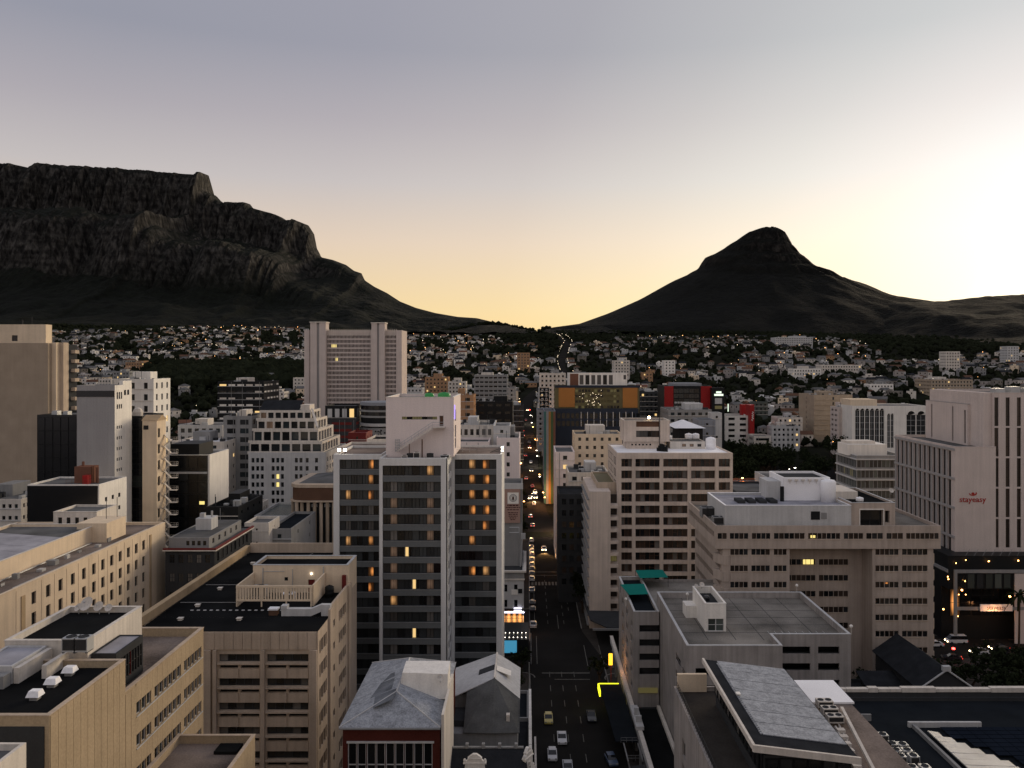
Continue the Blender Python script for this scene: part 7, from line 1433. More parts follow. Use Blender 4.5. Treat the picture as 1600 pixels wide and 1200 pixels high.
Y = 475; t = Thing('arcaded_building', 'white building with rows of arched tops over tall dark glazing', 'building', (PX(1390, Y), 372, 0)); x0, x1 = PX(1331, Y), PX(1448, Y); zT = PZ(634, Y)
op = []
for a, b, n, z0_, z1_ in ((1336, 1382, 6, 700, 641), (1386, 1397, 2, 700, 648), (1416, 1447, 2, 700, 648)):
    xa, xb = PX(a, Y), PX(b, Y); st = (xb - xa) / n
    for i in range(n): op.append((xa + st * i + .15, xa + st * (i + 1) - .15, PZ(z0_, Y), PZ(z1_, Y)))
t.body(x0, x1, Y, 500, 8, zT, 'white_paint', {'front': op}, .6, 'roof_grey', .5, .3)
for r in op:
    t.window('front', Y, r, .5, R.choice(['pane_black', 'pane_dark']), 2, 6, .14, 'pale_grey'); w = r[1] - r[0]; m = M(); c = ((r[0] + r[1]) / 2, Y - .1, r[3])
    for i in range(8):
        a, b = math.pi * i / 8, math.pi * (i + 1) / 8; m.face([(c[0] + q * math.cos(s) * w / 2, c[1], c[2] + q * math.sin(s) * w / 2) for s, q in ((a, .05), (b, .05), (b, .78), (a, .78))]) if i else None
    t.add('arch_head', m, 'pane_black')
    m = M()
    for i in range(8):
        a, b = math.pi * i / 8, math.pi * (i + 1) / 8; m.face([(c[0] + q * math.cos(s) * w / 2, c[1] - .02, c[2] + q * math.sin(s) * w / 2) for s, q in ((a, .8), (b, .8), (b, 1.12), (a, 1.12))])
    t.add('arch_ring', m, 'white_paint')
t.box('roof_room', PX(1325, 485), PX(1367, 485), 482, 497, zT - .5, PZ(624, 483), 'cream_plaster'); claim(x0, x1, Y, 500)
# glass office
Y = 276; t = Thing('office_block', 'grey-green glass office block with floor bands and a stepped roof room', 'building', (PX(1375, Y), 285, 0)); x0, x1 = PX(1338, Y), PX(1415, Y); zT = PZ(712, Y)
fr = [(x0 + .3 + 1.38 * i, x0 + 1.55 + 1.38 * i, PZ(719 + 16 * j, Y) - 2.5, PZ(719 + 16 * j, Y)) for j in range(6) for i in range(11)]; lf = [(Y + .3 + 1.38 * i, Y + 1.55 + 1.38 * i, PZ(719 + 16 * j, Y) - 2.5, PZ(719 + 16 * j, Y)) for j in range(6) for i in range(12)]
t.body(x0, x1, Y, 294, 0, zT, 'mid_grey', {'front': fr, 'left': lf}, .25, 'roof_grey', .5, .3, cope='pale_grey')
for f, p, rr in (('front', Y, fr), ('left', x0, lf)):
    for k, r in enumerate(rr): t.window(f, p, r, .2, 'lit_faint' if f == 'left' and k in (14, 15, 19) else R.choice(['green_glass', 'pane_dark', 'green_glass']) if f == 'left' else R.choice(['pane_dark', 'green_glass', 'pane_black']), 1, 0, .06, 'mid_grey')
for j in range(6): t.box('floor_band', x0 - .4, x1, Y - .4, Y - .003, PZ(719 + 16 * j, Y) + .1, PZ(719 + 16 * j, Y) + .5, 'pale_grey'); t.box('floor_band', x0 - .4, x0 - .003, Y, 294, PZ(719 + 16 * j, Y) + .1, PZ(719 + 16 * j, Y) + .5, 'pale_grey')
t.box('roof_room', PX(1319, 284), PX(1380, 284), 281, 290, zT - .5, PZ(693, 284), 'white_paint'); t.box('roof_room', PX(1319, 286), PX(1362, 286), 283, 289, PZ(693, 284) + .003, PZ(688, 286), 'off_white'); claim(x0, x1, Y, 294)
block('warehouse', 'long low slatted fence building with a warm lamp right of the lattice block', 1146, 1190, 752, 300, 8, 'terracotta', fh=2.5, ww=.6, wh=1.5, gap=1.1, zb=0, pent=False, panes=['peach_wall', 'pane_brown'], rec=.05)
block('warehouse', 'wide grey flat roof between the lattice block and the ribbon-window block', 1150, 1216, 768, 260, 22, 'dark_grey', fh=5, ww=1, wh=1, gap=8, zb=0, pent=False)
block('warehouse', 'pale flat-roofed hall behind the ribbon-window block roof tanks', 1205, 1280, 749, 275, 20, 'pale_grey', fh=5, ww=1, wh=1, gap=8, zb=0, pent=False, roof='roof_grey')
# farther blocks on the rising ground
far = [(843, 884, 583, 560, 20, 'off_white', 'apartment_block', 'white apartment block with many dark windows left of the orange-panelled office'), (842, 858, 606, 560, 20, 'pale_grey', 'office_block', 'pale grey block at the right street edge far up the street'), (793, 806, 606, 600, 18, 'mid_grey', 'office_block', 'grey block closing the left side of the street far up'),
       (790, 818, 633, 470, 14, 'dark_grey', 'office_block', 'dark low block with white bars at the left street edge'), (808, 828, 551, 900, 16, 'peach_wall', 'apartment_block', 'tan high-rise standing alone on the slope above the street'), (839, 850, 641, 505, 26, 'blue_grey', 'office_block', 'blue-grey block at the right street edge left of the striped panels'),
       (196, 226, 566, 900, 30, 'peach_wall', 'hotel_building', 'pinkish hotel with a terracotta upper roof far left'), (222, 250, 574, 880, 20, 'peach_wall', 'hotel_building', 'lower wing of the pinkish hotel far left'), (176, 202, 580, 700, 18, 'mid_grey', 'apartment_block', 'grey pair of flats on the far left plain'), (154, 174, 592, 740, 14, 'off_white', 'apartment_block', 'small white flats left of the grey pair of flats'),
       (88, 122, 620, 330, 18, 'off_white', 'office_block', 'low pale block between the brown tower and the grey slab tower'), (93, 108, 607, 345, 14, 'peach_wall', 'apartment_block', 'small brownish block beside the brown tower balconies'), (960, 984, 563, 820, 24, 'off_white', 'apartment_block', 'white low apartment building above the orange-panelled office'), (1038, 1055, 563, 860, 16, 'white_paint', 'apartment_block', 'narrow white tower on the slope above the red striped building'),
       (1004, 1020, 582, 800, 14, 'peach_wall', 'apartment_block', 'small tan tower above the dark glass building'), (1212, 1270, 527, 1250, 26, 'pale_grey', 'school_building', 'long pale institutional building high on the right slope'), (1240, 1283, 576, 820, 18, 'white_paint', 'old_building', 'white old institutional building with regular windows on the right slope'), (1284, 1346, 570, 860, 18, 'off_white', 'old_building', 'long low white building with a bright lamp on the right slope'),
       (1143, 1166, 614, 700, 10, 'white_paint', 'shop_house', 'white two-storey house above the four-storey white block'), (1153, 1176, 625, 650, 10, 'off_white', 'shop_house', 'small white house with a lean-to behind the red fin wall'), (1215, 1254, 652, 530, 14, 'off_white', 'apartment_block', 'white terrace block on the street left of the tan block'), (1206, 1250, 666, 505, 10, 'pale_grey', 'apartment_block', 'pale row of houses in front of the white terrace block'),
       (1360, 1396, 600, 720, 14, 'white_paint', 'shop_house', 'white house with small windows behind the arcaded building'), (1354, 1384, 588, 790, 14, 'off_white', 'shop_house', 'pale house with a flat roof up the slope behind the arcaded building'), (1455, 1520, 593, 700, 30, 'brown_concrete', 'apartment_block', 'wide brown building just above the budget hotel roof'), (1574, 1592, 541, 1000, 16, 'pale_grey', 'apartment_block', 'tall pale house alone at the far right edge of the slope'),
       (1478, 1500, 549, 850, 14, 'off_white', 'apartment_block', 'narrow pale tower house in the cluster above the budget hotel'), (415, 444, 612, 670, 14, 'off_white', 'shop_house', 'low white house left of the broad slab tower'), (458, 476, 590, 740, 12, 'off_white', 'shop_house', 'white house at the left foot of the broad slab tower'), (630, 660, 606, 640, 14, 'pale_grey', 'apartment_block', 'pale banded flats right of the broad slab tower'),
       (664, 700, 589, 680, 16, 'peach_wall', 'apartment_block', 'tan flats above the hotel lift house'), (700, 728, 596, 680, 14, 'off_white', 'apartment_block', 'white flats above the right end of the hotel lift house'), (1000, 1036, 612, 520, 16, 'dark_grey', 'office_block', 'dark block between the orange-panelled and the red striped buildings'), (1178, 1200, 628, 600, 10, 'green_glass', 'shop_house', 'small greenish house right of the red fin wall')]
for a, b, py, Y, d, w, nm, lab in far: block(nm, lab, a, b, py, Y, d, w, fh=3.1, ww=1.3, wh=1.4, gap=2.6, lit=.05, pent=(b - a) > 22)
# ------------------------------------------------------------------ houses of the town on the slopes
def free(x, y, r=5):
    if y < 345 or (y < 515 and 1150 < CX + x * F / y < 1335): return False
    if xc(y) - 6 < x < xc(y) + xw(y) + 6: return False
    for a, b, c, d in BLOCKS:
        if a - r < x < b + r and c - r < y < d + r: return False
    return True
HOUSE = {}
ROOFS = {'red': 'terracotta', 'brown': 'brown_tile', 'grey': 'roof_grey', 'slate': 'slate_dark', 'flat': 'roof_grey', 'white': 'roof_white'}
def house_geo(m, w, d, h, kind, base=(0, 0, 0), rz=0, s=0):
    """walls, roof and a few windows of a small house; material slots 0 wall, 1 roof, 2 pane, 3 chimney"""
    c, q = math.cos(rz), math.sin(rz); bx, by, bz = base
    def T(x, y, z): return (bx + x * c - y * q, by + x * q + y * c, bz + z)
    W, D = w / 2, d / 2
    P = [(-W, -D), (W, -D), (W, D), (-W, D)]
    m.hexa([T(x, y, -4) for x, y in P], [T(x, y, h) for x, y in P], s)
    e = .35
    if kind == 'gable':
        r = h + d * .30
        m.hexa([T(x * (1 + e / W), y * (1 + e / D), h + .02) for x, y in P], [T(-W - e, -.1, r), T(W + e, -.1, r), T(W + e, .1, r), T(-W - e, .1, r)], s + 1)
    elif kind == 'hip':
        r = h + d * .27; k = max(.2, W - D)
        m.hexa([T(x * (1 + e / W), y * (1 + e / D), h + .02) for x, y in P], [T(-k, -.1, r), T(k, -.1, r), T(k, .1, r), T(-k, .1, r)], s + 1)
    else:
        m.hexa([T(x * .96, y * .96, h + .01) for x, y in P], [T(x * .96, y * .96, h + .12) for x, y in P], s + 1)
        m.hexa([T(-W * .5 + x * .3, y * .35, h + .13) for x, y in P], [T(-W * .5 + x * .3, y * .35, h + 1.6) for x, y in P], s)
    nf = max(1, int(h / 3)); n = max(2, int(w / 3.2))
    for j in range(nf):
        for i in range(n):
            x = -W + w * (i + .5) / n; z = h - 2.3 - 3 * j
            if z > -1: m.face([T(x - .55, -D - .03, z), T(x + .55, -D - .03, z), T(x + .55, -D - .03, z + 1.3), T(x - .55, -D - .03, z + 1.3)], s + 2)
    for sx in (-1, 1):
        z = h - 2.3; f = [T(sx * (W + .03), -.5, z), T(sx * (W + .03), .5, z), T(sx * (W + .03), .5, z + 1.2), T(sx * (W + .03), -.5, z + 1.2)]; m.face(f if sx > 0 else f[::-1], s + 2)
WALLS = ['white_paint', 'off_white', 'pale_grey', 'cream_plaster', 'peach_wall', 'mid_grey']
WORD = {'garage_concrete': 'dull grey', 'deck_stain': 'drab', 'white_paint': 'white', 'off_white': 'off-white', 'pale_grey': 'pale grey', 'cream_plaster': 'cream', 'peach_wall': 'peach', 'mid_grey': 'grey', 'terracotta': 'red-roofed', 'brown_tile': 'brown-roofed', 'roof_grey': 'grey-roofed', 'slate_dark': 'slate-roofed', 'roof_white': 'white-roofed'}
RW = random.Random(5)
cand = []
def density(p, y):
    """share of plots built on, by column of the view and distance"""
    py = CY - (zt(PX(p, y), y) - H) * F / y
    if p < 480:
        top = lerp(p, [(-100, 530), (80, 522), (200, 520), (300, 513), (480, 518)])
        if py < top: return 0
        if p > 230 and 574 < py < 606: return .10
        return .85 if py < 575 else .55
    if p < 850:
        if py < lerp(p, [(480, 520), (640, 528), (760, 528), (850, 545)]): return 0
        return .55 if py < 570 else .75
    if p < 1300:
        if py < lerp(p, [(850, 545), (960, 532), (1080, 530), (1200, 528), (1300, 530)]): return 0
        return .66
    if py < lerp(p, [(1300, 530), (1345, 540), (1400, 566), (1470, 560), (1560, 552), (1700, 550)]): return 0
    return .7
for y in [350 + 13 * i for i in range(35)] + [806 + 15 * i for i in range(71)]:
    st = 11.5 if y < 800 else 12.5
    n = int(1.40 * y / st)
    for i in range(n):
        x = -.70 * y + i * st + RW.uniform(-4, 4); yy = y + RW.uniform(-6, 6); p = CX + x * F / yy
        if p < -60 or p > 1660 or RW.random() > density(p, yy) or not free(x, yy, 6): continue
        cl = noise.noise(Vector((x * .012, yy * .012, 7.7)))
        if cl < -.10 and RW.random() < .85: continue
        if RW.random() < .22: continue
        cand.append((yy, x))
cand.sort(); print('houses', len(cand))
stuff = M(); SL = {}; slots = []
kinds = ['gable', 'hip', 'flat', 'gable', 'flat']
for k, (y, x) in enumerate(cand):
    far_ = k >= 300
    wall = RW.choices(WALLS + ['garage_concrete', 'deck_stain'], [4, 4, 4, 2, 1.2, 4, 3, 3] if CX + x * F / y < 860 else [2, 2, 3, 1, 1.2, 5, 6, 6])[0]; kind = RW.choice(kinds)
    roof = RW.choice(['roof_grey', 'roof_white', 'roof_grey']) if kind == 'flat' else RW.choices(['terracotta', 'brown_tile', 'roof_grey', 'slate_dark'], [.35, 3, 4, 3])[0]
    v = RW.randrange(4); w, d, h = [(6.5, 6, 3.4), (8.5, 7, 5.2), (11.5, 6.5, 4.2), (7.5, 7, 6.6)][v]; rz = RW.choice([0, .15, -.2, .4, -.5, 1.2]) ; z = zt(x, y)
    if not far_:
        key = (kind, v, wall, roof)
        if key not in HOUSE: m = M(); house_geo(m, w, d, h, kind); HOUSE[key] = m.mesh('town_house', [wall, roof, 'pane_black'])
        o = link('town_house', HOUSE[key], None, (x, y, z), rz); p = CX + x * F / y
        area = 'below the flat-topped mountain, left of the slab tower' if p < 480 else 'between the slab tower and the long street' if p < 845 else 'between the long street and the tan slit-windowed block' if p < 1270 else 'above the arcaded building and the budget hotel'
        o['label'] = '%s %s %s house %s' % ({0: 'small', 1: 'two-storey', 2: 'long', 3: 'tall'}[v], WORD[wall], WORD[roof] if kind != 'flat' else 'flat-topped', area); o['category'] = 'house'; o['group'] = 'houses of the town ' + area
    else:
        s = SL.setdefault((wall, roof), len(slots))
        if s == len(slots): slots += [wall, roof, 'pane_black']
        house_geo(stuff, w * RW.uniform(.8, 1.3), d, h * RW.uniform(.7, 1.2), kind, (x, y, z), rz, s)
if stuff.f: tag(link('town_houses', stuff.mesh('town_houses', slots)), 'far houses of the town crowded on the lower slopes of the hills', 'houses', kind='stuff')
# ------------------------------------------------------------------ trees
def crown_mesh(seed, r=1.0, n=64, q=22, squash=.85):
    """leaf clumps spread through the crown: uneven outline, gaps, each leaf a small face"""
    rr = random.Random(seed); m = M()
    for i in range(n):
        a, b = rr.uniform(0, 2 * math.pi), rr.uniform(-.6, 1); k = rr.uniform(.25, .95)
        c = Vector((math.cos(a) * math.sqrt(max(0, 1 - b * b * .7)) * k, math.sin(a) * math.sqrt(max(0, 1 - b * b * .7)) * k, b * k * squash)) * r; cr = rr.uniform(.10, .30) * r
        for j in range(q):
            d = Vector((rr.gauss(0, 1), rr.gauss(0, 1), rr.gauss(0, .8))).normalized(); p = c + d * cr * abs(rr.gauss(.55, .4)); s = rr.uniform(.03, .075) * r
            u = d.orthogonal().normalized(); w = d.cross(u); t = rr.uniform(0, 6.3); e1 = (u * math.cos(t) + w * math.sin(t)) * s + d * rr.uniform(-.4, .4) * s; e2 = (w * math.cos(t) - u * math.sin(t)) * s
            m.face([p - e1 - e2 * .6, p + e1 - e2 * .6, p + e1 * .8 + e2, p - e1 * .8 + e2])
    return m.mesh('crown', ['foliage'])
CROWN = [crown_mesh(i) for i in range(4)]
def trunk_mesh(seed):
    rr = random.Random(seed); m = M(); m.tube((0, 0, -.3), (.05, 0, 1.2), .16, .11, 7)
    for i in range(5): a = i * 1.26 + rr.random(); m.tube((.05, 0, .8 + .1 * i), (.6 * math.cos(a), .6 * math.sin(a), 1.7 + .25 * rr.random()), .08, .03, 5)
    return m.mesh('trunk', ['bark'])
TRUNK = [trunk_mesh(i) for i in range(3)]
def tree(x, y, z, s, label, group, name='street_tree'):
    t = Thing(name, label, 'tree', (x, y, z), group); a = t.inst('trunk', R.choice(TRUNK), (x, y, z), R.uniform(0, 6)); a.scale = (s * .5, s * .5, s * .5); b = t.inst('crown', R.choice(CROWN), (x, y, z + s * 1.15), R.uniform(0, 6)); b.scale = (s * .62, s * .62, s * .58)
    return t
# trees one can tell apart
sides = [(-1.6, 187.5, 4.2, 'bare-looking round tree on the left pavement corner below the hotel'), (15.8, 183, 4.2, 'small round tree on the right pavement by the yellow-edged canopy'), (-2.6, 176, 3.6, 'small tree on the left pavement behind the hotel canopy')]
for x, y, s, lab in sides: tree(x, y, 0, s, lab, None)
for i in range(9):
    y = 236 + 10.5 * i; tree(15.4 + R.uniform(-.5, .5), y, 0, R.uniform(4.2, 6.0), ORD[i] + ' dark street tree up the right pavement from the cream wall', 'street trees along the right pavement')
for i in range(5):
    y = 330 + 26 * i; tree(-3.0, y, 0, R.uniform(4, 5.5), ORD[i] + ' dark street tree up the left pavement beyond the white street-edge building', 'street trees along the left pavement')
for i, (px, py, s) in enumerate(((1438, 1046, 5.2), (1472, 1062, 6.0), (1512, 1058, 5.5), (1546, 1052, 7.0), (1580, 1066, 7.5), (1600, 1040, 6.0), (1560, 1085, 6.5), (1370, 1085, 5.0), (1352, 1060, 4.5), (1590, 1095, 7))):
    y = min(196, YG(py + 40, 0)) ; tree(PX(px, y), y, 0, s, ['broad dark tree right below the ribbon-window block corner', 'dark tree between the gabled house and the road', 'dark tree below the white car on the cross street', 'large dark tree right of the gabled house', 'largest dark tree at the lower right edge', 'dark tree at the far right edge by the cross street', 'dark tree above the solar panels', 'dark tree left of the slate shed', 'small dark tree at the foot of the garage corner', 'dark tree cut by the right edge above the solar panels'][i], 'trees around the gabled house', 'garden_tree')
pk = 0
for i in range(110):
    p = R.uniform(1140, 1330); y = R.uniform(352, 478); x = PX(p, y)
    if any(a - 2 < x < b + 2 and c - 2 < y < d + 2 for a, b, c, d in BLOCKS): continue
    if p > 1185 and y < 420: continue
    tree(x, y, zt(x, y), R.uniform(7, 11.5) if p < 1200 or p > 1300 else R.uniform(6, 9), 'tall dark tree in the park behind the lattice block and the ribbon-window block', 'park trees behind the ribbon-window block', 'park_tree'); pk += 1
# palm
t = Thing('palm_tree', 'tall palm in front of the budget hotel entrance at the right edge', 'tree', (PX(1592, 206), 206, 0)); bx = PX(1592, 206); zt_ = PZ(930, 206); t.add('trunk', M().tube((bx, 206, -.2), (bx + .2, 206, zt_), .28, .2, 8), 'bark'); m = M()
for i in range(22):
    a = i * 2.4; el = .9 - .07 * i; p = Vector((bx + .2, 206, zt_)); d = Vector((math.cos(a), math.sin(a), math.tan(el))).normalized()
    for k in range(6):
        q = p + d * .75; w = d.cross(Vector((0, 0, 1))).normalized() * (.42 - .05 * k); m.face([p - w, p + w, q + w * .9, q - w * .9]); d = (d + Vector((0, 0, -.26))).normalized(); p = q
t.add('crown', m, 'foliage')
# the mass of trees between the houses and on the slopes: uncountable
TB = []
for sd in range(5):
    rr = random.Random(sd); tb = M()
    for i in range(3):
        c = Vector((rr.uniform(-.5, .5), rr.uniform(-.5, .5), rr.uniform(.4, .9))); cr = rr.uniform(.45, .75)
        base = [(0, 0, 1), (0, 0, -1)] + [(math.cos(a * 2 * math.pi / 5 + h) * .9, math.sin(a * 2 * math.pi / 5 + h) * .9, zz) for zz, h in ((.45, 0), (-.45, .6)) for a in range(5)]
        vv = [c + Vector(b) * cr * rr.uniform(.7, 1.25) for b in base]; n0 = len(tb.v); tb.v += [tuple(q) for q in vv]
        for a in range(5):
            b = (a + 1) % 5
            for f in ((0, 2 + a, 2 + b), (1, 7 + b, 7 + a), (2 + a, 7 + a, 2 + b), (2 + b, 7 + a, 7 + b)): tb.f.append(tuple(n0 + q for q in f)); tb.m.append(0)
    TB.append(tb)
w = M(); RT = random.Random(8); nt_ = 0
def put(x, y, z, s):
    b = RT.choice(TB); n0 = len(w.v); a = RT.uniform(0, 6.3); c, q = math.cos(a), math.sin(a); w.v += [(x + (vx * c - vy * q) * s, y + (vx * q + vy * c) * s, z + vz * s * 1.15) for vx, vy, vz in b.v]; w.f += [tuple(n0 + k for k in f) for f in b.f]; w.m += b.m
for i in range(17000):
    y = 350 * math.exp(RT.random() * math.log(2050 / 350)); x = RT.uniform(-.72, .72) * y; p = CX + x * F / y
    if p < -60 or p > 1660 or not free(x, y, 2): continue
    put(x, y, zt(x, y) - .5, RT.uniform(2.2, 4.4))
for i in range(7000):
    y = RT.uniform(1150, 2080); x = RT.uniform(-.70, .70) * y
    if free(x, y, 2): put(x, y, zt(x, y) - .8, RT.uniform(3.5, 6.5))
for i in range(2600):                                    # the dark wooded belt below the left slope
    y = RT.uniform(640, 1000); p = RT.uniform(235, 480); x = PX(p, y); py = CY - (zt(x, y) - H) * F / y
    if 572 < py < 608 and free(x, y, 2): put(x, y, zt(x, y) - .5, RT.uniform(4, 8))
for i in range(300):
    p = RT.uniform(600, 860); y = 2350; x = PX(p, y); put(x, y, saddle(x, y) - 3, RT.uniform(4, 9))
tag(link('woodland', w.mesh('woodland', ['foliage_far'])), 'dark trees massed between the houses and over the lower slopes', 'trees', kind='stuff')
# ------------------------------------------------------------------ lights of the town
for nm, mat, cnt, seed, lab in (('town_lights', 'town_light', 250, 3, 'tiny white lamps scattered over the far town'), ('town_lights', 'town_light_orange', 130, 4, 'tiny orange street lamps scattered over the far town')):
    m = M(); rl = random.Random(seed)
    for i in range(cnt):
        y, x = rl.choice(cand); p = CX + x * F / y
        if mat == 'town_light' and p > 1100 and rl.random() < .5: continue
        s = .00042 * y * rl.uniform(.5, 1.15) * (1.25 if mat.endswith('orange') else 1); z = zt(x, y) + rl.uniform(5, 10); m.lathe((x + rl.uniform(-8, 8), y - 6, z), [(.02, -s), (s, 0), (.02, s)], n=6)
    if mat == 'town_light':
        for i in range(60):                              # the two lines of lamps where the street climbs to the saddle
            y = 620 + 17 * i; xx = xc(y) + (0 if rl.random() < .5 else xw(y) + 3)
            if y < 1650 and rl.random() < .75: s = .00042 * y * rl.uniform(.5, 1.2); m.lathe((xx, y, zt(xx, y) + 7), [(.02, -s), (s, 0), (.02, s)], n=6)
    solo(nm, m, mat, lab, 'lights', kind='stuff')
# ------------------------------------------------------------------ vehicles
def profile_body(prof, w, taper=.0):
    """side outline (y, z) pulled across the width, shoulders drawn in a little"""
    m = M(); n = len(prof); zmax = max(z for _, z in prof); ws = [w / 2 * (1 - taper * max(0, (z - .7)) / max(.01, zmax - .7)) for _, z in prof]
    L_ = [(-ws[i], y, z) for i, (y, z) in enumerate(prof)]; R_ = [(ws[i], y, z) for i, (y, z) in enumerate(prof)]
    for i in range(n): j = (i + 1) % n; m.face([L_[i], L_[j], R_[j], R_[i]])
    m.face(L_[::-1]); m.face(R_); return m
CARS = {}
def car_parts(kind):
    if kind in CARS: return CARS[kind]
    if kind == 'minibus': L, W, body, cab = 5.0, 1.85, [(-2.5, .35), (2.5, .35), (2.5, 1.15), (-2.2, 1.15), (-2.5, .9)], [(-2.15, 1.152), (2.48, 1.152), (2.4, 2.05), (-1.4, 2.05)]
    elif kind == 'hatchback': L, W, body, cab = 3.8, 1.68, [(-1.9, .3), (1.9, .3), (1.9, .85), (1.75, .93), (-.8, .93), (-1.75, .78), (-1.9, .6)], [(-.85, .932), (1.72, .932), (1.35, 1.46), (-.15, 1.46)]
    else: L, W, body, cab = 4.4, 1.74, [(-2.2, .3), (2.2, .3), (2.2, .82), (2.1, .95), (-.95, .92), (-2.05, .78), (-2.2, .6)], [(-.95, .922), (1.55, .952), (.95, 1.43), (-.25, 1.43)]
    P = {'L': L, 'W': W}; P['body'] = profile_body(body, W, .0); P['glass'] = profile_body(cab, W * .94, .18)
    zt_ = cab[2][1]; a, b = cab[3][0], cab[2][0]; P['roof'] = M().hexa([(-W * .40, a + .05, zt_ + .004), (W * .40, a + .05, zt_ + .004), (W * .40, b - .05, zt_ + .004), (-W * .40, b - .05, zt_ + .004)], [(-W * .37, a + .15, zt_ + .06), (W * .37, a + .15, zt_ + .06), (W * .37, b - .15, zt_ + .06), (-W * .37, b - .15, zt_ + .06)])
    P['wheel'] = M().tube((-.1, 0, 0), (.1, 0, 0), .31, n=12).mesh('wheel', ['tyre']); P['wheel_at'] = [(sx * (W / 2 - .08), sy * L * .31, .31) for sx in (-1, 1) for sy in (-1, 1)]
    P['lamp_at'] = [(sx * W * .36, -L / 2 - .01, .66) for sx in (-1, 1)]; P['tail_at'] = [(sx * W * .38, L / 2 + .01, .75) for sx in (-1, 1)]
    CARS[kind] = P; return P
CM = {}
LAMP = M().box(-.17, .17, -.04, .04, -.09, .09)
def lampm(mat, s=1.0):
    if (mat, s) not in CM: CM[(mat, s)] = M().box(-.17 * s, .17 * s, -.05, .05, -.09 * s, .09 * s).mesh('lamp', [mat])
    return CM[(mat, s)]
def car(x, y, z, rz, kind, paint, label, group, lights=False, brake=False):
    """front of the car points to -Y when rz is 0"""
    P = car_parts(kind); t = Thing('parked_car' if not lights else 'moving_car', label, 'minibus' if kind == 'minibus' else 'car', (x, y, z), group); t.root.rotation_euler = (0, 0, rz)
    for part, mat in (('body', paint), ('glass', 'car_glass'), ('roof', paint)):
        k = (kind, part, mat)
        if k not in CM: CM[k] = P[part].mesh(part, [mat])
        link(part, CM[k], t.root)
    for q in P['wheel_at']: link('wheel', P['wheel'], t.root, q)
    for q in P['lamp_at']: link('headlight', lampm('head_lamp' if lights else 'head_off', 1.25 if lights else 1.0), t.root, q)
    for q in P['tail_at']: link('taillight', lampm('tail_lamp' if (lights or brake) else 'tail_off'), t.root, q)
    if lights and not isinstance(lights, str):
        pass
    return t
def beam(x, y, z, aim, energy, size=50):
    d = bpy.data.lights.new('headlight_beam', 'SPOT'); d.energy = energy; d.spot_size = rad(size); d.spot_blend = .8; d.color = (1, .55, .20); d.shadow_soft_size = .3
    o = bpy.data.objects.new('headlight_beam', d); COL.objects.link(o); o.location = (x, y, z); o.rotation_euler = (Vector(aim) - Vector((x, y, z))).to_track_quat('-Z', 'Y').to_euler()
CN = {'car_white': 'white', 'car_silver': 'silver', 'car_dark': 'dark', 'car_red': 'red', 'car_blue': 'blue', 'car_yellow': 'yellow'}
near = [(857, 1122, 'hatchback', 'car_yellow', 0, 'yellowish hatchback waiting at the left kerb below the gable house'), (878, 1152, 'sedan', 'car_white', 0, 'white car right of and above the other white one near the bottom of the street'), (863, 1178, 'hatchback', 'car_white', 0, 'white-bonneted car left of the bottom centre lane'), (887, 1198, 'sedan', 'car_silver', 0, 'pale car cut by the bottom edge of the photo'), (924, 1118, 'sedan', 'car_dark', 0, 'dark car with a pale bonnet left of the slatted awning'), (955, 1186, 'hatchback', 'car_blue', .15, 'bluish car half under the right pavement frame')]
for px, py, k, c, rz, lab in near: y = YG(py, .7); car(PX(px, y), y, .02, rz, k, c, lab, 'cars on the near block of the street')
RC = random.Random(21); paints = ['car_white', 'car_white', 'car_silver', 'car_silver', 'car_dark', 'car_red', 'car_blue']
y = 224; i = 0
while y < 330 and i < 17:
    c = 'car_white' if i < 2 else RC.choice(paints)
    if RC.random() < .9: car(1.35 + RC.uniform(-.1, .1), y, .02, math.pi + RC.uniform(-.04, .04), RC.choice(['hatchback', 'sedan']), c, '%s parked %s car up the left kerb from the lit corner shop' % (ORD[i], CN[c]), 'cars parked along the left kerb')
    y += RC.uniform(5.6, 7.5); i += 1
y = 254; i = 0
while y < 400 and i < 20:
    c = 'car_silver' if i in (0, 1) else RC.choice(paints)
    if RC.random() < .92: car(13.2 + RC.uniform(-.1, .1), y, (zt(13, y) if y > 340 else 0) + .02, RC.uniform(-.04, .04), RC.choice(['hatchback', 'sedan']), c, '%s parked %s car up the right kerb from the zebra crossing' % (ORD[i], CN[c]), 'cars parked along the right kerb')
    y += RC.uniform(5.6, 7.2); i += 1
for px, py, lab, k, e in ((850, 857, 'white car driving towards the viewer with headlights lighting the road orange', 'sedan', 42000), (828, 778, 'left one of three cars with headlights on far up the street', 'sedan', 30000), (839, 777, 'middle of three cars with headlights on far up the street', 'minibus', 30000), (838, 769, 'farthest of three cars with headlights on up the street', 'sedan', 0), (825, 708, 'distant car with yellow headlights beside the white street-edge building', 'sedan', 0), (814, 666, 'distant yellow-lit van at the far end of the straight street', 'minibus', 0)):
    y = YG(py, .7)
    if y > 335:
        for _ in range(6): y = YG(py, zt(xc(y) + 6, y) + .7)
    x = PX(px, y); x = min(max(x, xc(y) + 3.4), xc(y) + xw(y) - 3.2); z = (zt(x, y) if y > 335 else 0) + .02; car(x, y, z, 0, k, 'car_white', lab, 'cars with their headlights on', True)
    if e: beam(x, y - 2.6, z + 1.0, (x, y - 15, z), e, 60)
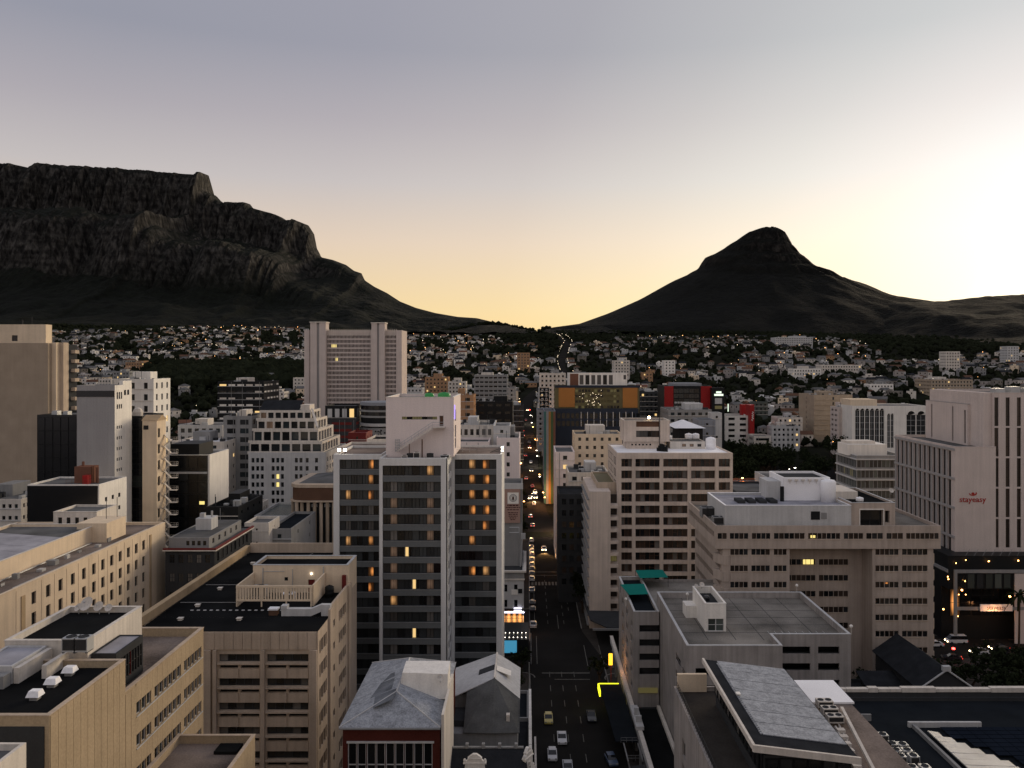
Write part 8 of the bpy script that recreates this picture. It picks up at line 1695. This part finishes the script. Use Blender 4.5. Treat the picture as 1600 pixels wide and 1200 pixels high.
for px, py, k, c, rz, lab, on in ((1494, 1000, 'minibus', 'car_white', math.pi / 2, 'white minibus crossing on the street by the budget hotel', 1), (1531, 1017, 'sedan', 'car_white', math.pi / 2 + .1, 'white car behind the minibus on the cross street', 1), (1459, 1005, 'sedan', 'car_white', math.pi / 2, 'white car half hidden by the ribbon-window block corner', 0), (1487, 1026, 'sedan', 'car_dark', math.pi / 2 - .3, 'dark car with a bright red brake light near the gabled house', 0), (1561, 1011, 'sedan', 'car_dark', math.pi / 2, 'dark car with yellowish lamps near the right edge', 1)):
    y = YG(py, .8); car(PX(px, y), y, .02, -rz if False else rz - math.pi, k, c, lab, 'vehicles on the cross street', bool(on), True)
y = YG(1022, 2.2); solo('traffic_signal', M().tube((PX(1489, y), y, 0), (PX(1489, y), y, 3.0), .08, n=6).box(PX(1489, y) - .2, PX(1489, y) + .2, y - .15, y + .15, 3.0, 3.9), 'steel_dark', 'dark traffic signal post showing red near the gabled house', 'traffic light'); solo('signal_lamp', M().lathe((PX(1489, y), y - .22, 3.35), [(.05, 0), (.34, .1), (.34, .4), (.05, .5)], n=10), 'signal_red', 'bright red traffic signal light near the gabled house', 'traffic light')
for i in range(34):
    p = 1192 + (i % 12) * 9 + RC.uniform(-2, 2); y = 428 + (i // 12) * 13 + RC.uniform(-2, 2); c = RC.choice(paints); car(PX(p, y), y, zt(PX(p, y), y) + .1, RC.choice([0, math.pi / 2, .3]), RC.choice(['hatchback', 'sedan']), c, '%s car in the car park among the trees behind the ribbon-window block' % CN[c], '%s cars in the car park' % CN[c])
setting('car_park', M().hexa([(PX(1185, 440), 420, 4), (PX(1325, 440), 420, 4), (PX(1325, 440), 466, 4), (PX(1185, 440), 466, 4)], [(x, y, zt(x, y) + .06) for x, y in ((PX(1185, 440), 420), (PX(1325, 440), 420), (PX(1325, 440), 466), (PX(1185, 440), 466))]), 'asphalt')
for i in range(15):
    y = 352 + 17.5 * i + RC.uniform(-3, 3);  side = 3.4 if RC.random() < .5 else 6.4; x = xc(y) + side; c = RC.choice(paints)
    car(x, y, zt(x, y) + .02, math.pi if side < 4 else 0, RC.choice(['hatchback', 'sedan', 'sedan']), c, '%s %s car in the evening traffic far up the street' % (ORD[i], CN[c]), 'evening traffic far up the street', i % 3 == 0, True)
# ------------------------------------------------------------------ street lamps
def lamp_post(x, y, z, h, label, mat, side, light=0, r=.34, group='lamps along the street'):
    t = Thing('street_lamp', label, 'street lamp', (x, y, z), group); t.add('post', M().tube((x, y, z), (x, y, z + h), .09, .06, 7).tube((x, y, z + h), (x + side * 1.3, y, z + h + .25), .05, .04, 6), 'steel_dark'); lx = x + side * 1.4
    t.add('head', M().box(lx - .35, lx + .35, y - .16, y + .16, z + h + .2, z + h + .32), 'steel_dark'); t.add('lamp', M().lathe((lx, y, z + h - .2), [(.02, -.0), (r * .8, .1), (r, .28), (r * .8, .39)], n=10), mat)
    if light:
        d = bpy.data.lights.new('lamp_light', 'POINT'); d.energy = light; d.color = (1, .42, .14) if mat == 'lamp_sodium' else (1, .85, .65); d.shadow_soft_size = .4; o = bpy.data.objects.new('lamp_light', d); COL.objects.link(o); o.location = (lx, y, z + h - .6)
for i, (px, py, hh, mat, li) in enumerate(((881, 873, 5.5, 'lamp_sodium', 3500), (871, 835, 6, 'lamp_sodium', 3500), (865, 812, 6, 'lamp_sodium', 3000), (880, 822, 5, 'lamp_white', 0), (906, 813, 7, 'lamp_sodium', 0), (859, 789, 6, 'lamp_sodium', 2500), (853, 766, 7, 'lamp_white', 0), (819, 752, 7, 'lamp_sodium', 2500), (816, 729, 7, 'lamp_sodium', 2500), (815, 717, 7, 'lamp_sodium', 0), (838, 703, 7, 'signal_red', 0), (848, 716, 6, 'lamp_white', 0), (819, 648, 7, 'lamp_sodium', 0), (848, 740, 7, 'lamp_white', 0))):
    x_ = 15.2 if px > 836 else -.6
    y = (x_ + (-.9 if x_ > 0 else .9)) * F / (px - CX) if abs(px - CX) > 12 else YG(py, hh)
    y = YG(py, hh); y = min(y, 640)
    x_ = (xc(y) + xw(y) + .6) if px > 836 else xc(y) - .8; z = zt(x_, y) if y > 335 else 0
    lamp_post(x_, y, z, hh, ORD[i] + ' glowing lamp in the line along the long street, nearest first' if False else ['orange lamp nearest the zebra crossing on the right pavement', 'orange lamp behind the nearest one on the right pavement', 'orange lamp third up the right pavement', 'white lamp among the right pavement trees', 'orange lamp high by the cream wall awning', 'orange lamp opposite the three lit cars', 'white lamp beyond the three lit cars on the right', 'orange lamp at the left kerb by the pink banner', 'orange lamp at the left kerb beyond the pink banner', 'orange lamp farther up the left kerb by the white building', 'red lamp on the right kerb far up the street', 'white lamp on the right kerb by the teal block', 'orange lamp at the far end of the left kerb', 'white lamp on the right kerb before the striped panels'][i], mat, -1 if px > 836 else 1, li, .30 + .00055 * max(0, y - 250))
for i in range(14):
    y = 345 + 20 * i + RC.uniform(-5, 5); left = i % 2; x = xc(y) - .8 if left else xc(y) + xw(y) + .7
    lamp_post(x, y, zt(x, y), 6.5, '%s %s lamp post in the far line %s' % (ORD[i // 2], 'orange' if i % 3 else 'white', 'up the left kerb' if left else 'up the right kerb'), 'lamp_sodium' if i % 3 else 'lamp_white', 1 if left else -1, 3200 if i % 2 == 0 else 0, .32 + .0004 * (y - 300), 'lamps far up the street')
for px, py, lab in ((1327, 676, 'large orange lamp in the dark park left of the glass office'), (1298, 690, 'orange lamp by the trees left of the glass office'), (1154, 747, 'orange lamp on the slatted building right of the lattice block'), (1202, 669, 'small orange lamp right of the white two-storey block'), (1240, 669, 'small orange lamp above the park trees'), (1229, 733, 'first white lamp over the car park'), (1238, 731, 'bright white lamp over the car park')):
    hh = 8; y = 300 if px == 1154 else 440 if 'car park' in lab else 480 if py > 672 else 540; z0_ = zt(PX(px, y), y) if y > 335 else 0; z_ = PZ(py, y) - z0_; lamp_post(PX(px, y), y, z0_, max(3, z_), lab, 'lamp_white' if 'white lamp' in lab else 'lamp_sodium', 1, 600 if px in (1327, 1154) else 0, .62 if px in (1327, 1238) else .42, 'lamps in the park')
# headlamps by the near kerbs, the shop glow, people are too small to show
d = bpy.data.lights.new('shop_glow', 'AREA'); d.energy = 400; d.size = 5; d.color = (1, .45, .15); o = bpy.data.objects.new('shop_glow', d); COL.objects.link(o); o.location = (-3.6, 215.2, 4.0); o.rotation_euler = (rad(60), 0, 0)
for x, y, z, e in ((118, 208.0, 8, 500), (150, 207.5, 12, 90), (17.5, 174, 8.5, 250)):
    d = bpy.data.lights.new('lamp_light', 'POINT'); d.energy = e; d.color = (1, .42, .16); d.shadow_soft_size = .5; o = bpy.data.objects.new('lamp_light', d); COL.objects.link(o); o.location = (x, y, z)
# bollards and pavement posts
bm = M().tube((0, 0, 0), (0, 0, 1.0), .09, n=7).mesh('bollard', ['galvanised']); n_ = 0
for i in range(14):
    o = link('bollard', bm, None, (.75, 196 + i * 1.5, .0)); tag(o, 'slim pale bollard in the row along the left kerb by the blue-screened canopy', 'bollard', 'bollards along the left kerb')
print('objects', len(bpy.data.objects), 'faces', sum(len(m.polygons) for m in bpy.data.meshes))
